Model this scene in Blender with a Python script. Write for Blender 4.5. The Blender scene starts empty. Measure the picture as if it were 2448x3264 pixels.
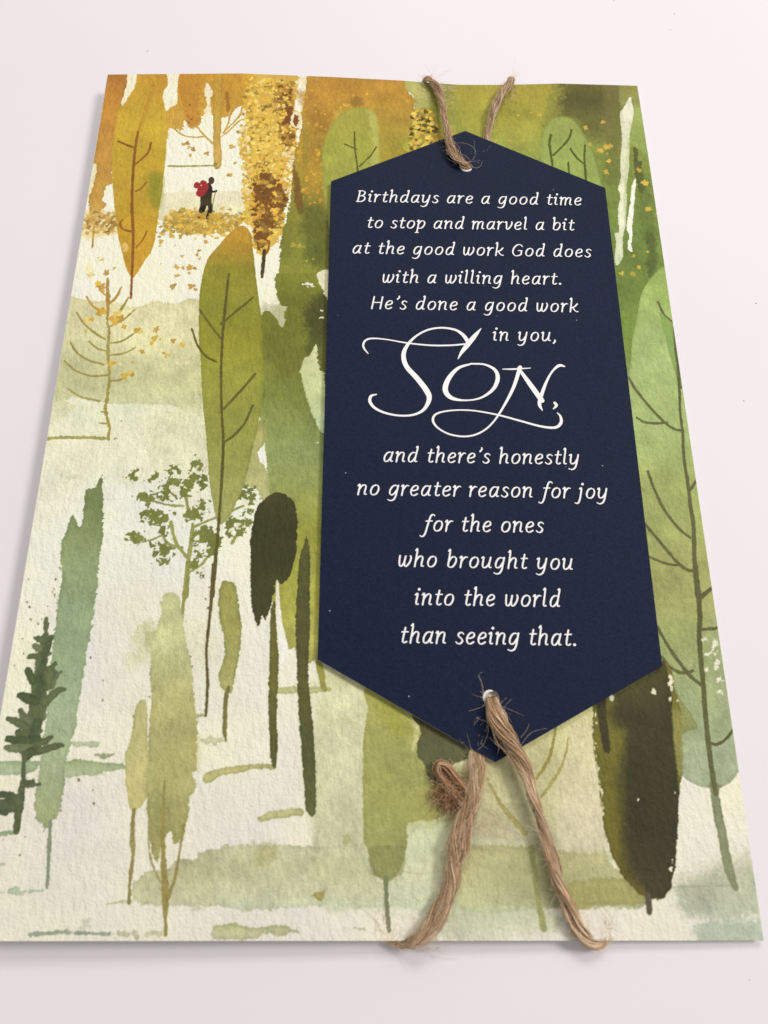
import bpy, bmesh, math, random
import numpy as np
from mathutils import Matrix, Vector

# ------------------------------------------------------------------ camera, light, exposure
S = bpy.context.scene
COL = S.collection
MM = 0.001
TILT = math.radians(1.35)                                  # the card lies on its twine, left side a little higher
CARD = Matrix.Translation((0, 0, 2.75 * MM)) @ Matrix.Rotation(TILT, 4, 'Y')

cam_d = bpy.data.cameras.new('camera')
cam = bpy.data.objects.new('camera', cam_d)
COL.objects.link(cam)
cam.matrix_world = CARD @ Matrix([[0.9998636, -0.0078679, -0.0145233, 0.0006021], [0.0027658, 0.9465985, -0.322403, -0.0631115], [0.0162844, 0.3223188, 0.9464911, 0.130047], [0.0, 0.0, 0.0, 1.0]])
cam_d.sensor_fit = 'VERTICAL'
cam_d.sensor_height = 32.64
cam_d.sensor_width = 24.48
cam_d.lens = 22.9478
cam_d.clip_start = 0.005
cam_d.clip_end = 20
cam_d.dof.use_dof = True
cam_d.dof.focus_distance = 0.156
cam_d.dof.aperture_fstop = 21
S.camera = cam

w = bpy.data.worlds.new('World')
S.world = w
w.use_nodes = True
w.node_tree.nodes['Background'].inputs[0].default_value = (1.0, 0.965, 0.975, 1)
w.node_tree.nodes['Background'].inputs[1].default_value = 0.39

def area(name, loc, target, size, size_y, power, color):
    d = bpy.data.lights.new(name, 'AREA')
    d.shape = 'RECTANGLE'; d.size = size; d.size_y = size_y
    d.energy = power; d.color = color
    o = bpy.data.objects.new(name, d)
    o.location = loc
    o.rotation_euler = (Vector(target) - Vector(loc)).to_track_quat('-Z', 'Y').to_euler()
    COL.objects.link(o)
    return o
area('ceiling_lamp', (0.86, 0.30, 0.92), (0, 0.02, 0), 0.36, 0.28, 9.2, (1.0, 0.965, 0.945))
area('ceiling_lamp', (0.10, 0.80, 0.86), (0, 0.02, 0), 0.60, 0.30, 5.0, (1.0, 0.97, 0.955))
S.view_settings.view_transform = 'Standard'
S.view_settings.look = 'None'
S.view_settings.exposure = 0
S.view_settings.gamma = 1
S.view_settings.use_curve_mapping = False

# ------------------------------------------------------------------ helpers
def tag(o, label=None, cat=None, kind=None, group=None):
    if label: o['label'] = label
    if cat: o['category'] = cat
    if kind: o['kind'] = kind
    if group: o['group'] = group
    return o

def empty(name, p):
    """an Empty at a thing's base; p in card millimetres"""
    o = bpy.data.objects.new(name, None)
    o.empty_display_size = 0.01
    COL.objects.link(o)
    o.matrix_world = CARD @ Matrix.Translation(Vector(p) * MM)
    o['org'] = list(p)
    return o

def origin(o):
    return np.array(o['org'], float)

def mesh_obj(name, verts, faces, mat, parent=None, smooth=False, mats=None, fmat=None, colors=None):
    """verts in card millimetres -> one mesh object under its thing"""
    me = bpy.data.meshes.new(name)
    v = np.asarray(verts, float)
    base = parent
    while base is not None and 'org' not in base:
        base = base.parent
    if base is not None:
        v = v - origin(base)
    v = v * MM
    me.from_pydata(v.tolist(), [], faces)
    for m in (mats or [mat]):
        me.materials.append(m)
    if fmat is not None:
        me.polygons.foreach_set('material_index', np.asarray(fmat, np.int32))
    if smooth:
        me.polygons.foreach_set('use_smooth', np.ones(len(faces), bool))
    if colors is not None:
        a = me.color_attributes.new('paint', 'FLOAT_COLOR', 'POINT')
        c = np.ones((len(v), 4), np.float32); c[:, :3] = colors
        a.data.foreach_set('color', c.ravel())
    me.update()
    o = bpy.data.objects.new(name, me)
    COL.objects.link(o)
    if parent is not None:
        o.parent = parent
    return o

def lin(c):
    c = np.asarray(c, float) / 255.0
    return np.where(c <= 0.04045, c / 12.92, ((c + 0.055) / 1.055) ** 2.4)

def catmull(P, n, closed=False):
    P = np.asarray(P, float)
    if closed:
        Q = np.vstack([P[-1:], P, P[:2]])
    else:
        Q = np.vstack([2 * P[:1] - P[1:2], P, 2 * P[-1:] - P[-2:-1]])
    out = []
    t = np.linspace(0, 1, n, endpoint=False)[:, None]
    for i in range(1, len(Q) - 2):
        a, b, c, d = Q[i - 1], Q[i], Q[i + 1], Q[i + 2]
        out.append(.5 * (2 * b + (c - a) * t + (2 * a - 5 * b + 4 * c - d) * t ** 2 + (3 * b - a - 3 * c + d) * t ** 3))
    if not closed:
        out.append(P[-1:])
    return np.vstack(out)

def nodes_mat(name, rough=0.6, spec=0.3):
    m = bpy.data.materials.new(name)
    m.use_nodes = True
    b = m.node_tree.nodes['Principled BSDF']
    b.inputs['Roughness'].default_value = rough
    b.inputs['Specular IOR Level'].default_value = spec
    return m, m.node_tree, b

def bump(nt, b, layers, strength, dist):
    """layers: (noise scale, weight, stretch) summed into one bump"""
    tc = nt.nodes.new('ShaderNodeTexCoord')
    last = None
    for sc, wt, st in layers:
        mp = nt.nodes.new('ShaderNodeMapping')
        mp.inputs['Scale'].default_value = st
        nt.links.new(tc.outputs['Object'], mp.inputs['Vector'])
        n = nt.nodes.new('ShaderNodeTexNoise')
        n.inputs['Scale'].default_value = sc
        n.inputs['Detail'].default_value = 3
        nt.links.new(mp.outputs['Vector'], n.inputs['Vector'])
        ml = nt.nodes.new('ShaderNodeMath'); ml.operation = 'MULTIPLY'
        ml.inputs[1].default_value = wt
        nt.links.new(n.outputs['Fac'], ml.inputs[0])
        if last is None:
            last = ml
        else:
            ad = nt.nodes.new('ShaderNodeMath'); ad.operation = 'ADD'
            nt.links.new(last.outputs[0], ad.inputs[0]); nt.links.new(ml.outputs[0], ad.inputs[1])
            last = ad
    bp = nt.nodes.new('ShaderNodeBump')
    bp.inputs['Strength'].default_value = strength
    bp.inputs['Distance'].default_value = dist
    nt.links.new(last.outputs[0], bp.inputs['Height'])
    nt.links.new(bp.outputs['Normal'], b.inputs['Normal'])
    return tc

# ------------------------------------------------------------------ materials
art_m, nt, b = nodes_mat('printed_paper', 0.7, 0.16)
at = nt.nodes.new('ShaderNodeVertexColor'); at.layer_name = 'paint'
nt.links.new(at.outputs['Color'], b.inputs['Base Color'])
bump(nt, b, [(800, 1.0, (1.5, .7, 1)), (2400, .45, (1, 1, 1))], 0.95, 0.0003)

white_m, nt, b = nodes_mat('white_card_stock', 0.7, 0.25)
b.inputs['Base Color'].default_value = (0.80, 0.77, 0.70, 1)
bump(nt, b, [(2500, 1, (1, 1, 1))], 0.3, 0.00005)

core_m, nt, b = nodes_mat('white_paper_core', 0.75, 0.2)
b.inputs['Base Color'].default_value = (0.84, 0.80, 0.72, 1)
bump(nt, b, [(3000, 1, (1, 1, 1))], 0.4, 0.00006)

navy_m, nt, b = nodes_mat('navy_print', 0.6, 0.11)
tc = bump(nt, b, [(1500, 1.0, (1, 1.3, 1)), (3500, .7, (1, 1, 1))], 0.5, 0.00011)
n1 = nt.nodes.new('ShaderNodeTexNoise'); n1.inputs['Scale'].default_value = 3000; n1.inputs['Detail'].default_value = 2
nt.links.new(tc.outputs['Object'], n1.inputs['Vector'])
r1 = nt.nodes.new('ShaderNodeValToRGB')
r1.color_ramp.elements[0].position = .3; r1.color_ramp.elements[0].color = (0.0062, 0.0112, 0.031, 1)
r1.color_ramp.elements[1].position = .75; r1.color_ramp.elements[1].color = (0.0122, 0.0200, 0.048, 1)
nt.links.new(n1.outputs['Fac'], r1.inputs['Fac'])
vo = nt.nodes.new('ShaderNodeTexVoronoi'); vo.inputs['Scale'].default_value = 420      # scattered paper dust
nt.links.new(tc.outputs['Object'], vo.inputs['Vector'])
lt = nt.nodes.new('ShaderNodeMath'); lt.operation = 'LESS_THAN'; lt.inputs[1].default_value = 0.055
nt.links.new(vo.outputs['Distance'], lt.inputs[0])
sp = nt.nodes.new('ShaderNodeSeparateColor'); nt.links.new(vo.outputs['Color'], sp.inputs[0])
gt = nt.nodes.new('ShaderNodeMath'); gt.operation = 'GREATER_THAN'; gt.inputs[1].default_value = 0.95
nt.links.new(sp.outputs[0], gt.inputs[0])
mu = nt.nodes.new('ShaderNodeMath'); mu.operation = 'MULTIPLY'
nt.links.new(lt.outputs[0], mu.inputs[0]); nt.links.new(gt.outputs[0], mu.inputs[1])
mx = nt.nodes.new('ShaderNodeMix'); mx.data_type = 'RGBA'
nt.links.new(mu.outputs[0], mx.inputs[0]); nt.links.new(r1.outputs[0], mx.inputs[6]); mx.inputs[7].default_value = (.32, .33, .38, 1)
nt.links.new(mx.outputs[2], b.inputs['Base Color'])

ink_m, nt, b = nodes_mat('white_lettering', 0.6, 0.3)
b.inputs['Base Color'].default_value = (0.95, 0.925, 0.89, 1)
bump(nt, b, [(2500, 1, (1, 1, 1))], 0.15, 0.00004)

jute_m, nt, b = nodes_mat('jute_fibre', 0.62, 0.35)
at = nt.nodes.new('ShaderNodeVertexColor'); at.layer_name = 'paint'
nt.links.new(at.outputs['Color'], b.inputs['Base Color'])
bump(nt, b, [(2500, 1, (1, 1, 1))], 0.2, 0.00005)

table_m, nt, b = nodes_mat('white_table_laminate', 0.55, 0.12)
tc = bump(nt, b, [(700, 1, (1, 1, 1))], 0.05, 0.0001)
n1 = nt.nodes.new('ShaderNodeTexNoise'); n1.inputs['Scale'].default_value = 14; n1.inputs['Detail'].default_value = 4
nt.links.new(tc.outputs['Object'], n1.inputs['Vector'])
r1 = nt.nodes.new('ShaderNodeValToRGB')
r1.color_ramp.elements[0].position = .3; r1.color_ramp.elements[0].color = (0.822, 0.788, 0.802, 1)
r1.color_ramp.elements[1].position = .7; r1.color_ramp.elements[1].color = (0.846, 0.812, 0.822, 1)
nt.links.new(n1.outputs['Fac'], r1.inputs['Fac'])
nt.links.new(r1.outputs[0], b.inputs['Base Color'])

speck_m, nt, b = nodes_mat('dark_dust', 0.9, 0.1)
b.inputs['Base Color'].default_value = (0.09, 0.075, 0.07, 1)

# ------------------------------------------------------------------ the table
bm = bmesh.new()
bmesh.ops.create_cube(bm, size=1)
bmesh.ops.scale(bm, vec=(1.6, 1.1, 0.03), verts=bm.verts)
bmesh.ops.translate(bm, vec=(0, 0.15, -0.015), verts=bm.verts)
bmesh.ops.bevel(bm, geom=bm.edges[:], offset=0.004, segments=3, affect='EDGES')
me = bpy.data.meshes.new('tabletop'); bm.to_mesh(me); bm.free()
me.materials.append(table_m)
table = bpy.data.objects.new('tabletop', me); COL.objects.link(table)
tag(table, kind='structure')

# ------------------------------------------------------------------ the watercolour print, painted procedurally
W, H = 127.0, 181.387
RES = 8.0
NX, NY = int(W * RES) + 1, int(H * RES) + 1
DX, DY = W / (NX - 1), H / (NY - 1)
XS = -W / 2 + np.arange(NX) * DX
YS = -H / 2 + np.arange(NY) * DY
rng = np.random.default_rng(5)

def smooth_noise(scale_mm, seed, stretch=1.0):
    """periodic value noise about 0, unit deviation, over the canvas"""
    g = np.random.default_rng(seed)
    h, wd = max(4, int(H / scale_mm)), max(4, int(W / (scale_mm * stretch)))
    a = g.standard_normal((h, wd))
    def up(arr, n):
        m = arr.shape[0]
        t = np.arange(n) * m / n
        i = np.floor(t).astype(int); fr = t - i
        fr = fr * fr * (3 - 2 * fr)
        return arr[i % m] * (1 - fr)[:, None] + arr[(i + 1) % m] * fr[:, None]
    r = up(up(a, NY).T, NX).T
    return (r - r.mean()) / r.std()

def fbm(scale, seed, octs=3, stretch=1.0, gain=.55):
    r = 0
    for k in range(octs):
        r = r + gain ** k * smooth_noise(scale / 2 ** k, seed * 17 + k, stretch)
    return (r / np.std(r)).astype(np.float32)

N_BIG = fbm(14, 1, 4)
N_MID = fbm(3.2, 2, 4)
N_EDGE = fbm(1.3, 3, 3)
N_FINE = fbm(.55, 4, 2)
N_XF = fbm(.3, 8, 1)
N_CA = fbm(1.1, 5, 2, 1.5)
N_CB = fbm(1.0, 6, 2, 1.4)
N_PAP = fbm(.9, 7, 2, .6)
PAPER = [(-92,(221,213,190)),(-60,(225,219,195)),(-20,(229,228,203)),(20,(231,230,203)),(50,(241,236,205)),(92,(245,237,208))]
ys_k = [p[0] for p in PAPER]
canvas = np.stack([np.interp(YS, ys_k, [p[1][k] for p in PAPER]) for k in range(3)], -1)[:, None, :].repeat(NX, 1).astype(np.float32)
canvas *= (1 + .012 * N_BIG + .007 * N_MID)[..., None]
canvas[..., 2] *= 1 - .02 * N_BIG
PART = np.zeros((NY, NX), np.int16)
NAMES = ['front_panel']

def pid(name):
    if name not in NAMES:
        NAMES.append(name)
    return NAMES.index(name)

def window(x0, x1, y0, y1):
    i0 = max(0, int((x0 + W / 2) / DX)); i1 = min(NX, int((x1 + W / 2) / DX) + 2)
    j0 = max(0, int((y0 + H / 2) / DY)); j1 = min(NY, int((y1 + H / 2) / DY) + 2)
    return i0, i1, j0, j1

def shifted(N, j0, j1, i0, i1, k):
    return N[np.ix_((np.arange(j0, j1) + 131 * k) % NY, (np.arange(i0, i1) + 197 * k) % NX)]

def seg_dist(D, X, Y, p, q, margin, wp=0.0, wq=0.0):
    """lower D to the distance from segment p-q (minus a tapering half width) near it"""
    m = margin + max(wp, wq)
    a0, a1 = np.searchsorted(X, [min(p[0], q[0]) - m, max(p[0], q[0]) + m])
    b0, b1 = np.searchsorted(Y, [min(p[1], q[1]) - m, max(p[1], q[1]) + m])
    if a1 <= a0 or b1 <= b0:
        return
    x = X[None, a0:a1]; y = Y[b0:b1, None]
    dx, dy = q[0] - p[0], q[1] - p[1]
    t = np.clip(((x - p[0]) * dx + (y - p[1]) * dy) / (dx * dx + dy * dy + 1e-12), 0, 1)
    d = np.hypot(x - p[0] - t * dx, y - p[1] - t * dy) - (wp + (wq - wp) * t)
    np.minimum(D[b0:b1, a0:a1], d, out=D[b0:b1, a0:a1])

def composite(win, sd, col, a, e, s, d, part, k, es=1.0, mot=1.0):
    i0, i1, j0, j1 = win
    if es < .5:
        nz = .8 * shifted(N_FINE, j0, j1, i0, i1, k) + .5 * shifted(N_EDGE, j0, j1, i0, i1, k)
    else:
        nz = .38 * shifted(N_XF, j0, j1, i0, i1, k) + .35 * shifted(N_FINE, j0, j1, i0, i1, k) + .38 * shifted(N_EDGE, j0, j1, i0, i1, k)
    sd = sd + e * nz
    sw = max(s, .055)
    al = np.clip(.5 - sd / (2 * sw), 0, 1)
    al = al * al * (3 - 2 * al)
    mot = min(mot, 1.3)
    var = 1 + mot * (.022 * shifted(N_BIG, j0, j1, i0, i1, k) + .019 * shifted(N_MID, j0, j1, i0, i1, k) + .013 * shifted(N_PAP, j0, j1, i0, i1, 0))
    var = var + .012 * shifted(N_XF, j0, j1, i0, i1, 3)
    var = var - d * .45 * np.exp(-(sd / .45) ** 2)               # pigment pools at the rim of a wash
    c = col * var[..., None]
    al = (al * a)[..., None]
    sub = canvas[j0:j1, i0:i1]
    sub += (c - sub) * al
    if part:
        PART[j0:j1, i0:i1][al[..., 0] > .5] = pid(part)

def paint_fill(pts, c, part, a, e, s, sm, d, camo, es, mot, k):
    P = catmull(pts, 4, True) if sm else np.asarray(pts, float)
    mg = 2.2 * e + s + .7
    win = window(P[:, 0].min() - mg, P[:, 0].max() + mg, P[:, 1].min() - mg, P[:, 1].max() + mg)
    i0, i1, j0, j1 = win
    if i1 <= i0 or j1 <= j0:
        return
    X, Y = XS[i0:i1], YS[j0:j1]
    D = np.full((j1 - j0, i1 - i0), mg + .1, np.float32)
    ins = np.zeros(D.shape, bool)
    for p, q in zip(P, np.roll(P, -1, 0)):
        seg_dist(D, X, Y, p, q, mg)
        lo, hi = (p, q) if p[1] < q[1] else (q, p)
        b0, b1 = np.searchsorted(Y, [lo[1], hi[1]])
        if b1 > b0:
            xi = lo[0] + (hi[0] - lo[0]) * (Y[b0:b1] - lo[1]) / (hi[1] - lo[1])
            ins[b0:b1] ^= X[None, :] > xi[:, None]
    sd = np.where(ins, -D, D)
    if camo:
        na = shifted(N_CA, j0, j1, i0, i1, k); nb = shifted(N_CB, j0, j1, i0, i1, k)
        idx = (na > .05).astype(int) + 2 * (nb > .35).astype(int)
        col = np.asarray(camo, np.float32)[idx]
    else:
        col = np.stack([np.interp(Y, [t[0] for t in c], [t[1][m] for t in c]) for m in range(3)], -1)[:, None, :]
    composite(win, sd, col, a, e, s, d, part, k, es, mot)

def paint_stroke(pts, wd, c, part, a, e, s, d, k):
    Q = np.hstack([np.asarray(pts, float), np.asarray(wd, float)[:, None] / 2])
    P = catmull(Q, 5) if len(Q) > 2 else Q
    r = P[:, 2].max(); mg = 2.2 * e + s + .5
    win = window(P[:, 0].min() - mg - r, P[:, 0].max() + mg + r, P[:, 1].min() - mg - r, P[:, 1].max() + mg + r)
    i0, i1, j0, j1 = win
    if i1 <= i0 or j1 <= j0:
        return
    X, Y = XS[i0:i1], YS[j0:j1]
    D = np.full((j1 - j0, i1 - i0), mg + .1, np.float32)
    for p, q in zip(P[:-1], P[1:]):
        seg_dist(D, X, Y, p, q, mg, max(p[2], .02), max(q[2], .02))
    composite(win, D, np.asarray(c, np.float32), a, e, s, d, part, k)

def paint_dab(x, y, r, c, part, a, k):
    """one small leaf: a ragged lobed blot"""
    ph, n, st = rng.uniform(0, 6.28), rng.choice([3, 4, 5]), rng.uniform(.65, 1)
    win = window(x - 1.7 * r - .2, x + 1.7 * r + .2, y - 1.7 * r - .2, y + 1.7 * r + .2)
    i0, i1, j0, j1 = win
    if i1 <= i0 or j1 <= j0:
        return
    dx, dy = (XS[i0:i1] - x)[None, :], (YS[j0:j1] - y)[:, None]
    ca, sa = math.cos(ph), math.sin(ph)
    u, v = dx * ca + dy * sa, (-dx * sa + dy * ca) / st
    th = np.arctan2(v, u)
    sd = np.hypot(u, v) - r * (.88 + .2 * np.cos(n * th + ph))
    col = np.asarray(c, np.float32) * rng.uniform(.94, 1.06)
    composite(win, sd, col, a, .1, .07, .1, part, k, .4)

def in_poly(p, P):
    c = False
    for i in range(len(P)):
        (x0, y0), (x1, y1) = P[i - 1], P[i]
        if (y0 > p[1]) != (y1 > p[1]) and p[0] < (x1 - x0) * (p[1] - y0) / (y1 - y0) + x0:
            c = not c
    return c

ART = [
('fill',[(-48.19,55.02),(-44.94,56.13),(-42.35,57.35),(-41.26,56.4),(-28.78,56.5),(-27.93,48.55),(-47.85,48.62)],[(48.76,(218,208,160)),(56.63,(222,214,174))],None,0.9,0.2,0.15,1,0.05,None,1.0,1.0),
('fill',[(-69.2,27.13),(-58.6,27.6),(-53.39,27.02),(-49.35,26.34),(-46.33,27.68),(-41.52,27.19),(-35.94,26.8),(-33.58,3.24),(-38.45,2.97),(-43.79,3.67),(-52.06,3.66),(-58.67,5.27),(-65.74,4.77)],[(3.7,(189,187,128)),(13.15,(200,196,138)),(20.72,(213,206,152)),(27.15,(213,203,148))],None,0.92,0.25,0.2,1,0.12,None,1.0,1.6),
('fill',[(-65.74,4.77),(-62.31,4.39),(-59.13,3.16),(-60.01,1.48),(-62.71,-0.42),(-64.91,-0.65)],[(-0.62,(205,203,160)),(5.23,(196,194,140))],None,0.85,0.5,0.25,1,0.1,None,1.0,1.0),
('fill',[(-44.19,0.4),(-39.12,2.13),(-31.68,3.05),(-30.64,-10.0),(-33.47,-11.21),(-40.1,-10.48),(-44.98,-12.5),(-47.85,-12.72),(-43.87,-9.33)],[(-12.44,(214,212,172)),(2.11,(206,203,156))],None,0.8,0.8,1.6,1,0,None,1.0,2),
('fill',[(-58.44,-12.03),(-55.58,-11.81),(-55.49,-12.44),(-58.36,-12.62)],[(32.16,(214,205,165))],None,0.8,0.2,0.15,1,0.25,None,1.0,1.0),
('fill',[(-39.34,-40.17),(-37.64,-46.1),(-41.68,-48.24),(-43.13,-47.19),(-42.04,-45.06),(-41.93,-41.28)],[(-48.23,(200,198,150)),(-40.18,(180,184,122))],None,0.75,0.9,0.7,1,0,None,0.6,2),
('fill',[(-39.71,-41.81),(-38.35,-41.8),(-38.34,-44.5),(-39.95,-44.51)],[(-41.8,(150,156,84))],None,0.7,0.4,0.5,1,0,None,0.5,1.0),
('fill',[(-34.4,-40.69),(-29.01,-40.11),(-27.9,-47.12),(-31.92,-47.13)],[(-41.76,(214,208,168))],None,0.6,0.6,1.5,1,0,None,1.0,1.0),
('fill',[(-65.55,3.51),(-33.97,3.44),(-30.58,-10.79),(-30.53,-20.44),(-39.74,-14.01),(-50.67,-13.33),(-55.44,-17.99),(-63.05,-21.83)],[(-20.56,(226,222,186)),(3.71,(214,214,168))],None,0.6,0.8,4,1,0,None,1.0,1.3),
('fill',[(-49.21,-35.23),(-27.59,-33.69),(-24.73,-53.88),(-40.21,-56.48),(-46.39,-48.78)],[(-33.76,(222,216,178))],None,0.35,0.8,4,1,0,None,1.0,1.0),
('fill',[(-6.15,-45.47),(18.69,-61.83),(22.23,-64.03),(39.76,-54.19),(39.68,-76.99),(41.27,-81.06),(45.03,-82.83),(44.72,-85.58),(33.42,-85.82),(28.01,-86.04),(4.1,-86.08),(-0.77,-85.9),(-7.58,-85.69),(-9.03,-71.51),(-8.57,-54.38)],[(-85.9,(190,194,156)),(-76.1,(193,194,150)),(-64.28,(200,196,146)),(-46.41,(202,199,152))],None,0.9,0.2,0.6,1,0.06,None,1.0,1.6),
('fill',[(-10.02,-52.79),(-7.59,-49.79),(-4.12,-49.59),(1.25,-51.97),(1.14,-73.31),(-8.7,-72.39)],[(-70.98,(198,196,150)),(-52.77,(206,203,158)),(-49.78,(196,194,136))],None,0.85,0.5,2.6,1,0.08,None,1.0,1.8),
('fill',[(-8.33,-62.45),(-0.56,-62.43),(-0.14,-77.53),(-6.36,-77.54)],[(-76.63,(196,196,152)),(-62.44,(203,200,158))],None,0.8,0.8,2.6,1,0,None,1.0,2),
('fill',[(18.6,-64.04),(26.57,-60.81),(39.76,-54.19),(39.68,-76.99),(26.6,-77.23),(14.71,-72.87)],[(-76.09,(196,190,146)),(-66.69,(200,193,138)),(-54.24,(196,190,126))],None,0.9,0.3,0.9,1,0,None,1.0,1.6),
('fill',[(33.65,-60.79),(38.95,-57.26),(39.68,-76.99),(32.12,-77.23)],[(-76.99,(212,200,165)),(-57.27,(212,200,152))],None,0.8,0.4,1.3,1,0,None,1.0,1.0),
('fill',[(-37.92,-82.69),(-37.29,-82.25),(-35.98,-80.92),(-32.6,-80.52),(-30.78,-79.02),(-28.08,-78.91),(-26.95,-77.78),(-20.82,-76.92),(-19.11,-76.92),(-18.36,-76.64),(-17.81,-85.84),(-22.41,-85.77),(-32.08,-85.73),(-34.99,-85.51),(-37.2,-85.19)],[(-85.73,(198,195,152)),(-81.14,(189,185,138)),(-76.88,(194,190,142))],None,1,0.2,0.12,1,0.12,None,1.0,2),
('fill',[(-24.2,-77.56),(-20.54,-76.87),(-2.89,-76.85),(-1.91,-75.71),(0.38,-80.68),(3.1,-82.23),(6.59,-75.7),(13.19,-72.46),(14.29,-86.82),(6.76,-86.17),(-4.18,-85.99),(-4.57,-84.97),(-5.67,-84.82),(-6.88,-85.19),(-8.07,-85.78),(-23.58,-85.77)],[(-85.95,(194,198,158)),(-83.33,(193,191,148)),(-80.24,(190,186,140)),(-75.71,(192,193,150))],None,0.96,0.2,0.12,1,0.12,None,1.0,2),
('fill',[(4.58,-81.12),(6.61,-73.86),(13.19,-72.46),(14.29,-86.82),(6.75,-86.6),(0.68,-85.95),(2.12,-83.33)],[(-86.38,(196,202,172)),(-81.12,(194,201,164)),(-73.16,(180,190,144))],None,0.5,0.4,1.8,1,0,None,1.0,2),
('fill',[(14.54,-78.83),(17.1,-76.9),(24.11,-77.01),(29.61,-77.23),(32.34,-77.57),(36.07,-78.02),(39.04,-78.36),(40.84,-80.38),(45.08,-82.39),(44.69,-85.8),(35.89,-85.58),(33.16,-85.91),(28.49,-86.23),(18.69,-86.77),(14.33,-85.9)],[(-86.12,(172,174,126)),(-81.73,(168,164,112)),(-77.0,(172,168,112))],None,0.92,0.25,0.2,1,0.15,None,1.0,1.8),
('fill',[(33.13,-83.28),(38.65,-82.39),(45.03,-82.83),(44.78,-85.03),(33.41,-85.91)],[(-82.84,(150,146,82))],None,0.7,0.25,0.3,1,0.1,None,1.0,1.0),
('fill',[(14.32,-86.34),(18.73,-85.9),(27.53,-85.91),(30.37,-87.2),(30.21,-89.35),(20.94,-90.62),(12.03,-90.61)],[(-90.62,(196,196,164)),(-86.12,(176,182,138))],None,0.75,0.5,0.6,1,0,None,1.0,2),
('fill',[(33.0,-82.68),(35.85,-81.93),(41.46,-81.68),(43.81,-83.17),(45.5,-85.4),(37.73,-85.64),(32.72,-86.13)],[(-81.93,(160,154,92))],None,0.9,0.2,0.2,1,0.15,None,1.0,1.0),
('fill',[(33.97,-77.63),(40.16,-77.88),(40.59,-79.15),(33.8,-79.67)],[(-78.14,(182,176,122))],None,0.6,0.3,0.5,1,0,None,1.0,1.0),
('fill',[(50.32,-82.42),(56.81,-80.16),(63.34,-78.12),(66.27,-77.6),(64.85,-87.6),(53.28,-87.35),(50.95,-86.13)],[(-87.36,(160,168,140)),(-83.17,(166,170,138)),(-78.12,(186,184,150))],None,0.85,0.5,1.6,1,0,None,1.0,2),
('fill',[(51.8,-88.08),(57.92,-87.72),(62.71,-87.11),(62.83,-88.09),(53.93,-88.57)],[(-28.73,(214,212,190))],None,0.9,0.4,0.35,1,0,None,1.0,1.0),
('fill',[(52.83,-88.57),(64.53,-87.84),(64.46,-91.45),(54.62,-91.44)],[(-28.72,(164,174,148))],None,0.8,0.5,0.8,1,0,None,1.0,1.0),
('stroke',[(49.68,-83.05),(52.49,-82.92),(59.78,-82.8)],[0.33,0.28,0.17],(160,160,128),None,0.7,0.05,0.15,0.1),
('fill',[(-65.86,-63.97),(-62.33,-63.84),(-58.51,-63.85),(-54.92,-63.99),(-55.69,-64.79),(-55.98,-65.39),(-58.15,-66.07),(-61.92,-66.17),(-65.45,-66.23)],[(-66.12,(172,184,146)),(-63.95,(158,174,128))],None,1.0,0.12,0.05,1,0.2,None,1.0,1.0),
('fill',[(-51.49,-63.93),(-48.08,-63.68),(-44.44,-64.2),(-41.16,-64.34),(-41.06,-65.16),(-44.28,-65.48),(-45.23,-65.97),(-47.75,-66.14),(-51.12,-66.53)],[(-66.33,(176,186,144)),(-63.67,(152,165,112))],None,1.0,0.15,0.05,1,0.15,None,1.0,1.0),
('fill',[(-50.58,-60.8),(-48.49,-60.7),(-46.05,-60.69),(-46.31,-61.6),(-47.87,-61.48),(-49.64,-61.68)],[(-29.57,(180,190,146))],None,0.9,0.15,0.05,1,0.25,None,1.0,1.0),
('fill',[(-46.8,-62.75),(-44.9,-62.62),(-43.11,-62.55),(-43.8,-63.18),(-44.79,-63.48),(-46.09,-63.33)],[(-29.54,(152,162,112))],None,0.9,0.18,0.05,1,0.25,None,1.0,1.0),
('stroke',[(-46.11,-66.04),(-44.47,-65.99)],[0.15,0.15],(190,190,150),None,1.0,0.05,0.04,0.1),
('fill',[(-61.9,-74.87),(-60.41,-74.87),(-58.33,-74.75),(-57.76,-75.21),(-60.3,-75.51),(-61.77,-75.56)],[(-62.61,(140,162,120))],None,0.85,0.15,0.05,1,0.25,None,1.0,1.0),
('fill',[(-57.48,-83.46),(-56.09,-83.08),(-55.3,-83.52),(-52.18,-83.35),(-52.01,-83.67),(-54.98,-83.96),(-57.15,-84.0)],[(-62.59,(178,192,158))],None,0.85,0.2,0.12,1,0.25,None,1.0,1.0),
('stroke',[(-60.51,-79.94),(-58.97,-79.71)],[0.54,0.49],(178,188,156),None,1.0,0.05,0.15,0.1),
('stroke',[(-59.57,-83.89),(-58.14,-83.83)],[0.24,0.24],(178,188,156),None,1.0,0.05,0.15,0.1),
('fill',[(-53.46,-89.67),(-51.73,-89.35),(-47.73,-89.04),(-47.41,-88.83),(-46.75,-89.25),(-43.65,-89.31),(-40.4,-89.53),(-40.71,-89.93),(-47.15,-89.78),(-50.69,-89.94),(-53.05,-90.02)],[(-62.57,(160,176,142))],None,0.95,0.15,0.05,1,0.25,None,1.0,1.0),
('fill',[(-45.59,-89.04),(-44.82,-87.66),(-43.63,-87.66),(-44.64,-89.04)],[(-62.57,(190,196,164))],None,0.6,0.3,0.3,1,0.25,None,1.0,1.0),
('stroke',[(-39.2,-89.61),(-37.63,-89.78)],[0.67,0.52],(184,184,142),None,0.85,0.15,0.04,0.1),
('stroke',[(-36.83,-89.47),(-36.27,-90.2)],[0.76,0.67],(188,184,142),None,0.8,0.15,0.04,0.1),
('stroke',[(-34.81,-89.89),(-33.84,-89.61)],[0.81,0.81],(190,186,142),None,0.8,0.15,0.04,0.1),
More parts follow.
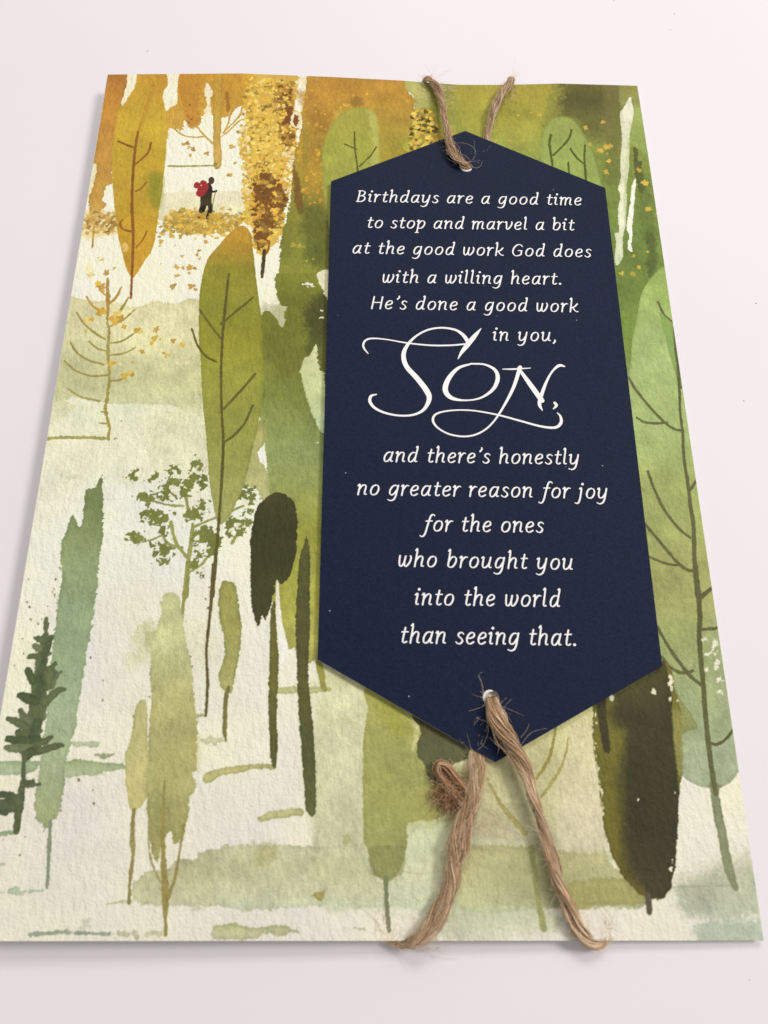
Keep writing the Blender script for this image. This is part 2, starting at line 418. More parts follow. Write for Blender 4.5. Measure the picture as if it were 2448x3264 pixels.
('stroke',[(-33.11,-89.68),(-31.94,-89.47)],[0.72,0.81],(190,186,142),None,0.8,0.15,0.04,0.1),
('stroke',[(-41.74,-85.51),(-39.37,-85.19),(-37.93,-85.19)],[0.12,0.34,0.48],(186,178,132),None,0.8,0.12,0.04,0.1),
('fill',[(-23.5,-88.94),(-21.98,-88.41),(-20.3,-88.41),(-17.61,-89.16),(-17.53,-90.43),(-22.07,-90.38),(-22.95,-89.9)],[(-62.49,(180,180,122))],None,0.95,0.2,0.05,1,0.25,None,1.0,1.0),
('fill',[(-27.97,-85.73),(-26.52,-85.73),(-26.46,-86.49),(-27.43,-86.38)],[(-62.51,(198,194,150))],None,0.7,0.4,0.3,1,0.25,None,1.0,1.0),
('fill',[(-24.31,-88.73),(-20.5,-88.41),(-17.82,-88.99),(-14.96,-88.56),(-12.8,-88.48),(-10.59,-89.48),(-12.5,-89.69),(-13.56,-90.11),(-14.42,-89.69),(-16.11,-89.41),(-17.5,-90.26),(-21.79,-90.46),(-24.18,-90.46)],[(-90.43,(196,194,150)),(-88.31,(178,182,124))],None,0.95,0.2,0.05,1,0.25,None,1.0,1.0),
('fill',[(-2.19,-88.95),(-1.59,-88.59),(-0.26,-88.91),(-0.98,-89.17)],[(-62.43,(186,186,150))],None,0.8,0.2,0.05,1,0.25,None,1.0,1.0),
('fill',[(-18.05,-72.78),(-16.59,-71.99),(-14.09,-71.52),(-10.95,-71.37),(-10.91,-72.31),(-13.79,-72.62),(-17.02,-73.32),(-17.77,-73.2)],[(-62.47,(182,176,112))],None,0.95,0.15,0.05,1,0.25,None,1.0,1.0),
('fill',[(-8.5,-83.99),(-6.68,-83.44),(-6.9,-84.43),(-7.86,-84.97)],[(-62.45,(156,146,66))],None,0.8,0.25,0.2,1,0.25,None,1.0,1.0),
('fill',[(-4.04,-75.37),(-2.92,-75.26),(-3.02,-76.63),(-3.89,-76.63)],[(-62.44,(184,180,112))],None,0.7,0.25,0.3,1,0.25,None,1.0,1.0),
('fill',[(-18.04,-77.1),(-15.09,-76.64),(-15.24,-78.45),(-17.64,-79.8)],[(-62.48,(176,166,100))],None,0.5,0.4,0.6,1,0.25,None,1.0,1.0),
('fill',[(-9.3,-78.67),(-8.31,-78.67),(-8.29,-79.23),(-9.03,-79.16)],[(-62.45,(160,150,100))],None,0.4,0.2,0.3,1,0.25,None,1.0,1.0),
('fill',[(-16.04,-51.57),(-12.46,-51.45),(-12.34,-52.49),(-15.99,-52.56)],[(-29.31,(190,187,124))],None,0.95,0.12,0.05,1,0.25,None,1.0,1.0),
('fill',[(-12.49,-52.54),(-10.46,-51.55),(-7.14,-51.43),(-6.86,-52.05),(-10.16,-52.53)],[(-29.27,(190,187,124))],None,0.9,0.15,0.05,1,0.25,None,1.0,1.0),
('fill',[(-28.81,-60.39),(-27.03,-59.94),(-24.81,-60.23),(-24.78,-60.62),(-27.98,-61.05)],[(-29.4,(206,202,152))],None,0.9,0.2,0.05,1,0.25,None,1.0,1.0),
('fill',[(-27.95,-66.88),(-27.56,-66.04),(-26.6,-65.37),(-22.05,-64.53),(-19.0,-64.21),(-15.91,-64.32),(-15.87,-65.05),(-19.2,-65.11),(-22.74,-65.79),(-25.25,-66.23),(-26.45,-67.24),(-27.46,-67.36)],[(-29.38,(184,178,112))],None,1.0,0.15,0.05,1,0.25,None,1.0,1.0),
('fill',[(-30.47,-56.24),(-28.17,-56.18),(-28.14,-56.58),(-30.42,-56.74)],[(-29.42,(190,187,130))],None,0.9,0.1,0.05,1,0.25,None,1.0,1.0),
('fill',[(-17.74,-72.64),(-15.79,-71.59),(-12.27,-71.28),(-12.23,-72.16),(-15.72,-72.87)],[(-29.32,(194,190,130))],None,0.8,0.2,0.05,1,0.25,None,1.0,1.0),
('fill',[(-65.05,92.97),(-58.95,92.95),(-58.62,89.13),(-58.61,85.88),(-59.03,81.74),(-59.33,75.84),(-59.46,70.5),(-59.24,65.26),(-58.52,58.84),(-59.17,58.4),(-59.92,57.12),(-60.13,53.98),(-59.42,52.33),(-60.03,50.67),(-60.04,47.6),(-60.54,46.38),(-61.95,47.57),(-62.82,51.65),(-63.14,54.55),(-62.88,58.34),(-62.71,63.04),(-63.66,64.32),(-63.72,66.05),(-63.54,74.01),(-64.04,84.95)],[(47.62,(198,155,66)),(58.39,(196,147,60)),(66.97,(194,141,56)),(80.35,(190,131,46)),(91.54,(192,123,46))],'rust_trunk',1.0,0.2,0.05,1,0.15,None,1.0,1.0),
('stroke',[(-61.13,48.4),(-60.97,45.16),(-60.69,41.1)],[0.73,0.52,0.39],(178,124,42),'rust_trunk',1.0,0.05,0.04,0.1),
('fill',[(-64.8,63.86),(-63.63,64.1),(-62.7,63.47),(-62.54,61.75),(-62.88,58.34),(-63.21,54.55),(-63.82,54.12)],[(94.37,(226,214,160))],None,0.9,0.12,0.05,1,0.05,None,1.0,1.0),
('fill',[(-64.97,50.38),(-56.72,50.72),(-56.0,44.84),(-64.08,43.91)],[(94.4,(226,196,110))],None,0.55,0.8,0.5,1,0,None,1.0,1.0),
('fill',[(-57.06,92.92),(-30.2,92.23),(-29.62,81.89),(-30.83,81.41),(-32.2,80.71),(-33.47,78.5),(-35.54,77.83),(-37.33,78.25),(-38.95,78.69),(-40.09,77.57),(-40.76,74.92),(-42.64,74.37),(-43.64,76.66),(-44.27,77.09),(-44.2,74.22),(-46.93,74.28),(-47.52,72.42),(-48.48,71.53),(-59.64,74.95),(-57.82,83.57),(-56.65,86.56)],[(74.24,(208,161,62)),(82.68,(204,153,48)),(91.32,(202,145,44))],None,1.0,0.3,0.05,1,0.12,None,1.0,1.6),
('fill',[(-57.02,90.05),(-53.63,91.43),(-49.97,87.22),(-48.6,80.19),(-47.69,72.42),(-47.43,67.18),(-47.31,60.31),(-47.29,54.41),(-47.44,47.81),(-47.69,41.39),(-49.25,37.24),(-51.01,33.35),(-51.8,34.11),(-52.95,36.21),(-54.08,39.71),(-55.51,44.05),(-56.91,50.11),(-58.24,57.15),(-59.23,63.53),(-59.84,71.38),(-59.7,79.0),(-58.89,83.57)],[(34.33,(206,153,44)),(48.15,(198,155,38)),(56.41,(186,150,42)),(64.92,(196,161,42)),(75.89,(205,167,46)),(90.51,(202,153,44))],'leaf_tree_gold',1.0,0.06,0.05,1,0.03,None,1.0,1.0),
('fill',[(-50.17,61.11),(-47.38,60.31),(-47.53,51.91),(-49.8,54.37)],[(94.32,(142,140,40))],'leaf_tree_gold',0.75,0.1,1.0,1,0,None,1.0,1.0),
('fill',[(-56.17,91.46),(-50.37,91.39),(-48.77,85.84),(-49.33,80.41),(-53.2,87.23)],[(94.32,(196,141,40))],None,0.5,0.1,0.5,1,0,None,1.0,1.0),
('fill',[(-47.11,91.36),(-41.68,91.3),(-41.02,82.68),(-40.6,77.35),(-40.94,74.92),(-42.48,74.59),(-43.64,76.66),(-44.38,79.54)],[(74.68,(186,125,44)),(91.32,(194,133,40))],None,0.75,0.3,0.3,1,0.1,None,1.0,1.0),
('fill',[(-36.62,91.24),(-34.03,90.28),(-33.77,80.48),(-35.04,78.27),(-36.07,80.47)],[(94.13,(190,133,42))],None,0.4,0.3,0.4,1,0,None,1.0,1.0),
('dab',[(-43.12,81.42,0.25),(-43.31,78.21,0.32),(-42.52,77.11,0.25),(-43.04,76.22,0.21)],[(130,80,25)],None,0.9),
('fill',[(-58.93,92.46),(-56.86,92.44),(-56.58,87.25),(-57.41,84.72),(-58.17,82.88),(-58.83,80.92),(-59.25,82.42),(-58.89,85.18),(-58.62,88.2)],[(94.41,(240,228,190))],None,1.0,0.12,0.05,1,0,None,1.0,1.0),
('fill',[(-49.38,92.34),(-46.55,92.31),(-46.56,87.2),(-46.27,81.77),(-47.43,80.87),(-48.62,79.61),(-49.17,81.76),(-49.85,84.39),(-49.35,86.3),(-48.89,87.9)],[(94.28,(242,232,196))],None,1.0,0.12,0.05,1,0,None,1.0,1.0),
('fill',[(-39.9,87.71),(-38.93,87.17),(-38.11,84.7),(-38.48,82.91),(-37.83,78.91),(-38.63,78.25),(-39.42,78.46),(-39.65,79.66),(-39.13,81.13),(-39.45,83.13),(-39.89,84.7)],[(94.18,(240,226,186))],None,1.0,0.15,0.05,1,0,None,1.0,1.0),
('fill',[(-19.86,89.71),(-18.59,89.54),(-15.34,90.85),(-15.34,86.49),(-16.01,83.38),(-16.91,84.52),(-16.36,87.13),(-18.53,87.72),(-19.44,88.13)],[(94.84,(236,222,176))],None,1.0,0.15,0.05,1,0,None,1.0,1.0),
('fill',[(-38.4,92.22),(-36.15,92.2),(-35.61,80.48),(-35.23,70.83),(-34.73,67.81),(-34.7,63.51),(-36.06,63.4),(-36.63,67.35),(-37.5,78.25)],[(63.5,(204,166,80)),(76.06,(206,163,60)),(91.25,(200,151,48))],'bare_tree',1.0,0.08,0.05,1,0.2,None,1.0,1.0),
('stroke',[(-46.24,74.42),(-44.05,72.55),(-41.57,71.97),(-39.08,72.17)],[0.35,0.42,0.42,0.42],(206,160,66),'bare_tree',1.0,0.06,0.04,0.1),
('stroke',[(-41.33,75.48),(-39.18,72.61),(-36.72,69.94)],[0.42,0.42,0.42],(206,160,66),'bare_tree',1.0,0.06,0.04,0.1),
('stroke',[(-30.13,77.38),(-31.49,76.64),(-33.68,73.68),(-35.38,72.05)],[0.42,0.42,0.42,0.35],(206,160,66),'bare_tree',1.0,0.06,0.04,0.1),
('stroke',[(-30.84,81.63),(-31.2,78.75),(-32.79,76.09),(-34.87,73.23)],[0.49,0.49,0.42,0.42],(206,160,66),'bare_tree',1.0,0.06,0.04,0.1),
('stroke',[(-33.53,79.38),(-33.84,76.08),(-34.57,73.89)],[0.49,0.42,0.35],(206,160,66),'bare_tree',1.0,0.06,0.04,0.1),
('stroke',[(-34.78,85.01),(-34.31,82.25),(-34.08,79.82)],[0.78,0.92,0.71],(166,112,34),None,1.0,0.12,0.04,0.1),
('stroke',[(-46.51,63.66),(-42.92,63.63),(-37.81,63.89),(-36.1,63.92)],[0.44,0.48,0.41,0.48],(168,158,82),None,1.0,0.08,0.04,0.1),
('dab',[(-35.97,64.43,0.48),(-35.31,64.79,0.34),(-35.69,63.07,0.31)],[(150,124,56)],None,0.9),
('dab',[(-43.82,69.93,0.62),(-42.81,70.21,0.69),(-42.29,68.99,0.62),(-41.28,68.49,0.62),(-41.82,66.75,0.55),(-38.08,67.32,0.76),(-32.52,69.35,0.9),(-31.41,73.58,0.63),(-30.23,67.58,0.69),(-29.55,65.96,0.62),(-32.33,61.42,0.68),(-31.53,64.76,0.45),(-29.51,63.69,0.48),(-32.83,61.2,0.41)],[(200,148,56),(186,136,52),(212,164,72),(172,134,56)],None,0.9),
('dabs',[(-45.43,50.92),(-42.49,51.59),(-39.11,51.03),(-35.11,51.1),(-31.37,50.13),(-29.09,48.53),(-30.13,46.68),(-33.66,45.21),(-38.6,45.13),(-43.2,45.05),(-45.99,46.62)],340,(0.36,0.8),[(214,170,58),(194,154,56),(168,138,54),(230,192,84),(220,176,60),(184,152,64)],None,0.9,3),
('dabs',[(-64.14,49.16),(-61.03,50.65),(-57.03,50.51),(-56.2,46.45),(-56.44,44.44),(-59.66,45.19),(-63.2,44.73)],95,(0.3,0.66),[(186,140,58),(162,126,52),(200,156,70),(220,184,100)],None,0.9,4),
('dab',[(-33.5,51.95,0.53),(-31.65,51.77,0.5),(-32.23,50.53,0.47),(-39.51,51.85,0.43),(-42.14,51.39,0.47),(-44.7,50.31,0.6),(-46.12,43.0,0.72),(-46.15,41.73,0.46),(-46.57,44.2,0.39),(-47.11,47.82,0.46),(-42.9,41.94,0.23),(-44.0,44.84,0.46),(-36.46,47.19,0.53)],[(214,170,58),(194,154,56),(168,138,54),(230,192,84),(220,176,60),(184,152,64)],None,0.9),
('dab',[(-36.34,42.96,0.66),(-37.73,40.76,0.42),(-41.18,39.28,0.49),(-37.95,39.57,0.59),(-37.38,38.6,0.45),(-45.52,37.1,0.16),(-42.04,36.3,0.78),(-40.74,36.21,0.45),(-39.29,36.35,0.84),(-38.14,36.05,0.39),(-41.67,34.15,0.71),(-42.38,31.46,0.96),(-38.54,31.52,0.77),(-37.51,30.7,0.45),(-39.16,34.88,0.32)],[(200,148,56),(186,136,52),(212,164,72),(172,134,56)],None,0.9),
('dab',[(-58.4,38.0,0.58),(-60.16,34.18,0.77),(-56.85,34.69,0.83),(-55.39,35.87,0.45),(-59.11,38.45,0.26)],[(206,168,86),(200,150,60),(186,142,64)],None,0.9),
('fill',[(-61.64,36.86),(-60.65,36.68),(-59.52,34.18),(-60.01,33.03),(-61.22,34.93)],[(94.35,(232,216,150))],None,0.7,0.4,0.4,1,0,None,1.0,1.0),
('dabs',[(-47.36,50.27),(-28.76,51.0),(-29.4,45.68),(-34.52,43.59),(-43.09,43.85),(-47.47,44.98)],110,(0.26,0.59),[(214,170,58),(194,154,56),(168,138,54),(230,192,84),(220,176,60),(184,152,64)],None,0.85,41),
('stroke',[(-52.61,84.94),(-53.43,79.04),(-54.31,73.44)],[0.86,0.92,0.56],(180,124,36),'leaf_tree_gold',0.45,0.05,0.25,0.1),
('stroke',[(-54.41,73.44),(-54.56,68.81),(-54.3,62.75),(-54.05,58.5),(-53.44,52.23),(-52.24,44.1),(-51.46,35.08),(-50.92,28.39)],[0.56,0.62,0.65,0.64,0.67,0.65,0.58,0.51],(150,92,28),'leaf_tree_gold',1.0,0.05,0.04,0.1),
('stroke',[(-58.59,70.51),(-56.94,69.66),(-54.84,68.81)],[0.59,0.55,0.52],(158,102,34),'leaf_tree_gold',1.0,0.05,0.04,0.1),
('stroke',[(-51.12,70.18),(-51.46,67.55),(-52.7,65.58),(-53.98,64.13)],[0.55,0.55,0.51,0.44],(158,102,34),'leaf_tree_gold',1.0,0.05,0.04,0.1),
('stroke',[(-50.96,58.97),(-51.81,57.48),(-53.04,56.4)],[0.47,0.5,0.47],(158,102,34),'leaf_tree_gold',1.0,0.05,0.04,0.1),
('stroke',[(-54.96,48.75),(-55.48,47.6),(-54.78,46.15),(-52.95,45.46)],[0.36,0.49,0.53,0.46],(158,102,34),'leaf_tree_gold',1.0,0.05,0.04,0.1),
('stroke',[(-49.37,45.76),(-50.09,43.34),(-51.38,41.13)],[0.36,0.39,0.39],(158,102,34),'leaf_tree_gold',1.0,0.05,0.04,0.1),
('fill',[(-54.24,42.47),(-53.4,42.29),(-52.94,41.11),(-53.29,39.92),(-53.91,40.5)],[(94.41,(232,196,112))],None,0.7,0.3,0.1,1,0,None,1.0,1.0),
('fill',[(-37.66,58.57),(-36.89,59.14),(-36.28,58.3),(-36.06,57.21),(-36.06,55.45),(-36.01,53.98),(-35.62,52.53),(-35.63,50.88),(-36.12,50.38),(-36.23,49.23),(-36.89,49.22),(-36.69,50.86),(-36.6,52.19),(-36.97,52.68),(-37.37,51.06),(-38.56,50.91),(-38.42,53.11),(-38.61,55.4),(-37.94,57.09)],[(49.22,(56,40,24)),(52.1,(38,34,20)),(53.34,(70,62,26)),(55.43,(58,46,28)),(59.21,(58,42,28))],'hiker',1.0,0.04,0.03,1,0,None,1.0,0.3),
('fill',[(-37.11,60.28),(-36.54,60.71),(-35.92,60.17),(-35.88,59.24),(-36.25,58.73),(-36.87,58.88),(-37.13,59.56)],[(94.17,(82,56,42))],'hiker',1.0,0.02,0.03,1,0,None,1.0,0.3),
('stroke',[(-36.91,60.28),(-36.53,60.63),(-36.06,60.25)],[0.27,0.31,0.24],(40,28,22),'hiker',1.0,0.02,0.04,0.1),
('stroke',[(-36.68,57.33),(-35.95,56.62),(-35.18,56.81)],[0.61,0.54,0.51],(38,28,20),'hiker',1.0,0.03,0.04,0.1),
('stroke',[(-35.31,56.72),(-35.59,54.2),(-35.77,51.91)],[0.2,0.17,0.13],(120,100,50),None,1.0,0.02,0.04,0.1),
('dab',[(-38.48,49.52,0.33),(-36.23,50.46,0.27),(-38.11,51.04,0.27),(-36.32,49.55,0.33)],[(150,70,34),(196,140,44)],None,0.9),
('stroke',[(-38.34,59.11),(-38.13,58.99)],[1.35,1.35],(160,42,40),'backpack',1.0,0.04,0.04,0),
('stroke',[(-37.88,58.44),(-37.67,58.32)],[1.22,1.22],(160,42,40),'backpack',1.0,0.04,0.04,0),
('stroke',[(-39.65,58.54),(-39.44,58.42)],[1.35,1.35],(160,42,40),'backpack',1.0,0.04,0.04,0),
('stroke',[(-39.94,57.98),(-39.73,57.86)],[0.81,0.81],(160,42,40),'backpack',1.0,0.04,0.04,0),
('stroke',[(-38.47,57.29),(-38.25,57.17)],[2.02,2.02],(160,42,40),'backpack',1.0,0.04,0.04,0),
('stroke',[(-38.78,56.24),(-38.57,56.11)],[1.82,1.82],(160,42,40),'backpack',1.0,0.04,0.04,0),
('stroke',[(-39.01,55.73),(-38.8,55.61)],[0.94,0.94],(160,42,40),'backpack',1.0,0.04,0.04,0),
('stroke',[(-37.94,57.51),(-37.73,57.39)],[1.49,1.48],(160,42,40),'backpack',1.0,0.04,0.04,0),
('fill',[(-30.74,92.2),(-19.09,92.82),(-18.35,87.73),(-18.49,79.61),(-17.81,69.47),(-18.76,63.39),(-18.82,57.01),(-19.55,50.74),(-19.52,46.66),(-21.01,43.41),(-23.14,40.12),(-25.64,40.95),(-26.48,46.54),(-29.26,48.53),(-29.47,49.14),(-28.5,52.24),(-29.31,56.83),(-28.59,63.2),(-30.5,67.45),(-30.94,71.77),(-29.51,73.98)],[(40.98,(210,163,46)),(71.91,(212,167,48)),(91.49,(206,155,44))],'leafy_tree',0.85,0.45,0.05,1,0,None,0.6,1.4),
('dabs',[(-30.52,88.53),(-19.11,89.06),(-17.81,69.47),(-19.07,62.53),(-19.6,48.28),(-22.86,40.99),(-25.85,41.74),(-26.53,47.35),(-29.11,48.73),(-28.22,53.08),(-29.14,56.83),(-28.35,63.2),(-30.54,70.91)],430,(0.41,0.82),[(242,198,72),(222,172,52),(172,138,48),(238,200,86),(226,178,52),(160,124,44)],'leafy_tree',0.95,7),
('fill',[(-26.88,61.53),(-22.96,61.6),(-20.53,60.8),(-19.4,54.9),(-20.38,50.73),(-22.79,45.79),(-23.73,41.97),(-25.2,41.75),(-26.1,45.74),(-26.81,54.77)],[(94.41,(126,80,28))],'leafy_tree',1,0.35,0.05,1,0,None,0.35,1.0),
('dabs',[(-26.88,61.53),(-20.55,61.22),(-19.24,54.9),(-20.38,50.73),(-23.58,42.17),(-25.78,43.33),(-26.98,54.77)],95,(0.5,0.94),[(228,176,54),(156,122,46),(232,184,66),(146,108,42),(206,152,46)],'leafy_tree',0.97,31),
('dabs',[(-26.83,60.68),(-20.53,60.8),(-19.4,54.9),(-20.72,50.72),(-23.93,42.56),(-25.86,44.53)],40,(0.44,0.74),[(124,76,28)],'leafy_tree',0.97,32),
('fill',[(-23.16,87.51),(-19.95,87.66),(-18.79,80.94),(-18.23,71.21),(-18.74,66.84),(-20.93,69.4),(-21.99,77.27),(-23.33,83.46)],[(94.64,(140,92,34))],'leafy_tree',0.55,0.4,0.05,1,0,None,0.35,1.0),
('dabs',[(-23.16,87.51),(-19.95,87.66),(-18.23,71.21),(-19.08,66.84),(-21.31,70.26),(-22.34,77.26)],55,(0.42,0.77),[(134,84,30),(206,152,48),(168,124,46),(120,76,28)],'leafy_tree',0.95,33),
('dabs',[(-30.39,89.43),(-20.04,89.92),(-18.5,69.46),(-19.58,62.52),(-20.87,60.79),(-27.39,61.52),(-30.2,70.92)],200,(0.28,0.52),[(246,204,84),(238,188,62),(248,214,110)],'leafy_tree',0.95,42),
('dabs',[(-20.93,69.4),(-17.81,69.47),(-18.64,56.6),(-19.99,56.57)],60,(0.34,0.75),[(242,228,176),(240,216,140),(222,168,56)],None,0.9,8),
('dabs',[(-31.04,76.12),(-28.94,76.18),(-27.32,54.76),(-29.34,54.73)],110,(0.31,0.62),[(244,226,160),(240,208,116),(226,180,66),(200,156,60)],None,0.9,9),
('fill',[(-19.6,79.13),(-18.23,79.97),(-16.8,79.66),(-16.67,77.88),(-17.14,75.42),(-18.09,74.82),(-19.19,75.81)],[(94.79,(238,222,170))],None,1.0,0.2,0.05,1,0,None,1.0,1.0),
('fill',[(-18.71,78.93),(-17.76,78.74),(-17.59,77.19),(-18.06,75.62),(-18.62,76.49)],[(94.78,(128,76,30))],None,1.0,0.15,0.05,1,0,None,1.0,1.0),
('stroke',[(-19.32,80.92),(-20.23,77.33),(-21.25,76.41)],[1.06,1.54,1.05],(134,76,26),'leafy_tree',1.0,0.25,0.04,0.1),
('stroke',[(-23.51,40.98),(-23.57,37.44),(-23.67,34.03)],[0.72,0.85,0.65],(76,60,34),'leafy_tree',1.0,0.05,0.04,0.1),
('stroke',[(-22.6,43.46),(-22.69,41.59),(-23.18,39.72)],[0.39,0.39,0.39],(150,90,34),'leafy_tree',1.0,0.05,0.04,0.1),
('fill',[(-15.49,93.01),(-8.6,92.44),(-7.03,23.65),(-17.63,23.51),(-17.88,26.76),(-19.23,27.12),(-20.25,30.95),(-20.06,38.67),(-19.98,45.84),(-19.22,48.7),(-18.56,54.92),(-18.25,63.4),(-17.81,69.47),(-16.64,75.22),(-16.98,79.66),(-16.22,83.28),(-15.34,86.49)],[(27.24,(128,132,42)),(31.77,(140,138,48)),(38.73,(134,134,48)),(46.71,(126,124,42)),(52.86,(136,126,42)),(57.05,(150,132,42)),(65.58,(174,141,42)),(74.31,(188,143,44)),(83.22,(180,127,44)),(91.9,(184,129,44))],'tall_green_tree',1.0,0.2,0.05,1,0.1,None,1.0,2),
('fill',[(-16.09,90.23),(-3.68,91.69),(7.91,91.09),(7.69,88.08),(9.35,85.4),(9.59,82.91),(9.01,79.34),(8.44,75.14),(8.53,68.37),(0.83,64.89),(-10.88,58.21),(-9.54,46.42),(-9.64,41.03),(-14.32,40.96)],[(41.45,(124,128,46)),(49.02,(118,116,40)),(55.24,(148,132,44)),(61.61,(164,140,44)),(71.47,(164,146,48)),(78.23,(176,142,48)),(83.41,(190,143,46)),(90.82,(190,137,46))],'tall_green_tree',1.0,0.15,0.05,1,0.05,None,1.0,2),
('fill',[(-15.69,78.36),(-10.14,78.87),(-10.8,73.83),(-11.68,67.87),(-11.9,58.19),(-14.96,58.14)],[(61.38,(196,145,44)),(77.78,(172,121,40))],None,0.6,0.4,1.6,1,0,None,1.0,2),
('fill',[(-11.74,88.72),(-5.83,90.11),(-3.05,84.33),(-8.35,82.01),(-11.07,83.94)],[(95.39,(172,121,40))],None,0.5,0.6,1.8,1,0,None,1.0,2),
('fill',[(-5.2,84.57),(-2.78,84.69),(-2.75,82.26),(-5.16,82.15)],[(95.67,(130,96,36))],None,0.55,0.3,0.5,1,0,None,1.0,1.0),
('fill',[(-18.1,85.92),(-14.16,85.63),(-10.51,81.23),(-10.31,73.62),(-13.83,75.3),(-16.85,81.01)],[(95.02,(162,111,38))],None,0.5,0.5,1.2,1,0,None,1.0,2),
('fill',[(-18.36,64.48),(-17.15,61.71),(-16.0,56.64),(-15.32,51.43),(-16.73,51.41),(-17.79,56.61)],[(94.8,(120,84,32))],None,0.85,0.2,0.3,1,0,None,1.0,1.0),
('fill',[(-15.43,52.47),(-9.71,50.91),(-9.32,36.88),(-13.21,37.21),(-15.46,44.7)],[(95.03,(94,98,36))],None,0.7,0.8,1.8,1,0,None,1.0,2),
('fill',[(-12.86,27.28),(-9.11,28.84),(-8.94,22.89),(-14.6,22.81)],[(95.06,(84,88,34))],None,0.8,0.5,1.0,1,0,None,1.0,2),
('dabs',[(-17.76,86.39),(-10.63,85.78),(-10.3,73.18),(-16.69,76.55)],22,(0.28,0.57),[(220,166,56),(206,150,44)],None,0.7,11),
('dabs',[(-18.16,69.46),(-10.87,69.64),(-11.77,53.78),(-15.14,53.72)],36,(0.27,0.58),[(224,168,48),(214,156,44)],None,0.75,12),
('dab',[(-17.35,42.47,0.66),(-16.02,42.29,0.72),(-15.03,42.11,0.46),(-14.23,38.37,0.33),(-12.94,38.78,0.33),(-14.13,53.74,0.4)],[(198,168,48)],None,0.7),
('fill',[(-20.77,34.71),(-18.84,35.02),(-14.39,35.29),(-9.13,35.56),(-4.26,35.83),(-3.37,31.13),(-3.12,14.6),(-2.36,-36.59),(-17.53,-36.68),(-18.73,-25.93),(-19.7,-14.6),(-20.57,-6.71),(-22.08,0.23),(-23.16,5.68),(-23.75,18.81),(-23.65,23.82),(-21.97,25.7),(-19.88,23.51),(-18.79,21.51),(-18.08,23.9),(-17.89,26.68),(-19.19,27.23),(-20.28,29.84)],[(-34.91,(156,154,62)),(-22.19,(146,146,56)),(-12.62,(149,158,84)),(-6.66,(143,155,88)),(-0.95,(136,147,74)),(7.47,(124,132,54)),(14.44,(118,120,42)),(21.17,(112,114,38)),(27.16,(114,115,37)),(34.27,(133,135,43))],'tall_green_tree',1.0,0.12,0.05,1,0,None,1.0,1.8),
('fill',[(-18.06,-28.16),(-8.49,-28.1),(-8.47,-47.02),(-9.27,-47.42),(-9.43,-46.63),(-10.09,-47.03),(-10.54,-47.77),(-10.91,-46.5),(-11.51,-44.9),(-12.97,-45.07),(-13.42,-44.59),(-14.27,-44.97),(-14.78,-44.38),(-15.52,-41.4),(-16.4,-36.15),(-16.99,-32.77)],[(-44.91,(168,164,80)),(-37.8,(162,158,66)),(-28.42,(154,152,60))],'tall_green_tree',1.0,0.15,0.05,1,0.2,None,1.0,1.5),
('fill',[(-13.69,27.21),(-9.38,30.1),(-9.06,18.55),(-12.21,18.96),(-14.34,23.49)],[(32.91,(70,72,32))],None,0.85,0.6,1.2,1,0,None,1.0,2),
('fill',[(-13.01,19.4),(-9.48,19.45),(-9.34,14.53),(-13.62,14.92)],[(32.92,(84,88,36))],None,0.7,0.4,0.8,1,0,None,1.0,1.0),
('fill',[(-23.33,25.21),(-15.32,28.12),(-15.73,18.92),(-21.31,13.49)],[(32.8,(104,106,34))],None,0.4,0.8,1.8,1,0,None,1.0,2),
('fill',[(-11.55,17.84),(-10.79,13.63),(-10.36,12.31),(-8.66,11.02),(-8.29,-2.52),(-9.99,-2.13),(-11.6,1.38),(-13.2,5.79),(-14.42,10.51),(-14.72,11.38),(-13.84,14.47),(-12.86,15.15)],[(-2.55,(196,210,160)),(5.81,(196,204,140)),(17.61,(210,212,152))],None,1.0,0.12,0.05,1,0.1,None,1.0,1.0),
('fill',[(-10.94,15.84),(-8.88,19.01),(-8.52,5.85),(-9.83,11.44)],[(32.94,(98,98,40))],'tall_green_tree',0.95,0.4,0.15,1,0,None,1.0,1.0),
('stroke',[(-10.06,-2.33),(-9.22,-2.77)],[0.19,0.19],(90,86,50),None,1.0,0.05,0.04,0.1),
('fill',[(-21.8,-5.91),(-21.24,-6.72),(-21.07,-8.32),(-21.79,-8.52)],[(32.74,(244,238,214))],None,1.0,0.12,0.05,1,0,None,1.0,1.0),
('fill',[(-12.03,34.84),(-9.34,35.85),(-9.14,28.68),(-10.19,30.08)],[(32.94,(228,220,178))],None,1.0,0.15,0.05,1,0,None,1.0,1.0),
('stroke',[(-14.85,32.39),(-14.12,32.31)],[0.33,0.36],(240,234,206),None,1.0,0.15,0.04,0.1),
('stroke',[(-14.05,32.5),(-12.92,32.42)],[0.51,0.56],(240,234,206),None,1.0,0.15,0.04,0.1),
('stroke',[(-13.02,31.94),(-12.29,31.86)],[0.33,0.36],(240,234,206),None,1.0,0.15,0.04,0.1),
('stroke',[(-14.18,31.83),(-13.7,31.74)],[0.22,0.24],(240,234,206),None,1.0,0.15,0.04,0.1),
('stroke',[(-10.85,24.23),(-10.37,24.14)],[0.21,0.24],(240,234,206),None,1.0,0.15,0.04,0.1),
('stroke',[(-10.82,25.85),(-10.5,25.76)],[0.14,0.16],(240,234,206),None,1.0,0.15,0.04,0.1),
('stroke',[(-10.85,-4.39),(-10.47,-4.46)],[0.17,0.19],(240,234,206),None,1.0,0.15,0.04,0.1),
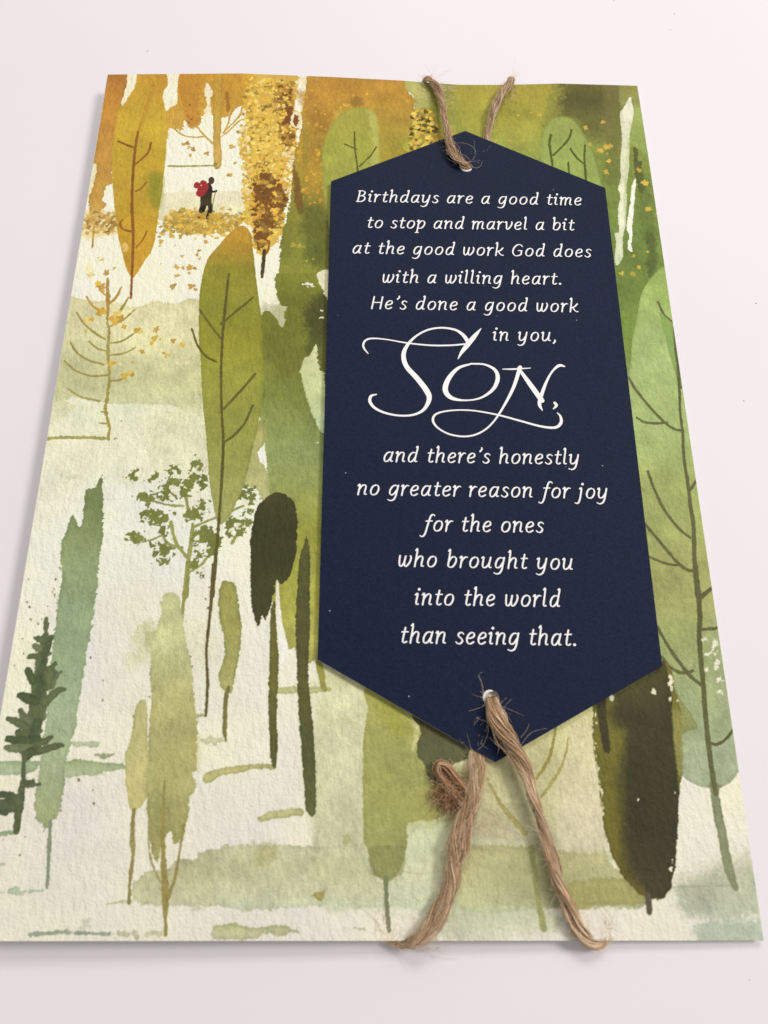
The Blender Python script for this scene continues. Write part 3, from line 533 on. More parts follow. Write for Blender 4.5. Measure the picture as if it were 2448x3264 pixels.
('fill',[(-24.05,-4.32),(-22.03,0.56),(-20.87,-2.65),(-21.18,-5.1),(-21.89,-6.32),(-21.72,-8.52),(-20.38,-10.1),(-19.53,-14.99),(-20.57,-16.54),(-22.16,-14.04),(-25.27,-13.68),(-24.79,-9.94)],[(-14.62,(180,178,112)),(0.64,(170,166,92))],None,1.0,0.2,0.05,1,0.15,None,1.0,1.0),
('stroke',[(-33.53,-35.38),(-33.7,-30.41),(-33.56,-25.68),(-33.48,-21.4)],[0.89,0.91,0.85,0.57],(146,148,76),'bush_tree',1.0,0.08,0.04,0.1),
('stroke',[(-33.84,-29.44),(-33.9,-34.29),(-33.93,-39.86)],[0.61,0.66,0.6],(146,146,72),'bush_tree',1.0,0.06,0.04,0.1),
('stroke',[(-33.42,-22.15),(-31.54,-21.2),(-28.96,-20.05)],[0.5,0.5,0.36],(150,150,76),'bush_tree',1.0,0.06,0.04,0.1),
('stroke',[(-37.67,-21.17),(-36.45,-24.96),(-34.05,-28.06)],[0.64,0.63,0.63],(150,150,76),'bush_tree',1.0,0.06,0.04,0.1),
('stroke',[(-42.68,-25.08),(-40.79,-24.62),(-39.05,-23.69)],[0.35,0.42,0.35],(150,150,76),'bush_tree',1.0,0.06,0.04,0.1),
('stroke',[(-39.39,-22.76),(-37.89,-25.34),(-35.0,-26.13)],[0.57,0.56,0.42],(150,150,76),'bush_tree',1.0,0.06,0.04,0.1),
('stroke',[(-33.51,-30.94),(-31.21,-29.31),(-29.8,-27.3)],[0.49,0.49,0.35],(150,150,76),'bush_tree',1.0,0.06,0.04,0.1),
('stroke',[(-41.6,-16.92),(-38.65,-17.7),(-35.58,-17.9)],[0.43,0.5,0.36],(150,150,76),'bush_tree',1.0,0.06,0.04,0.1),
('stroke',[(-35.59,-15.13),(-34.63,-18.58)],[0.51,0.57],(150,150,76),'bush_tree',1.0,0.06,0.04,0.1),
('stroke',[(-27.73,-19.73),(-24.97,-18.11),(-22.86,-17.33)],[0.5,0.5,0.5],(150,150,76),'bush_tree',1.0,0.06,0.04,0.1),
('stroke',[(-25.91,-25.25),(-24.97,-23.39),(-23.98,-22.26)],[0.57,0.5,0.28],(150,150,76),'bush_tree',1.0,0.06,0.04,0.1),
('fill',[(-37.73,-14.57),(-37.97,-15.83),(-38.79,-16.36),(-39.7,-15.85),(-40.19,-14.59),(-39.96,-13.33),(-39.14,-12.79),(-38.22,-13.31)],[(32.45,(118,124,56))],'bush_tree',1.0,0.5,0.05,1,0.05,None,0.45,1.0),
('fill',[(-36.63,-13.2),(-37.0,-13.81),(-38.0,-14.07),(-39.05,-13.83),(-39.53,-13.23),(-39.17,-12.62),(-38.17,-12.35),(-37.12,-12.6)],[(32.46,(118,124,56))],'bush_tree',1.0,0.5,0.05,1,0.05,None,0.45,1.0),
('fill',[(-38.76,-15.93),(-38.93,-16.48),(-39.47,-16.71),(-40.05,-16.49),(-40.34,-15.95),(-40.16,-15.4),(-39.63,-15.17),(-39.04,-15.39)],[(32.43,(118,124,56))],'bush_tree',1.0,0.5,0.05,1,0.05,None,0.45,1.0),
('fill',[(-41.73,-16.42),(-42.06,-17.07),(-42.99,-17.35),(-43.99,-17.09),(-44.46,-16.44),(-44.13,-15.79),(-43.2,-15.51),(-42.2,-15.77)],[(32.37,(118,124,56))],'bush_tree',1.0,0.5,0.05,1,0.05,None,0.45,1.0),
('fill',[(-41.31,-15.65),(-41.48,-16.03),(-41.97,-16.19),(-42.5,-16.04),(-42.75,-15.66),(-42.58,-15.28),(-42.08,-15.11),(-41.56,-15.27)],[(32.39,(118,124,56))],'bush_tree',1.0,0.5,0.05,1,0.05,None,0.45,1.0),
('fill',[(-39.26,-19.45),(-39.81,-20.04),(-41.25,-20.3),(-42.73,-20.07),(-43.4,-19.48),(-42.86,-18.89),(-41.42,-18.63),(-39.93,-18.87)],[(32.4,(118,124,56))],'bush_tree',1.0,0.5,0.05,1,0.05,None,0.45,1.0),
('fill',[(-38.91,-20.51),(-39.25,-21.25),(-40.22,-21.57),(-41.26,-21.27),(-41.76,-20.53),(-41.42,-19.78),(-40.44,-19.46),(-39.4,-19.76)],[(32.41,(118,124,56))],'bush_tree',1.0,0.5,0.05,1,0.05,None,0.45,1.0),
('fill',[(-38.37,-20.5),(-38.53,-21.03),(-39.01,-21.26),(-39.54,-21.04),(-39.8,-20.51),(-39.64,-19.98),(-39.16,-19.75),(-38.64,-19.97)],[(32.43,(118,124,56))],'bush_tree',1.0,0.5,0.05,1,0.05,None,0.45,1.0),
('fill',[(-36.76,-26.51),(-37.12,-27.49),(-38.16,-27.91),(-39.29,-27.51),(-39.85,-26.53),(-39.5,-25.54),(-38.44,-25.12),(-37.31,-25.53)],[(32.44,(118,124,56))],'bush_tree',1.0,0.5,0.05,1,0.05,None,0.45,1.0),
('fill',[(-37.83,-26.0),(-38.2,-26.37),(-39.18,-26.53),(-40.19,-26.38),(-40.64,-26.02),(-40.27,-25.66),(-39.29,-25.5),(-38.28,-25.64)],[(32.42,(118,124,56))],'bush_tree',1.0,0.5,0.05,1,0.05,None,0.45,1.0),
('fill',[(-28.61,-23.6),(-29.17,-24.66),(-30.68,-25.1),(-32.27,-24.68),(-33.0,-23.64),(-32.45,-22.58),(-30.93,-22.13),(-29.34,-22.56)],[(32.57,(118,124,56))],'bush_tree',1.0,0.5,0.05,1,0.05,None,0.45,1.0),
('fill',[(-27.91,-24.9),(-28.3,-25.79),(-29.37,-26.16),(-30.49,-25.8),(-31.02,-24.92),(-30.64,-24.03),(-29.56,-23.65),(-28.43,-24.01)],[(32.59,(118,124,56))],'bush_tree',1.0,0.5,0.05,1,0.05,None,0.45,1.0),
('fill',[(-30.94,-24.18),(-31.16,-25.23),(-31.87,-25.66),(-32.66,-25.24),(-33.06,-24.2),(-32.84,-23.14),(-32.12,-22.7),(-31.34,-23.13)],[(32.55,(118,124,56))],'bush_tree',1.0,0.5,0.05,1,0.05,None,0.45,1.0),
('fill',[(-31.53,-19.61),(-32.0,-20.47),(-33.28,-20.84),(-34.62,-20.49),(-35.24,-19.64),(-34.78,-18.78),(-33.49,-18.41),(-32.15,-18.76)],[(32.53,(118,124,56))],'bush_tree',1.0,0.5,0.05,1,0.05,None,0.45,1.0),
('fill',[(-31.0,-17.78),(-31.23,-18.59),(-31.91,-18.93),(-32.64,-18.61),(-33.01,-17.8),(-32.78,-16.99),(-32.1,-16.64),(-31.36,-16.97)],[(32.56,(118,124,56))],'bush_tree',1.0,0.5,0.05,1,0.05,None,0.45,1.0),
('fill',[(-33.05,-9.23),(-33.26,-10.07),(-33.9,-10.43),(-34.6,-10.09),(-34.95,-9.25),(-34.75,-8.4),(-34.11,-8.04),(-33.4,-8.39)],[(32.53,(118,124,56))],'bush_tree',1.0,0.5,0.05,1,0.05,None,0.45,1.0),
('fill',[(-31.83,-9.42),(-32.05,-9.87),(-32.65,-10.06),(-33.29,-9.88),(-33.58,-9.43),(-33.36,-8.98),(-32.76,-8.79),(-32.12,-8.97)],[(32.56,(118,124,56))],'bush_tree',1.0,0.5,0.05,1,0.05,None,0.45,1.0),
('fill',[(-31.65,-12.96),(-31.84,-13.9),(-32.48,-14.29),(-33.18,-13.91),(-33.53,-12.98),(-33.34,-12.03),(-32.7,-11.64),(-32.0,-12.02)],[(32.55,(118,124,56))],'bush_tree',1.0,0.5,0.05,1,0.05,None,0.45,1.0),
('fill',[(-32.67,-11.99),(-32.96,-12.38),(-33.71,-12.55),(-34.5,-12.4),(-34.85,-12.01),(-34.57,-11.62),(-33.81,-11.45),(-33.02,-11.6)],[(32.53,(118,124,56))],'bush_tree',1.0,0.5,0.05,1,0.05,None,0.45,1.0),
('fill',[(-34.17,-13.18),(-34.49,-13.62),(-35.34,-13.81),(-36.23,-13.64),(-36.63,-13.2),(-36.31,-12.76),(-35.46,-12.56),(-34.57,-12.74)],[(32.51,(118,124,56))],'bush_tree',1.0,0.5,0.05,1,0.05,None,0.45,1.0),
('fill',[(-34.76,-15.13),(-34.89,-15.95),(-35.37,-16.29),(-35.91,-15.95),(-36.2,-15.14),(-36.06,-14.32),(-35.58,-13.97),(-35.04,-14.31)],[(32.5,(118,124,56))],'bush_tree',1.0,0.5,0.05,1,0.05,None,0.45,1.0),
('fill',[(-37.42,-10.26),(-37.63,-10.77),(-38.23,-10.98),(-38.86,-10.78),(-39.17,-10.28),(-38.96,-9.77),(-38.36,-9.56),(-37.72,-9.76)],[(32.46,(118,124,56))],'bush_tree',1.0,0.5,0.05,1,0.05,None,0.45,1.0),
('fill',[(-36.23,-11.24),(-36.34,-11.74),(-36.68,-11.95),(-37.06,-11.75),(-37.25,-11.25),(-37.15,-10.74),(-36.81,-10.53),(-36.43,-10.74)],[(32.49,(118,124,56))],'bush_tree',1.0,0.5,0.05,1,0.05,None,0.45,1.0),
('fill',[(-43.46,-24.09),(-43.63,-24.98),(-44.23,-25.35),(-44.92,-24.99),(-45.29,-24.1),(-45.13,-23.21),(-44.52,-22.84),(-43.83,-23.2)],[(32.34,(118,124,56))],'bush_tree',1.0,0.5,0.05,1,0.05,None,0.45,1.0),
('fill',[(-42.47,-24.08),(-42.63,-24.71),(-43.15,-24.98),(-43.72,-24.72),(-44.02,-24.09),(-43.87,-23.46),(-43.35,-23.2),(-42.77,-23.46)],[(32.36,(118,124,56))],'bush_tree',1.0,0.5,0.05,1,0.05,None,0.45,1.0),
('fill',[(-45.41,-11.56),(-45.51,-12.0),(-45.85,-12.19),(-46.23,-12.01),(-46.43,-11.57),(-46.33,-11.12),(-45.99,-10.93),(-45.61,-11.12)],[(32.34,(118,124,56))],'bush_tree',1.0,0.5,0.05,1,0.05,None,0.45,1.0),
('fill',[(-41.98,-12.66),(-42.08,-12.94),(-42.38,-13.06),(-42.7,-12.95),(-42.85,-12.67),(-42.76,-12.39),(-42.46,-12.28),(-42.14,-12.39)],[(32.39,(118,124,56))],'bush_tree',1.0,0.5,0.05,1,0.05,None,0.45,1.0),
('fill',[(-40.53,-11.98),(-40.73,-12.32),(-41.28,-12.46),(-41.86,-12.33),(-42.13,-12.0),(-41.93,-11.66),(-41.38,-11.52),(-40.8,-11.65)],[(32.41,(118,124,56))],'bush_tree',1.0,0.5,0.05,1,0.05,None,0.45,1.0),
('fill',[(-22.14,-15.01),(-22.57,-15.62),(-23.68,-15.88),(-24.82,-15.64),(-25.32,-15.04),(-24.9,-14.44),(-23.79,-14.18),(-22.64,-14.42)],[(32.7,(118,124,56))],'bush_tree',1.0,0.5,0.05,1,0.05,None,0.45,1.0),
('fill',[(-24.29,-15.42),(-24.47,-16.4),(-25.06,-16.81),(-25.7,-16.41),(-26.02,-15.44),(-25.83,-14.45),(-25.25,-14.03),(-24.6,-14.44)],[(32.67,(118,124,56))],'bush_tree',1.0,0.5,0.05,1,0.05,None,0.45,1.0),
('fill',[(-22.26,-16.56),(-22.39,-17.54),(-22.83,-17.94),(-23.31,-17.54),(-23.56,-16.57),(-23.43,-15.59),(-23.0,-15.18),(-22.51,-15.58)],[(32.71,(118,124,56))],'bush_tree',1.0,0.5,0.05,1,0.05,None,0.45,1.0),
('fill',[(-25.76,-22.28),(-25.89,-23.44),(-26.35,-23.92),(-26.89,-23.45),(-27.18,-22.29),(-27.06,-21.12),(-26.59,-20.63),(-26.05,-21.11)],[(32.64,(118,124,56))],'bush_tree',1.0,0.5,0.05,1,0.05,None,0.45,1.0),
('fill',[(-24.43,-20.84),(-24.72,-21.27),(-25.46,-21.45),(-26.23,-21.28),(-26.57,-20.86),(-26.29,-20.43),(-25.54,-20.25),(-24.77,-20.42)],[(32.66,(118,124,56))],'bush_tree',1.0,0.5,0.05,1,0.05,None,0.45,1.0),
('fill',[(-22.58,-21.31),(-22.81,-22.01),(-23.44,-22.3),(-24.12,-22.02),(-24.43,-21.33),(-24.21,-20.64),(-23.57,-20.34),(-22.9,-20.62)],[(32.69,(118,124,56))],'bush_tree',1.0,0.5,0.05,1,0.05,None,0.45,1.0),
('fill',[(-22.27,-18.85),(-22.49,-19.34),(-23.08,-19.54),(-23.71,-19.35),(-23.99,-18.87),(-23.77,-18.38),(-23.17,-18.18),(-22.55,-18.37)],[(32.7,(118,124,56))],'bush_tree',1.0,0.5,0.05,1,0.05,None,0.45,1.0),
('fill',[(-23.93,-23.01),(-24.12,-23.38),(-24.61,-23.54),(-25.12,-23.39),(-25.35,-23.02),(-25.17,-22.65),(-24.68,-22.49),(-24.16,-22.64)],[(32.67,(118,124,56))],'bush_tree',1.0,0.5,0.05,1,0.05,None,0.45,1.0),
('fill',[(-29.04,-27.18),(-29.22,-27.8),(-29.74,-28.06),(-30.31,-27.81),(-30.58,-27.19),(-30.41,-26.57),(-29.88,-26.31),(-29.31,-26.56)],[(32.58,(118,124,56))],'bush_tree',1.0,0.5,0.05,1,0.05,None,0.45,1.0),
('fill',[(-31.74,-29.67),(-31.93,-30.08),(-32.46,-30.25),(-33.02,-30.09),(-33.28,-29.68),(-33.09,-29.27),(-32.56,-29.1),(-32.0,-29.26)],[(32.53,(118,124,56))],'bush_tree',1.0,0.5,0.05,1,0.05,None,0.45,1.0),
('fill',[(-30.71,-30.74),(-30.85,-31.0),(-31.24,-31.11),(-31.64,-31.0),(-31.82,-30.75),(-31.68,-30.5),(-31.3,-30.39),(-30.89,-30.49)],[(32.55,(118,124,56))],'bush_tree',1.0,0.5,0.05,1,0.05,None,0.45,1.0),
('fill',[(-32.06,-25.96),(-32.16,-26.43),(-32.49,-26.62),(-32.86,-26.43),(-33.04,-25.97),(-32.94,-25.5),(-32.61,-25.3),(-32.24,-25.49)],[(32.53,(118,124,56))],'bush_tree',1.0,0.5,0.05,1,0.05,None,0.45,1.0),
('fill',[(-39.53,-27.55),(-39.62,-27.91),(-39.9,-28.06),(-40.21,-27.92),(-40.37,-27.56),(-40.29,-27.2),(-40.01,-27.04),(-39.69,-27.19)],[(32.41,(118,124,56))],'bush_tree',1.0,0.5,0.05,1,0.05,None,0.45,1.0),
('fill',[(-38.7,-28.82),(-38.8,-29.07),(-39.08,-29.18),(-39.39,-29.08),(-39.54,-28.82),(-39.44,-28.57),(-39.16,-28.46),(-38.85,-28.56)],[(32.42,(118,124,56))],'bush_tree',1.0,0.5,0.05,1,0.05,None,0.45,1.0),
('fill',[(-37.27,-28.44),(-37.38,-28.75),(-37.72,-28.88),(-38.08,-28.76),(-38.25,-28.45),(-38.14,-28.14),(-37.8,-28.01),(-37.44,-28.14)],[(32.44,(118,124,56))],'bush_tree',1.0,0.5,0.05,1,0.05,None,0.45,1.0),
('fill',[(-38.2,-22.94),(-38.34,-23.62),(-38.81,-23.91),(-39.34,-23.63),(-39.62,-22.95),(-39.48,-22.26),(-39.01,-21.97),(-38.48,-22.25)],[(32.43,(118,124,56))],'bush_tree',1.0,0.5,0.05,1,0.05,None,0.45,1.0),
('fill',[(-37.17,-19.28),(-37.27,-19.55),(-37.56,-19.66),(-37.88,-19.55),(-38.03,-19.29),(-37.93,-19.02),(-37.64,-18.91),(-37.32,-19.01)],[(32.46,(118,124,56))],'bush_tree',1.0,0.5,0.05,1,0.05,None,0.45,1.0),
('fill',[(-37.13,-16.69),(-37.21,-16.96),(-37.46,-17.07),(-37.72,-16.96),(-37.85,-16.69),(-37.77,-16.42),(-37.53,-16.31),(-37.27,-16.42)],[(32.47,(118,124,56))],'bush_tree',1.0,0.5,0.05,1,0.05,None,0.45,1.0),
('fill',[(-31.77,-27.31),(-31.89,-27.62),(-32.22,-27.75),(-32.58,-27.63),(-32.75,-27.32),(-32.63,-27.01),(-32.3,-26.88),(-31.94,-27.0)],[(32.54,(118,124,56))],'bush_tree',1.0,0.5,0.05,1,0.05,None,0.45,1.0),
('fill',[(-30.32,-31.64),(-30.41,-31.79),(-30.65,-31.85),(-30.9,-31.79),(-31.02,-31.64),(-30.93,-31.49),(-30.69,-31.43),(-30.44,-31.49)],[(32.56,(118,124,56))],'bush_tree',1.0,0.5,0.05,1,0.05,None,0.45,1.0),
('stroke',[(-37.59,-14.96),(-37.37,-15.03)],[0.81,0.87],(232,226,196),None,1.0,0.25,0.04,0.1),
('stroke',[(-37.89,-16.31),(-37.67,-16.38)],[0.71,0.76],(232,226,196),None,1.0,0.25,0.04,0.1),
('stroke',[(-38.43,-15.54),(-38.21,-15.62)],[0.45,0.49],(232,226,196),None,1.0,0.25,0.04,0.1),
('stroke',[(-24.06,-17.15),(-23.84,-17.22)],[1.11,1.19],(232,226,196),None,1.0,0.25,0.04,0.1),
('stroke',[(-24.98,-16.97),(-24.76,-17.04)],[0.76,0.81],(232,226,196),None,1.0,0.25,0.04,0.1),
('stroke',[(-25.38,-21.52),(-25.17,-21.6)],[0.9,0.96],(232,226,196),None,1.0,0.25,0.04,0.1),
('stroke',[(-26.2,-22.65),(-25.98,-22.73)],[0.5,0.53],(232,226,196),None,1.0,0.25,0.04,0.1),
('stroke',[(-32.81,-24.19),(-32.59,-24.27)],[0.79,0.85],(232,226,196),None,1.0,0.25,0.04,0.1),
('stroke',[(-32.36,-25.3),(-32.14,-25.37)],[0.49,0.53],(232,226,196),None,1.0,0.25,0.04,0.1),
('stroke',[(-24.11,-21.89),(-23.89,-21.96)],[0.45,0.48],(232,226,196),None,1.0,0.25,0.04,0.1),
('stroke',[(-37.89,-15.54),(-37.82,-15.54)],[0.5,0.5],(118,124,56),'bush_tree',1.0,0.1,0.04,0.1),
('stroke',[(-37.19,-16.5),(-37.12,-16.49)],[0.43,0.43],(118,124,56),'bush_tree',1.0,0.1,0.04,0.1),
('stroke',[(-23.43,-14.64),(-23.36,-14.64)],[0.43,0.43],(118,124,56),'bush_tree',1.0,0.1,0.04,0.1),
('stroke',[(-25.35,-20.96),(-25.28,-20.96)],[0.43,0.43],(118,124,56),'bush_tree',1.0,0.1,0.04,0.1),
('stroke',[(-24.58,-21.89),(-24.5,-21.89)],[0.36,0.36],(118,124,56),'bush_tree',1.0,0.1,0.04,0.1),
('stroke',[(-25.51,-22.28),(-25.44,-22.27)],[0.36,0.36],(118,124,56),'bush_tree',1.0,0.1,0.04,0.1),
('fill',[(-28.71,47.55),(-26.71,45.32),(-25.95,40.77),(-24.73,32.73),(-23.92,28.02),(-23.19,23.41),(-22.29,14.45),(-21.94,7.23),(-22.21,0.92),(-23.3,-6.57),(-23.85,-10.55),(-24.78,-14.78),(-26.54,-19.56),(-28.29,-21.58),(-29.28,-20.21),(-29.95,-17.82),(-31.03,-13.22),(-32.51,-3.3),(-33.82,4.27),(-34.92,12.83),(-35.8,18.72),(-36.45,26.3),(-36.55,32.15),(-35.71,38.17),(-33.64,41.89),(-31.5,45.24)],[(-21.44,(166,166,92)),(-13.83,(160,160,82)),(-3.92,(154,154,66)),(6.44,(148,148,56)),(17.31,(146,142,42)),(27.94,(140,138,42)),(36.64,(148,136,40)),(41.52,(186,145,42)),(47.34,(194,145,42))],'leaf_tree_olive',1.0,0.06,0.05,1,0.12,None,1.0,1.0),
('stroke',[(-30.83,34.81),(-30.89,30.79),(-30.9,24.84)],[0.52,0.58,0.57],(110,104,36),'leaf_tree_olive',1.0,0.05,0.04,0.1),
('stroke',[(-30.84,33.11),(-30.97,25.11),(-30.97,18.72),(-30.57,9.89),(-29.78,1.39),(-29.04,-4.57),(-28.75,-12.74),(-28.66,-21.55),(-28.67,-27.84),(-28.71,-35.31)],[0.52,0.55,0.55,0.54,0.53,0.59,0.55,0.57,0.67,0.72],(98,88,36),'leaf_tree_olive',1.0,0.05,0.04,0.1),
('stroke',[(-28.98,-29.4),(-28.89,-36.51),(-29.0,-42.83),(-28.96,-46.06),(-28.35,-50.79),(-28.21,-56.43)],[0.67,0.6,0.54,0.54,0.53,0.47],(104,88,46),'leaf_tree_olive',1.0,0.05,0.04,0.1),
('stroke',[(-25.15,29.02),(-27.95,26.08),(-31.62,22.25)],[0.48,0.55,0.47],(104,98,38),'leaf_tree_olive',1.0,0.05,0.04,0.1),
('stroke',[(-36.24,25.73),(-33.56,21.86),(-31.37,18.85)],[0.4,0.47,0.47],(104,98,38),'leaf_tree_olive',1.0,0.05,0.04,0.1),
('stroke',[(-37.5,21.12),(-35.99,17.3),(-33.94,14.57),(-31.8,13.36)],[0.39,0.47,0.5,0.42],(104,98,38),'leaf_tree_olive',1.0,0.05,0.04,0.1),
('stroke',[(-23.76,10.62),(-26.28,6.92),(-29.47,2.73)],[0.54,0.53,0.45],(104,98,38),'leaf_tree_olive',1.0,0.05,0.04,0.1),
('stroke',[(-23.79,3.55),(-25.05,-0.22),(-27.1,-3.12),(-29.03,-4.69)],[0.49,0.52,0.52,0.44],(104,98,38),'leaf_tree_olive',1.0,0.05,0.04,0.1),
('stroke',[(-56.34,33.21),(-55.43,27.55),(-55.24,22.93),(-54.43,20.21),(-54.35,17.07),(-53.88,13.97),(-53.11,9.62),(-52.95,5.34),(-52.9,1.97),(-51.74,-1.33),(-51.59,-4.27)],[0.52,0.51,0.51,0.51,0.66,0.65,0.57,0.64,0.6,0.52,0.59],(166,150,70),'sapling',1.0,0.12,0.04,0.1),
('stroke',[(-56.43,33.08),(-56.08,29.29),(-55.25,24.5)],[0.38,0.44,0.5],(190,138,56),'sapling',1.0,0.05,0.04,0.1),
('stroke',[(-63.63,-4.15),(-59.25,-3.86),(-54.45,-3.89),(-51.47,-4.03)],[0.66,0.66,0.66,0.59],(172,166,92),'sapling',1.0,0.1,0.04,0.1),
('stroke',[(-60.22,28.67),(-58.81,26.45),(-57.38,25.17)],[0.32,0.32,0.31],(196,146,62),'sapling',1.0,0.05,0.04,0.1),
('stroke',[(-53.22,31.22),(-54.0,28.95),(-55.26,27.06)],[0.32,0.32,0.32],(196,146,62),'sapling',1.0,0.05,0.04,0.1),
('stroke',[(-51.42,28.61),(-52.98,25.23)],[0.32,0.31],(196,146,62),'sapling',1.0,0.05,0.04,0.1),
('stroke',[(-58.56,32.29),(-57.38,30.03),(-56.12,28.92)],[0.32,0.32,0.32],(196,146,62),'sapling',1.0,0.05,0.04,0.1),
('stroke',[(-60.33,28.65),(-58.41,26.12),(-55.9,24.99)],[0.36,0.47,0.47],(194,150,64),'sapling',1.0,0.05,0.04,0.1),
('stroke',[(-53.28,31.11),(-53.96,28.51),(-55.34,26.86)],[0.36,0.48,0.47],(194,150,64),'sapling',1.0,0.05,0.04,0.1),
('stroke',[(-51.39,28.55),(-52.78,25.27),(-54.52,23.4)],[0.36,0.47,0.47],(164,150,74),'sapling',1.0,0.05,0.04,0.1),
('stroke',[(-61.75,24.68),(-59.81,21.96),(-57.17,19.72),(-55.06,18.4)],[0.35,0.47,0.47,0.46],(164,150,74),'sapling',1.0,0.05,0.04,0.1),
('stroke',[(-49.85,25.54),(-51.75,23.21),(-54.29,21.58)],[0.35,0.47,0.47],(164,150,74),'sapling',1.0,0.05,0.04,0.1),
('stroke',[(-62.13,17.64),(-60.43,15.21),(-57.89,13.48),(-54.68,12.42)],[0.35,0.46,0.46,0.46],(164,150,74),'sapling',1.0,0.05,0.04,0.1),
('stroke',[(-49.39,19.74),(-51.52,18.0),(-53.97,17.43)],[0.35,0.46,0.46],(164,150,74),'sapling',1.0,0.05,0.04,0.1),
('stroke',[(-58.28,17.82),(-56.32,16.15),(-54.31,15.51)],[0.35,0.46,0.46],(164,150,74),'sapling',1.0,0.05,0.04,0.1),
('stroke',[(-48.63,16.47),(-50.79,15.11),(-53.62,14.64)],[0.35,0.46,0.46],(164,150,74),'sapling',1.0,0.05,0.04,0.1),
('stroke',[(-62.64,13.2),(-60.23,11.05),(-56.63,9.79),(-53.24,10.05)],[0.34,0.46,0.46,0.46],(164,150,74),'sapling',1.0,0.05,0.04,0.1),
('stroke',[(-49.1,10.53),(-50.82,9.0),(-52.89,8.76)],[0.34,0.46,0.46],(164,150,74),'sapling',1.0,0.05,0.04,0.1),
('stroke',[(-60.84,6.74),(-58.27,5.07),(-54.38,4.14)],[0.34,0.45,0.45],(164,150,74),'sapling',1.0,0.05,0.04,0.1),
('stroke',[(-53.75,-0.73),(-52.26,-0.76)],[0.33,0.45],(164,150,74),'sapling',1.0,0.05,0.04,0.1),
('stroke',[(-53.62,1.76),(-52.75,1.64)],[0.34,0.45],(164,150,74),'sapling',1.0,0.05,0.04,0.1),
('dab',[(-56.49,24.99,1.02),(-57.21,24.51,0.78),(-53.26,24.34,1.18),(-52.53,23.2,1.02),(-53.65,22.73,1.02),(-54.52,23.4,0.71),(-59.15,22.88,0.86),(-58.4,23.12,0.55),(-51.53,21.39,0.7),(-48.71,20.65,1.01),(-47.96,20.21,0.55),(-44.82,20.79,0.78),(-45.0,18.76,0.93),(-45.34,17.54,0.54),(-43.73,18.55,0.47),(-41.04,18.14,0.66),(-39.21,17.26,0.7),(-47.18,15.6,0.69),(-42.07,14.78,0.85),(-42.69,15.22,0.39),(-53.18,12.66,0.69),(-52.63,12.89,0.38),(-49.1,10.53,0.99),(-48.48,10.11,0.61),(-50.17,9.87,0.76),(-48.8,12.93,0.35),(-59.18,20.15,0.39),(-57.69,31.29,1.03),(-58.38,31.99,0.72),(-56.95,30.11,0.56)],[(226,180,60),(210,160,50),(232,196,90),(196,150,60)],None,0.9),
('dab',[(-54.08,12.21,0.38),(-39.0,12.92,0.85),(-37.86,13.07,0.54),(-39.78,13.05,0.46),(-51.27,12.69,0.61),(-55.86,20.1,0.54),(-60.5,3.57,0.45)],[(240,226,170)],None,0.6),
('fill',[(-17.13,-32.14),(-16.67,-33.62),(-16.09,-38.66),(-14.99,-42.76),(-14.37,-45.08),(-15.19,-47.05),(-16.0,-47.06),(-16.67,-41.14),(-17.15,-36.16)],[(-29.32,(230,224,198))],None,1.0,0.06,0.05,1,0,None,1.0,1.0),
('fill',[(-17.9,-37.56),(-17.22,-36.3),(-16.86,-40.59),(-16.16,-45.46),(-16.0,-50.22),(-15.92,-53.84),(-15.89,-57.65),(-15.52,-60.89),(-15.59,-63.59),(-15.85,-64.95),(-16.57,-63.59),(-17.32,-56.39),(-17.65,-51.27),(-17.72,-46.0),(-17.93,-41.14)],[(-63.84,(92,92,46)),(-48.65,(110,106,48)),(-37.83,(104,100,44))],'dark_oval_tree',1.0,0.1,0.05,1,0.2,None,1.0,1.0),
('fill',[(-19.55,-15.82),(-18.27,-14.98),(-16.45,-15.34),(-14.58,-16.93),(-13.88,-20.71),(-13.78,-25.9),(-14.36,-30.2),(-15.25,-32.17),(-15.65,-32.41),(-16.48,-33.01),(-17.17,-32.06),(-17.41,-34.07),(-18.03,-37.57),(-18.39,-38.26),(-18.88,-39.58),(-19.45,-38.61),(-20.05,-40.9),(-20.77,-39.31),(-21.48,-37.01),(-22.19,-29.36),(-22.45,-23.27),(-21.97,-19.52),(-21.14,-17.3)],[(-38.72,(68,66,34)),(-23.24,(60,60,30)),(-15.04,(72,70,36))],'dark_oval_tree',1.0,0.12,0.05,1,0.05,None,1.0,1.2),
('fill',[(-11.93,-23.68),(-11.2,-27.47),(-10.99,-33.44),(-10.88,-36.37),(-10.79,-43.78),(-10.81,-47.66),(-10.35,-52.81),(-9.77,-56.77),(-9.24,-61.18),(-8.8,-66.48),(-8.66,-70.72),(-8.86,-72.27),(-9.7,-72.27),(-10.5,-70.43),(-11.13,-64.99),(-11.65,-60.16),(-12.34,-53.88),(-12.94,-46.02),(-13.45,-37.83),(-13.27,-34.05),(-13.12,-27.78),(-12.44,-25.65)],[(-71.89,(98,100,54)),(-59.9,(94,94,50)),(-52.0,(100,98,46)),(-46.56,(86,84,44)),(-32.27,(84,84,42)),(-23.8,(98,94,44))],'slim_dark_tree',1.0,0.1,0.05,1,0.15,None,1.0,1.0),
('fill',[(-9.57,-46.5),(-8.33,-47.29),(-7.71,-50.18),(-7.39,-52.0),(-8.0,-52.21),(-8.57,-50.97),(-9.05,-49.14)],[(-29.26,(150,144,62))],None,1.0,0.08,0.05,1,0.15,None,1.0,1.0),
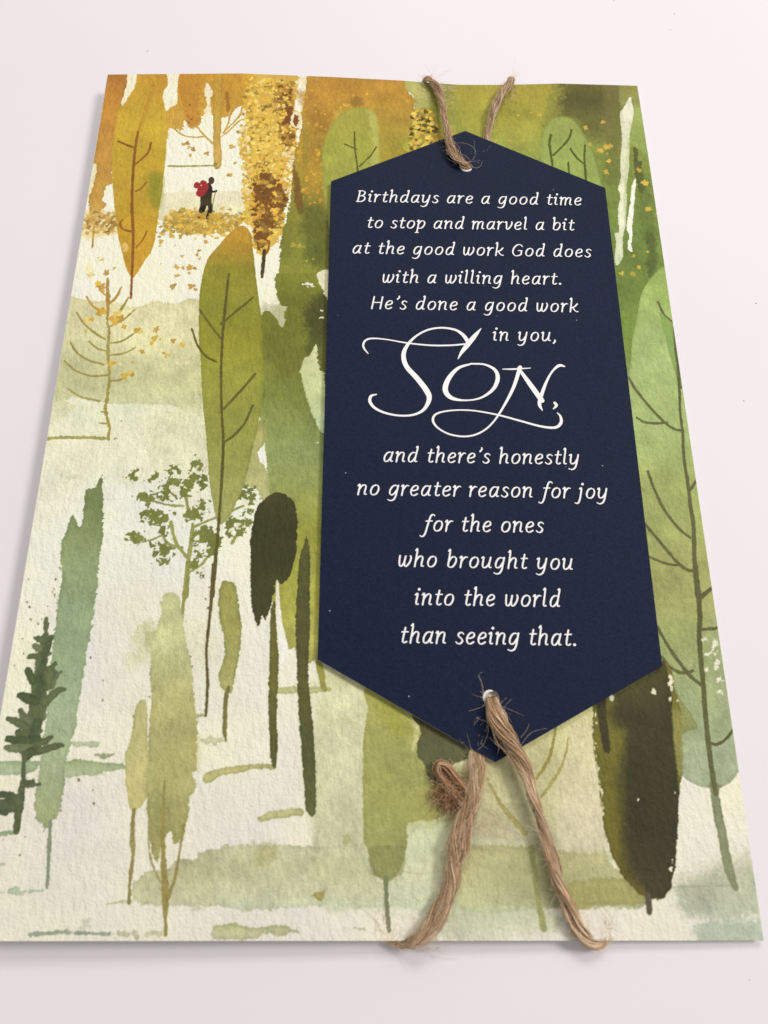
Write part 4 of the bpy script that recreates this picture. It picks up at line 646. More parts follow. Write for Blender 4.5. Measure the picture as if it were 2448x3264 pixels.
('fill',[(-27.16,-32.78),(-26.71,-32.49),(-25.17,-32.71),(-24.47,-33.95),(-23.84,-36.76),(-23.11,-40.62),(-23.03,-44.69),(-23.51,-48.68),(-23.75,-51.03),(-24.08,-52.64),(-25.44,-52.13),(-26.21,-51.04),(-26.52,-49.09),(-25.86,-46.57),(-25.85,-44.44),(-26.56,-41.46),(-27.43,-37.89),(-27.56,-34.82)],[(-52.59,(178,175,108)),(-48.69,(168,165,92)),(-40.64,(162,159,82)),(-32.54,(156,153,76))],'small_olive_tree',1.0,0.12,0.05,1,0.3,None,1.0,1.0),
('stroke',[(-24.63,-51.61),(-24.93,-53.36),(-24.86,-56.42),(-24.78,-58.93),(-24.39,-60.72)],[0.69,0.79,0.73,0.78,0.26],(126,118,58),'small_olive_tree',1.0,0.08,0.04,0.1),
('fill',[(-51.72,-12.18),(-50.74,-18.5),(-50.18,-23.3),(-50.11,-28.35),(-49.96,-33.11),(-49.88,-38.04),(-49.97,-42.86),(-50.19,-46.2),(-50.27,-51.63),(-50.32,-55.24),(-50.38,-58.99),(-50.82,-61.56),(-51.05,-64.44),(-51.25,-66.28),(-50.97,-69.29),(-51.15,-71.96),(-51.62,-72.68),(-52.46,-73.21),(-52.71,-73.97),(-53.33,-74.92),(-53.74,-73.3),(-54.76,-73.02),(-55.41,-70.51),(-55.54,-66.1),(-55.62,-55.89),(-56.08,-50.04),(-56.35,-44.57),(-56.52,-38.94),(-56.58,-35.49),(-56.64,-31.97),(-57.22,-29.6),(-57.46,-24.77),(-56.89,-23.04),(-56.63,-20.75),(-56.02,-20.12),(-54.77,-22.28),(-54.32,-20.41),(-54.54,-15.36),(-53.02,-14.19),(-52.17,-12.44)],[(-72.43,(160,168,116)),(-65.09,(164,176,130)),(-56.4,(160,175,132)),(-46.76,(145,163,118)),(-38.36,(146,163,118)),(-29.59,(142,156,106)),(-20.43,(126,138,84)),(-12.82,(112,122,70))],'teal_tree',1.0,0.2,0.05,1,0.12,None,0.6,1.0),
('stroke',[(-52.41,-73.37),(-52.08,-76.68),(-51.67,-80.71),(-51.43,-83.19)],[0.55,0.59,0.49,0.53],(136,144,112),'teal_tree',1.0,0.08,0.04,0.1),
('stroke',[(-62.57,-32.41),(-62.49,-32.58)],[0.29,0.29],(150,146,92),None,1.0,0.12,0.06,0.1),
('stroke',[(-57.77,-34.64),(-57.69,-34.81)],[0.32,0.32],(150,146,92),None,1.0,0.12,0.06,0.1),
('stroke',[(-57.75,-34.08),(-57.66,-34.25)],[0.25,0.25],(126,104,72),None,1.0,0.12,0.06,0.1),
('stroke',[(-62.17,-36.63),(-62.09,-36.8)],[0.28,0.28],(150,146,92),None,1.0,0.12,0.06,0.1),
('stroke',[(-58.38,-37.3),(-58.3,-37.47)],[0.21,0.21],(126,104,72),None,1.0,0.12,0.06,0.1),
('stroke',[(-60.98,-39.8),(-60.9,-39.96)],[0.21,0.21],(126,104,72),None,1.0,0.12,0.06,0.1),
('stroke',[(-59.65,-40.47),(-59.57,-40.64)],[0.32,0.32],(150,146,92),None,1.0,0.12,0.06,0.1),
('stroke',[(-59.1,-39.7),(-59.02,-39.87)],[0.21,0.21],(126,104,72),None,1.0,0.12,0.06,0.1),
('stroke',[(-62.62,-47.81),(-62.54,-47.97)],[0.24,0.24],(126,104,72),None,1.0,0.12,0.06,0.1),
('stroke',[(-61.91,-43.2),(-61.83,-43.36)],[0.21,0.21],(126,104,72),None,1.0,0.12,0.06,0.1),
('stroke',[(-57.26,-30.09),(-57.18,-30.26)],[0.36,0.36],(150,146,92),None,1.0,0.12,0.06,0.1),
('stroke',[(-57.77,-32.24),(-57.69,-32.41)],[0.22,0.21],(126,104,72),None,1.0,0.12,0.06,0.1),
('stroke',[(-49.39,-46.4),(-49.32,-46.56)],[0.24,0.24],(126,104,72),None,1.0,0.12,0.06,0.1),
('stroke',[(-48.68,-66.93),(-48.61,-67.07)],[0.2,0.2],(126,104,72),None,1.0,0.12,0.06,0.1),
('stroke',[(-46.08,-68.4),(-46.01,-68.54)],[0.2,0.2],(126,104,72),None,1.0,0.12,0.06,0.1),
('stroke',[(-45.68,-70.47),(-45.61,-70.61)],[0.2,0.2],(126,104,72),None,1.0,0.12,0.06,0.1),
('stroke',[(-38.25,-53.08),(-38.19,-53.24)],[0.31,0.31],(150,146,92),None,1.0,0.12,0.06,0.1),
('stroke',[(-40.77,-56.4),(-40.7,-56.55)],[0.24,0.24],(126,104,72),None,1.0,0.12,0.06,0.1),
('stroke',[(-27.73,-44.58),(-27.66,-44.74)],[0.21,0.21],(126,104,72),None,1.0,0.12,0.06,0.1),
('stroke',[(-46.74,-50.41),(-46.67,-50.56)],[0.21,0.21],(126,104,72),None,1.0,0.12,0.06,0.1),
('stroke',[(-46.32,-53.76),(-46.24,-53.91)],[0.17,0.17],(126,104,72),None,1.0,0.12,0.06,0.1),
('stroke',[(-61.62,-37.46),(-61.54,-37.62)],[0.18,0.18],(126,104,72),None,1.0,0.12,0.06,0.1),
('stroke',[(-61.34,-45.87),(-61.26,-46.03)],[0.14,0.14],(126,104,72),None,1.0,0.12,0.06,0.1),
('stroke',[(-57.45,-35.34),(-57.37,-35.51)],[0.18,0.18],(126,104,72),None,1.0,0.12,0.06,0.1),
('stroke',[(-29.56,-33.61),(-29.49,-33.78)],[0.32,0.32],(150,146,92),None,1.0,0.12,0.06,0.1),
('stroke',[(-29.93,-35.87),(-29.86,-36.04)],[0.21,0.21],(126,104,72),None,1.0,0.12,0.06,0.1),
('stroke',[(-29.31,-37.4),(-29.24,-37.57)],[0.18,0.18],(126,104,72),None,1.0,0.12,0.06,0.1),
('stroke',[(-31.75,-46.26),(-31.69,-46.42)],[0.21,0.21],(126,104,72),None,1.0,0.12,0.06,0.1),
('stroke',[(-31.35,-47.85),(-31.28,-48.0)],[0.28,0.28],(150,146,92),None,1.0,0.12,0.06,0.1),
('stroke',[(-31.32,-30.77),(-31.25,-30.95)],[0.36,0.36],(150,146,92),None,1.0,0.12,0.06,0.1),
('stroke',[(-30.71,-31.49),(-30.64,-31.66)],[0.22,0.22],(126,104,72),None,1.0,0.12,0.06,0.1),
('stroke',[(-56.13,-75.69),(-56.04,-75.64)],[0.17,0.17],(140,130,90),None,1.0,0.1,0.08,0.1),
('stroke',[(-56.67,-78.42),(-56.58,-78.37)],[0.29,0.29],(140,130,90),None,1.0,0.1,0.08,0.1),
('stroke',[(-59.75,-76.12),(-59.66,-76.08)],[0.15,0.15],(140,130,90),None,1.0,0.1,0.08,0.1),
('stroke',[(-48.42,-64.39),(-48.33,-64.34)],[0.13,0.13],(140,130,90),None,1.0,0.1,0.08,0.1),
('stroke',[(-50.42,-4.18),(-50.28,-4.09)],[0.33,0.33],(140,130,90),None,1.0,0.1,0.08,0.1),
('stroke',[(-49.6,-0.28),(-49.46,-0.19)],[0.22,0.22],(140,130,90),None,1.0,0.1,0.08,0.1),
('stroke',[(-50.0,-4.01),(-49.86,-3.93)],[0.18,0.18],(140,130,90),None,1.0,0.1,0.08,0.1),
('stroke',[(-57.93,-42.72),(-57.79,-48.84),(-57.45,-54.0),(-57.64,-60.53),(-58.23,-63.71),(-57.79,-67.31)],[1.34,2.38,2.87,2.82,1.02,0.66],(102,112,72),'conifer',1.0,0.15,0.04,0.1),
('stroke',[(-58.26,-39.67),(-58.05,-41.09),(-57.98,-42.72)],[0.76,1.13,0.59],(102,112,72),'conifer',1.0,0.1,0.04,0.2),
('stroke',[(-59.71,-43.05),(-58.08,-43.53),(-56.66,-43.12)],[0.64,1.5,0.64],(94,104,66),'conifer',1.0,0.1,0.04,0.2),
('stroke',[(-56.82,-42.98),(-57.56,-45.13)],[0.81,1.6],(82,94,58),'conifer',1.0,0.1,0.04,0.2),
('stroke',[(-59.38,-44.61),(-57.48,-45.67)],[1.18,1.6],(112,120,82),'conifer',1.0,0.1,0.04,0.2),
('stroke',[(-60.11,-46.42),(-58.46,-46.2),(-56.78,-45.88)],[0.74,1.07,0.64],(102,112,72),'conifer',1.0,0.1,0.04,0.2),
('stroke',[(-55.53,-47.64),(-56.46,-48.83),(-57.8,-50.14)],[0.96,1.38,1.58],(94,104,66),'conifer',1.0,0.1,0.04,0.2),
('stroke',[(-60.04,-48.79),(-58.95,-50.67)],[1.11,1.58],(82,94,58),'conifer',1.0,0.1,0.04,0.2),
('stroke',[(-54.18,-49.03),(-54.99,-49.87),(-55.54,-51.43)],[0.58,0.95,1.31],(112,120,82),'conifer',1.0,0.1,0.04,0.2),
('stroke',[(-55.86,-49.35),(-56.59,-51.43)],[1.85,2.1],(102,112,72),'conifer',1.0,0.1,0.04,0.2),
('stroke',[(-53.09,-51.99),(-54.36,-52.33),(-56.16,-54.25)],[0.58,1.15,1.57],(94,104,66),'conifer',1.0,0.1,0.04,0.2),
('stroke',[(-60.93,-53.05),(-59.68,-53.5),(-57.75,-54.13)],[0.94,1.62,1.57],(82,94,58),'conifer',1.0,0.1,0.04,0.2),
('stroke',[(-60.33,-55.59),(-59.4,-56.8),(-58.33,-57.8)],[0.88,1.45,1.55],(112,120,82),'conifer',1.0,0.1,0.04,0.2),
('stroke',[(-62.17,-57.01),(-60.57,-57.55),(-58.75,-58.42)],[0.88,1.34,1.29],(102,112,72),'conifer',1.0,0.1,0.04,0.2),
('stroke',[(-60.03,-59.3),(-57.93,-59.54)],[1.13,1.8],(94,104,66),'conifer',1.0,0.1,0.04,0.2),
('stroke',[(-61.61,-60.29),(-59.29,-60.65),(-56.48,-60.52)],[1.03,1.64,1.54],(82,94,58),'conifer',1.0,0.1,0.04,0.2),
('stroke',[(-61.53,-61.82),(-59.6,-61.88),(-56.77,-62.0)],[0.92,1.53,1.69],(112,120,82),'conifer',1.0,0.1,0.04,0.2),
('stroke',[(-54.13,-59.97),(-55.18,-60.64),(-56.63,-61.26)],[0.57,1.13,1.28],(102,112,72),'conifer',1.0,0.1,0.04,0.2),
('stroke',[(-52.22,-61.25),(-53.75,-61.62),(-56.69,-62.49)],[0.67,1.18,1.28],(94,104,66),'conifer',1.0,0.1,0.04,0.2),
('stroke',[(-57.45,-62.49),(-57.57,-63.34)],[1.79,0.76],(82,94,58),'conifer',1.0,0.1,0.04,0.2),
('stroke',[(-56.08,-54.76),(-55.94,-57.04)],[0.63,0.36],(112,120,82),'conifer',1.0,0.1,0.04,0.2),
('stroke',[(-56.16,-57.29),(-56.45,-58.79)],[0.31,0.21],(102,112,72),'conifer',1.0,0.1,0.04,0.2),
('stroke',[(-57.5,-47.26),(-57.8,-49.62)],[1.22,1.32],(72,84,54),'conifer',0.6,0.2,0.3,0.1),
('stroke',[(-57.75,-50.4),(-57.67,-52.98)],[1.58,1.31],(72,84,54),'conifer',0.6,0.2,0.3,0.1),
('stroke',[(-57.08,-57.54),(-57.37,-59.78)],[1.55,1.54],(72,84,54),'conifer',0.6,0.2,0.3,0.1),
('stroke',[(-57.56,-45.13),(-57.77,-47.26)],[1.34,1.06],(72,84,54),'conifer',0.6,0.2,0.3,0.1),
('stroke',[(-56.94,-50.92),(-57.01,-52.98)],[1.05,1.05],(72,84,54),'conifer',0.6,0.2,0.3,0.1),
('stroke',[(-58.46,-62.6),(-57.99,-66.7),(-57.96,-69.54),(-57.75,-74.87)],[0.61,0.66,1.3,1.04],(92,100,66),'conifer',1.0,0.1,0.04,0.1),
('stroke',[(-55.07,-67.59),(-56.38,-67.64),(-57.87,-67.77)],[0.5,0.91,0.76],(92,100,68),'conifer',1.0,0.12,0.04,0.15),
('stroke',[(-56.35,-67.05),(-57.4,-67.53)],[0.61,1.01],(80,90,60),'conifer',1.0,0.12,0.04,0.15),
('stroke',[(-62.9,-69.2),(-60.63,-69.31),(-57.79,-69.77)],[0.9,1.1,1.5],(84,94,66),'conifer',1.0,0.12,0.04,0.15),
('stroke',[(-62.63,-70.72),(-60.1,-70.95),(-57.81,-71.18)],[1.5,2.0,1.5],(92,100,68),'conifer',1.0,0.12,0.04,0.15),
('stroke',[(-61.91,-72.0),(-59.94,-71.88)],[0.99,1.1],(80,90,60),'conifer',1.0,0.12,0.04,0.15),
('stroke',[(-62.17,-69.08),(-59.9,-69.19)],[0.5,0.55],(84,94,66),'conifer',1.0,0.12,0.04,0.15),
('stroke',[(-58.42,-69.77),(-57.89,-70.71)],[1.25,1.5],(92,100,68),'conifer',1.0,0.12,0.04,0.15),
('fill',[(-37.86,-38.83),(-37.95,-36.24),(-37.51,-34.96),(-36.33,-34.72),(-34.9,-35.35),(-34.09,-37.95),(-33.4,-41.08),(-32.37,-45.0),(-31.31,-48.19),(-30.65,-52.62),(-30.15,-55.17),(-29.45,-58.93),(-29.14,-62.51),(-29.0,-65.33),(-29.77,-65.63),(-29.09,-67.32),(-29.23,-68.75),(-30.03,-69.73),(-29.73,-71.34),(-29.93,-73.22),(-30.91,-75.98),(-31.72,-76.69),(-32.41,-74.85),(-33.3,-75.75),(-33.88,-77.58),(-34.06,-79.35),(-34.89,-78.7),(-36.08,-75.28),(-36.89,-70.19),(-37.22,-69.5),(-37.39,-66.05),(-37.73,-58.95),(-37.89,-53.93),(-38.66,-48.77),(-38.86,-44.76),(-38.37,-41.51)],[(-77.16,(162,157,92)),(-65.04,(174,170,106)),(-54.76,(186,180,112)),(-43.9,(188,188,130)),(-34.78,(182,184,126))],'tall_pale_tree',1.0,0.14,0.05,1,0.1,None,1.0,1.4),
('fill',[(-37.25,-63.41),(-30.08,-58.95),(-29.03,-65.08),(-36.3,-68.69)],[(-29.46,(176,168,96))],'tall_pale_tree',0.4,0.3,1,1,0,None,1.0,1.0),
('fill',[(-39.66,-53.67),(-38.92,-53.93),(-38.38,-55.41),(-37.91,-59.73),(-37.23,-63.55),(-37.31,-66.3),(-37.06,-69.5),(-37.78,-71.06),(-38.51,-71.5),(-39.51,-71.41),(-40.12,-69.75),(-40.9,-66.21),(-41.44,-62.55),(-41.36,-62.29),(-41.29,-62.44),(-40.84,-60.4),(-40.53,-58.44),(-40.61,-56.26),(-40.33,-54.47)],[(-71.45,(192,182,112)),(-53.73,(192,186,122))],'small_pale_tree',1.0,0.1,0.05,1,0.12,None,1.0,1.0),
('stroke',[(-38.83,-71.56),(-38.78,-74.38),(-38.57,-76.67),(-38.26,-78.02),(-38.3,-80.7),(-38.24,-83.34),(-38.1,-85.34)],[0.6,0.75,0.79,0.59,0.54,0.49,0.53],(150,138,78),'small_pale_tree',1.0,0.08,0.04,0.1),
('stroke',[(-34.25,-66.52),(-34.01,-70.9),(-33.69,-75.75),(-33.01,-80.25),(-32.4,-84.43),(-32.12,-87.23),(-31.76,-89.89)],[0.2,0.45,0.74,0.88,1.21,0.62,0.52],(152,138,70),'tall_pale_tree',1.0,0.08,0.04,0.1),
('stroke',[(-36.1,-75.3),(-35.53,-78.24),(-34.32,-80.92),(-32.84,-82.9)],[0.3,0.34,0.34,0.44],(164,154,92),'tall_pale_tree',1.0,0.06,0.04,0.1),
('stroke',[(-30.37,-73.87),(-30.61,-76.66),(-30.84,-79.36),(-31.21,-82.24),(-32.06,-84.65)],[0.75,0.45,0.44,0.54,0.68],(152,138,72),'tall_pale_tree',1.0,0.08,0.04,0.1),
('fill',[(0.14,-51.42),(13.36,-58.78),(11.59,-65.43),(12.01,-70.39),(11.44,-72.82),(6.88,-73.4),(6.65,-75.7),(6.22,-78.3),(5.54,-80.3),(4.51,-81.55),(3.28,-82.14),(2.06,-81.69),(1.03,-80.76),(0.4,-79.0),(0.08,-77.83),(-0.34,-77.13),(-0.73,-74.76),(-0.88,-62.43),(-0.65,-58.83),(-0.15,-55.16)],[(-81.78,(146,148,86)),(-73.31,(154,156,86)),(-69.91,(156,155,82)),(-62.42,(160,159,86)),(-51.4,(162,160,78))],'round_based_tree',1.0,0.12,0.05,1,0.1,None,1.0,1.3),
('fill',[(0.23,-77.35),(1.84,-76.89),(4.34,-76.96),(6.38,-77.34),(5.96,-80.68),(4.82,-81.45),(3.4,-82.27),(1.62,-81.46),(0.48,-80.79)],[(-62.42,(124,126,72))],'round_based_tree',0.5,0.12,0.12,1,0.1,None,1.0,1.0),
('stroke',[(3.15,-81.79),(3.1,-83.33),(3.3,-86.38),(3.6,-89.27)],[0.84,0.69,0.73,0.63],(122,128,88),'round_based_tree',1.0,0.05,0.04,0.1),
('fill',[(0.6,-53.78),(5.5,-55.29),(7.58,-58.83),(4.96,-59.83),(1.27,-55.31)],[(-29.17,(150,148,52))],'round_based_tree',0.5,0.4,0.7,1,0,None,1.0,1.0),
('fill',[(7.34,-56.3),(9.71,-56.55),(8.89,-58.82),(8.07,-62.05),(7.29,-62.06),(8.1,-58.82)],[(-29.14,(196,192,128))],None,0.8,0.2,0.25,1,0,None,1.0,1.0),
('fill',[(7.81,-56.1),(18.72,-60.84),(17.6,-63.06),(14.97,-64.05),(12.62,-65.27),(10.72,-67.21),(10.03,-66.0),(9.41,-64.06),(8.52,-62.84),(8.42,-60.87),(9.1,-58.62)],[(-66.72,(104,104,62)),(-60.86,(92,92,60)),(-56.85,(88,82,42))],'dark_round_tree',1.0,0.12,0.05,1,0.15,None,1.0,1.0),
('fill',[(11.8,-67.2),(15.73,-64.78),(17.38,-69.1),(16.23,-72.87),(11.67,-73.34),(5.62,-72.65)],[(-46.44,(160,158,80))],None,0.6,0.6,1.8,1,0,None,1.0,1.0),
('stroke',[(32.48,-58.17),(31.7,-61.54),(30.54,-64.01),(28.68,-66.56)],[0.48,0.52,0.57,0.57],(160,148,74),'twig_tree',1.0,0.08,0.04,0.1),
('stroke',[(34.54,-60.04),(34.0,-62.28),(32.51,-65.46),(29.26,-69.43)],[0.32,0.47,0.52,0.51],(168,156,84),'twig_tree',1.0,0.08,0.04,0.1),
('stroke',[(20.26,-66.46),(21.48,-68.86),(22.9,-71.22),(26.23,-75.05)],[0.36,0.51,0.76,0.86],(164,154,86),'twig_tree',1.0,0.1,0.04,0.1),
('stroke',[(27.1,-77.23),(27.51,-82.4),(28.29,-89.03)],[1.0,0.94,1.07],(156,154,92),'twig_tree',0.9,0.06,0.04,0.1),
('fill',[(7.83,92.17),(15.5,92.93),(32.61,93.39),(31.19,68.9),(8.38,68.37),(8.31,75.14),(9.07,79.34),(9.49,85.77),(7.61,88.15)],[(71.94,(164,158,52)),(84.33,(156,152,54)),(91.75,(154,152,62))],None,1.0,0.15,0.05,1,0,None,1.0,2),
('fill',[(7.83,92.17),(12.32,92.61),(13.19,87.53),(13.88,81.39),(11.44,80.18),(9.85,82.21),(9.52,85.77),(7.61,88.15)],[(82.26,(168,166,86)),(91.37,(178,172,92))],None,1.0,0.1,0.12,1,0.1,None,1.0,1.0),
('fill',[(17.69,92.05),(24.32,92.31),(23.6,88.18),(20.68,82.91),(18.08,86.46)],[(97.84,(82,82,34))],None,0.85,0.9,2.0,1,0,None,1.0,2),
('fill',[(25.58,96.36),(34.97,96.25),(32.16,85.59),(26.04,82.22)],[(97.85,(170,158,56))],None,0.6,0.6,3,1,0,None,1.0,1.0),
('fill',[(19.0,80.38),(22.03,77.77),(22.62,75.7),(19.74,75.64),(18.05,78.52)],[(97.84,(160,164,84))],None,0.6,0.2,0.4,1,0,None,1.0,1.0),
('stroke',[(22.8,82.93),(22.72,79.27),(22.51,75.7)],[0.67,1.16,1.24],(128,134,58),None,0.55,0.05,0.25,0.1),
('stroke',[(19.19,80.69),(20.74,78.95),(22.03,77.77)],[0.27,0.31,0.27],(128,128,52),None,0.6,0.05,0.12,0.1),
('stroke',[(27.73,84.82),(25.37,82.64),(23.51,81.1)],[0.32,0.31,0.27],(128,128,52),None,0.4,0.05,0.2,0.1),
('fill',[(9.85,81.86),(12.55,82.39),(14.13,80.69),(14.85,76.82),(16.11,74.08),(15.5,70.61),(8.65,69.05),(8.43,74.46),(8.32,76.52),(9.28,79.35)],[(97.0,(160,136,44))],'speckled_tree',1.0,0.3,0.05,1,0,None,0.35,1.0),
('dabs',[(9.57,81.48),(12.81,81.68),(14.38,79.99),(15.1,76.13),(15.83,73.38),(14.98,70.94),(8.65,69.72),(8.43,74.46),(8.74,78.62)],150,(0.43,0.8),[(84,72,26),(228,188,60),(168,146,48),(232,200,84),(98,84,30),(210,172,56)],'speckled_tree',0.97,34),
('dabs',[(17.56,78.38),(20.15,75.66),(17.68,73.45)],16,(0.27,0.59),[(206,170,58),(220,184,66)],None,0.9,21),
('dab',[(-11.77,84.93,0.37),(-7.16,82.4,0.64),(-6.23,82.38,0.48),(-7.81,81.52,0.37),(-9.21,78.84,0.58),(-7.62,78.63,0.32),(-2.74,81.57,0.53),(-2.07,81.26,0.37),(7.99,84.22,0.76),(20.29,87.13,0.6),(20.02,87.38,0.38),(18.72,76.83,0.8),(18.43,84.62,0.44),(3.27,84.13,0.38),(6.48,79.55,0.24),(-1.72,86.15,0.32),(-7.09,85.51,0.38),(-13.62,80.11,0.32),(-13.3,62.0,0.56),(-12.97,59.77,0.51),(-11.97,60.42,0.26),(-13.04,54.07,0.3),(20.95,90.09,0.27),(18.32,76.99,0.43),(-10.53,83.62,0.21),(-4.94,85.27,0.21)],[(226,182,54),(216,168,48),(206,166,60)],None,0.85),
('fill',[(-9.19,42.8),(-9.54,46.42),(-10.22,51.01),(-11.14,56.62),(-11.68,62.68),(-11.84,66.23),(-11.51,71.16),(-10.55,74.5),(-8.93,78.08),(-6.73,80.54),(-4.21,81.75),(-1.81,81.62),(-0.06,80.31),(0.75,77.59),(1.05,71.51),(1.48,63.27),(-0.67,58.4),(-5.78,58.31)],[(45.87,(148,150,64)),(58.3,(156,156,62)),(66.36,(158,160,60)),(74.63,(160,156,56)),(81.41,(164,158,62))],'pale_leaf_tree',1.0,0.05,0.05,1,0.12,None,1.0,1.0),
('fill',[(-1.4,80.94),(0.07,80.14),(0.81,77.6),(1.1,71.51),(1.51,63.27),(-0.7,62.25),(-0.26,71.47)],[(95.97,(180,176,88))],'pale_leaf_tree',0.7,0.1,0.5,1,0,None,1.0,1.0),
('stroke',[(-4.5,74.43),(-4.37,69.69),(-3.96,66.41),(-3.54,62.84)],[0.32,0.37,0.39,0.41],(96,92,32),'pale_leaf_tree',1.0,0.05,0.04,0.1),
('stroke',[(-6.85,70.79),(-5.48,70.06),(-3.9,69.21)],[0.37,0.37,0.37],(96,92,32),'pale_leaf_tree',1.0,0.05,0.04,0.1),
('stroke',[(0.59,70.16),(-0.75,67.47),(-3.31,64.31)],[0.37,0.36,0.31],(96,92,32),'pale_leaf_tree',1.0,0.05,0.04,0.1),
('fill',[(48.63,54.12),(67.89,54.46),(64.17,37.05),(59.29,24.11),(54.24,7.93),(51.9,-35.7),(40.55,-35.77)],[(11.86,(118,140,60)),(50.55,(112,132,56))],None,0.9,0.1,0.6,1,0,None,1.0,1.2),
('fill',[(21.27,97.84),(77.39,98.46),(76.24,65.25),(77.66,40.19),(79.97,13.92),(45.64,17.06),(44.38,39.67),(42.66,60.26),(22.16,64.27)],[(20.76,(120,142,58)),(32.0,(110,130,54)),(47.87,(112,130,56)),(64.85,(122,136,56)),(78.51,(146,146,56)),(90.59,(144,138,52))],None,1.0,0.3,2.5,1,0,None,1.0,1.8),
('fill',[(21.11,92.92),(41.56,92.6),(40.49,82.9),(38.98,76.78),(38.6,66.31),(22.57,74.76)],[(66.68,(150,160,70)),(78.19,(166,158,56)),(90.4,(166,150,52))],None,0.9,0.5,1.0,1,0,None,1.0,2),
('fill',[(44.6,94.46),(60.23,95.05),(58.61,81.86),(54.45,74.73),(50.01,72.79),(47.32,78.71),(44.56,80.04),(44.14,83.81),(45.54,87.68)],[(75.98,(110,108,50)),(85.42,(84,78,38)),(90.79,(104,96,44))],None,0.9,0.9,2.2,1,0,None,1.0,2),
('fill',[(55.42,91.45),(59.87,91.62),(57.92,73.89),(54.09,71.07)],[(97.95,(118,112,56))],None,0.7,0.2,0.4,1,0.1,None,1.0,1.0),
('fill',[(59.46,93.06),(64.11,93.23),(63.82,81.53),(62.64,77.72),(61.88,81.95),(61.56,87.02),(58.77,83.29)],[(78.61,(150,158,80)),(92.21,(146,140,66))],None,0.9,0.2,0.3,1,0.1,None,1.0,1.0),
('fill',[(61.5,83.38),(63.82,81.53),(63.58,67.68),(61.17,71.23),(59.6,73.02)],[(69.42,(132,150,70)),(83.42,(158,172,88))],None,0.9,0.3,0.5,1,0,None,1.0,1.0),
('fill',[(60.26,70.98),(61.3,70.78),(61.04,67.63),(61.91,66.98),(61.51,64.97),(61.6,59.75),(60.66,57.59),(60.01,61.01),(59.93,65.82)],[(98.17,(84,88,42))],None,0.95,0.2,0.15,1,0,None,1.0,1.0),
('fill',[(60.33,62.32),(62.6,62.36),(62.77,52.15),(62.23,44.75),(59.34,45.92)],[(98.22,(86,98,44))],None,0.5,0.6,1.0,1,0,None,1.0,1.0),
('fill',[(60.71,46.76),(62.2,45.97),(61.51,36.01),(59.58,36.37)],[(98.24,(78,90,40))],None,0.75,0.3,0.4,1,0,None,1.0,1.0),
('fill',[(57.49,83.26),(58.43,81.85),(56.33,62.24),(53.03,60.45),(52.85,65.68)],[(97.95,(108,112,48))],None,0.6,0.4,0.8,1,0,None,1.0,1.0),
('fill',[(38.73,68.1),(39.18,73.54),(40.37,77.24),(42.58,79.76),(45.22,80.15),(47.31,78.62),(48.86,75.05),(50.26,70.98),(51.17,65.65),(51.4,57.85),(45.9,57.75),(38.29,61.92)],[(60.29,(150,166,78)),(79.13,(148,160,74))],'round_leaf_tree',1.0,0.04,0.04,1,0.12,None,1.0,1.0),
('stroke',[(41.3,74.56),(40.81,71.73),(41.05,65.46)],[0.64,0.63,0.56],(88,98,40),'round_leaf_tree',1.0,0.05,0.04,0.1),
('stroke',[(46.32,76.18),(45.47,73.6),(43.48,70.85),(41.38,68.49)],[0.54,0.57,0.56,0.49],(88,98,40),'round_leaf_tree',1.0,0.05,0.04,0.1),
('stroke',[(45.56,70.43),(46.76,68.0),(48.28,66.12)],[0.49,0.53,0.49],(88,98,40),'round_leaf_tree',1.0,0.05,0.04,0.1),
('stroke',[(49.09,71.64),(48.53,67.37),(48.4,60.8)],[0.53,0.53,0.52],(88,98,40),'round_leaf_tree',1.0,0.05,0.04,0.1),
('stroke',[(44.71,66.49),(44.67,62.89)],[0.45,0.45],(88,98,40),'round_leaf_tree',1.0,0.05,0.04,0.1),
('fill',[(61.36,86.86),(61.67,84.83),(61.62,81.95),(60.56,77.66),(59.71,73.94),(58.6,64.92),(57.54,60.53),(56.92,54.14),(56.01,48.73),(55.17,45.85),(54.56,40.43),(53.0,38.15),(52.85,40.6),(53.48,43.81),(53.47,46.64),(54.45,47.39),(54.81,52.85),(55.79,57.07),(55.49,59.12),(56.36,61.81),(56.89,67.54),(57.92,73.89),(58.28,81.13),(58.9,82.82),(60.25,85.17)],[(39.83,(204,212,166)),(52.03,(226,224,190)),(64.89,(214,214,172)),(86.71,(226,224,190))],None,1.0,0.08,0.05,1,0.05,None,1.0,1.0),
('fill',[(58.69,71.17),(59.43,72.1),(58.53,64.91),(57.54,60.53),(56.63,52.04),(55.78,47.9),(56.39,56.24)],[(98.07,(184,190,138))],None,0.6,0.1,0.12,1,0,None,1.0,1.0),
('fill',[(59.79,62.09),(59.69,60.57),(59.06,57.13),(58.27,52.07),(57.52,48.34),(57.48,46.71),(56.83,43.86),(56.89,41.94),(56.0,42.4),(56.07,44.25),(56.69,46.29),(56.23,48.32),(57.04,52.05),(57.99,55.84),(58.5,59.26),(59.12,60.78)],[(98.12,(240,236,212))],None,1.0,0.09,0.05,1,0,None,1.0,1.0),
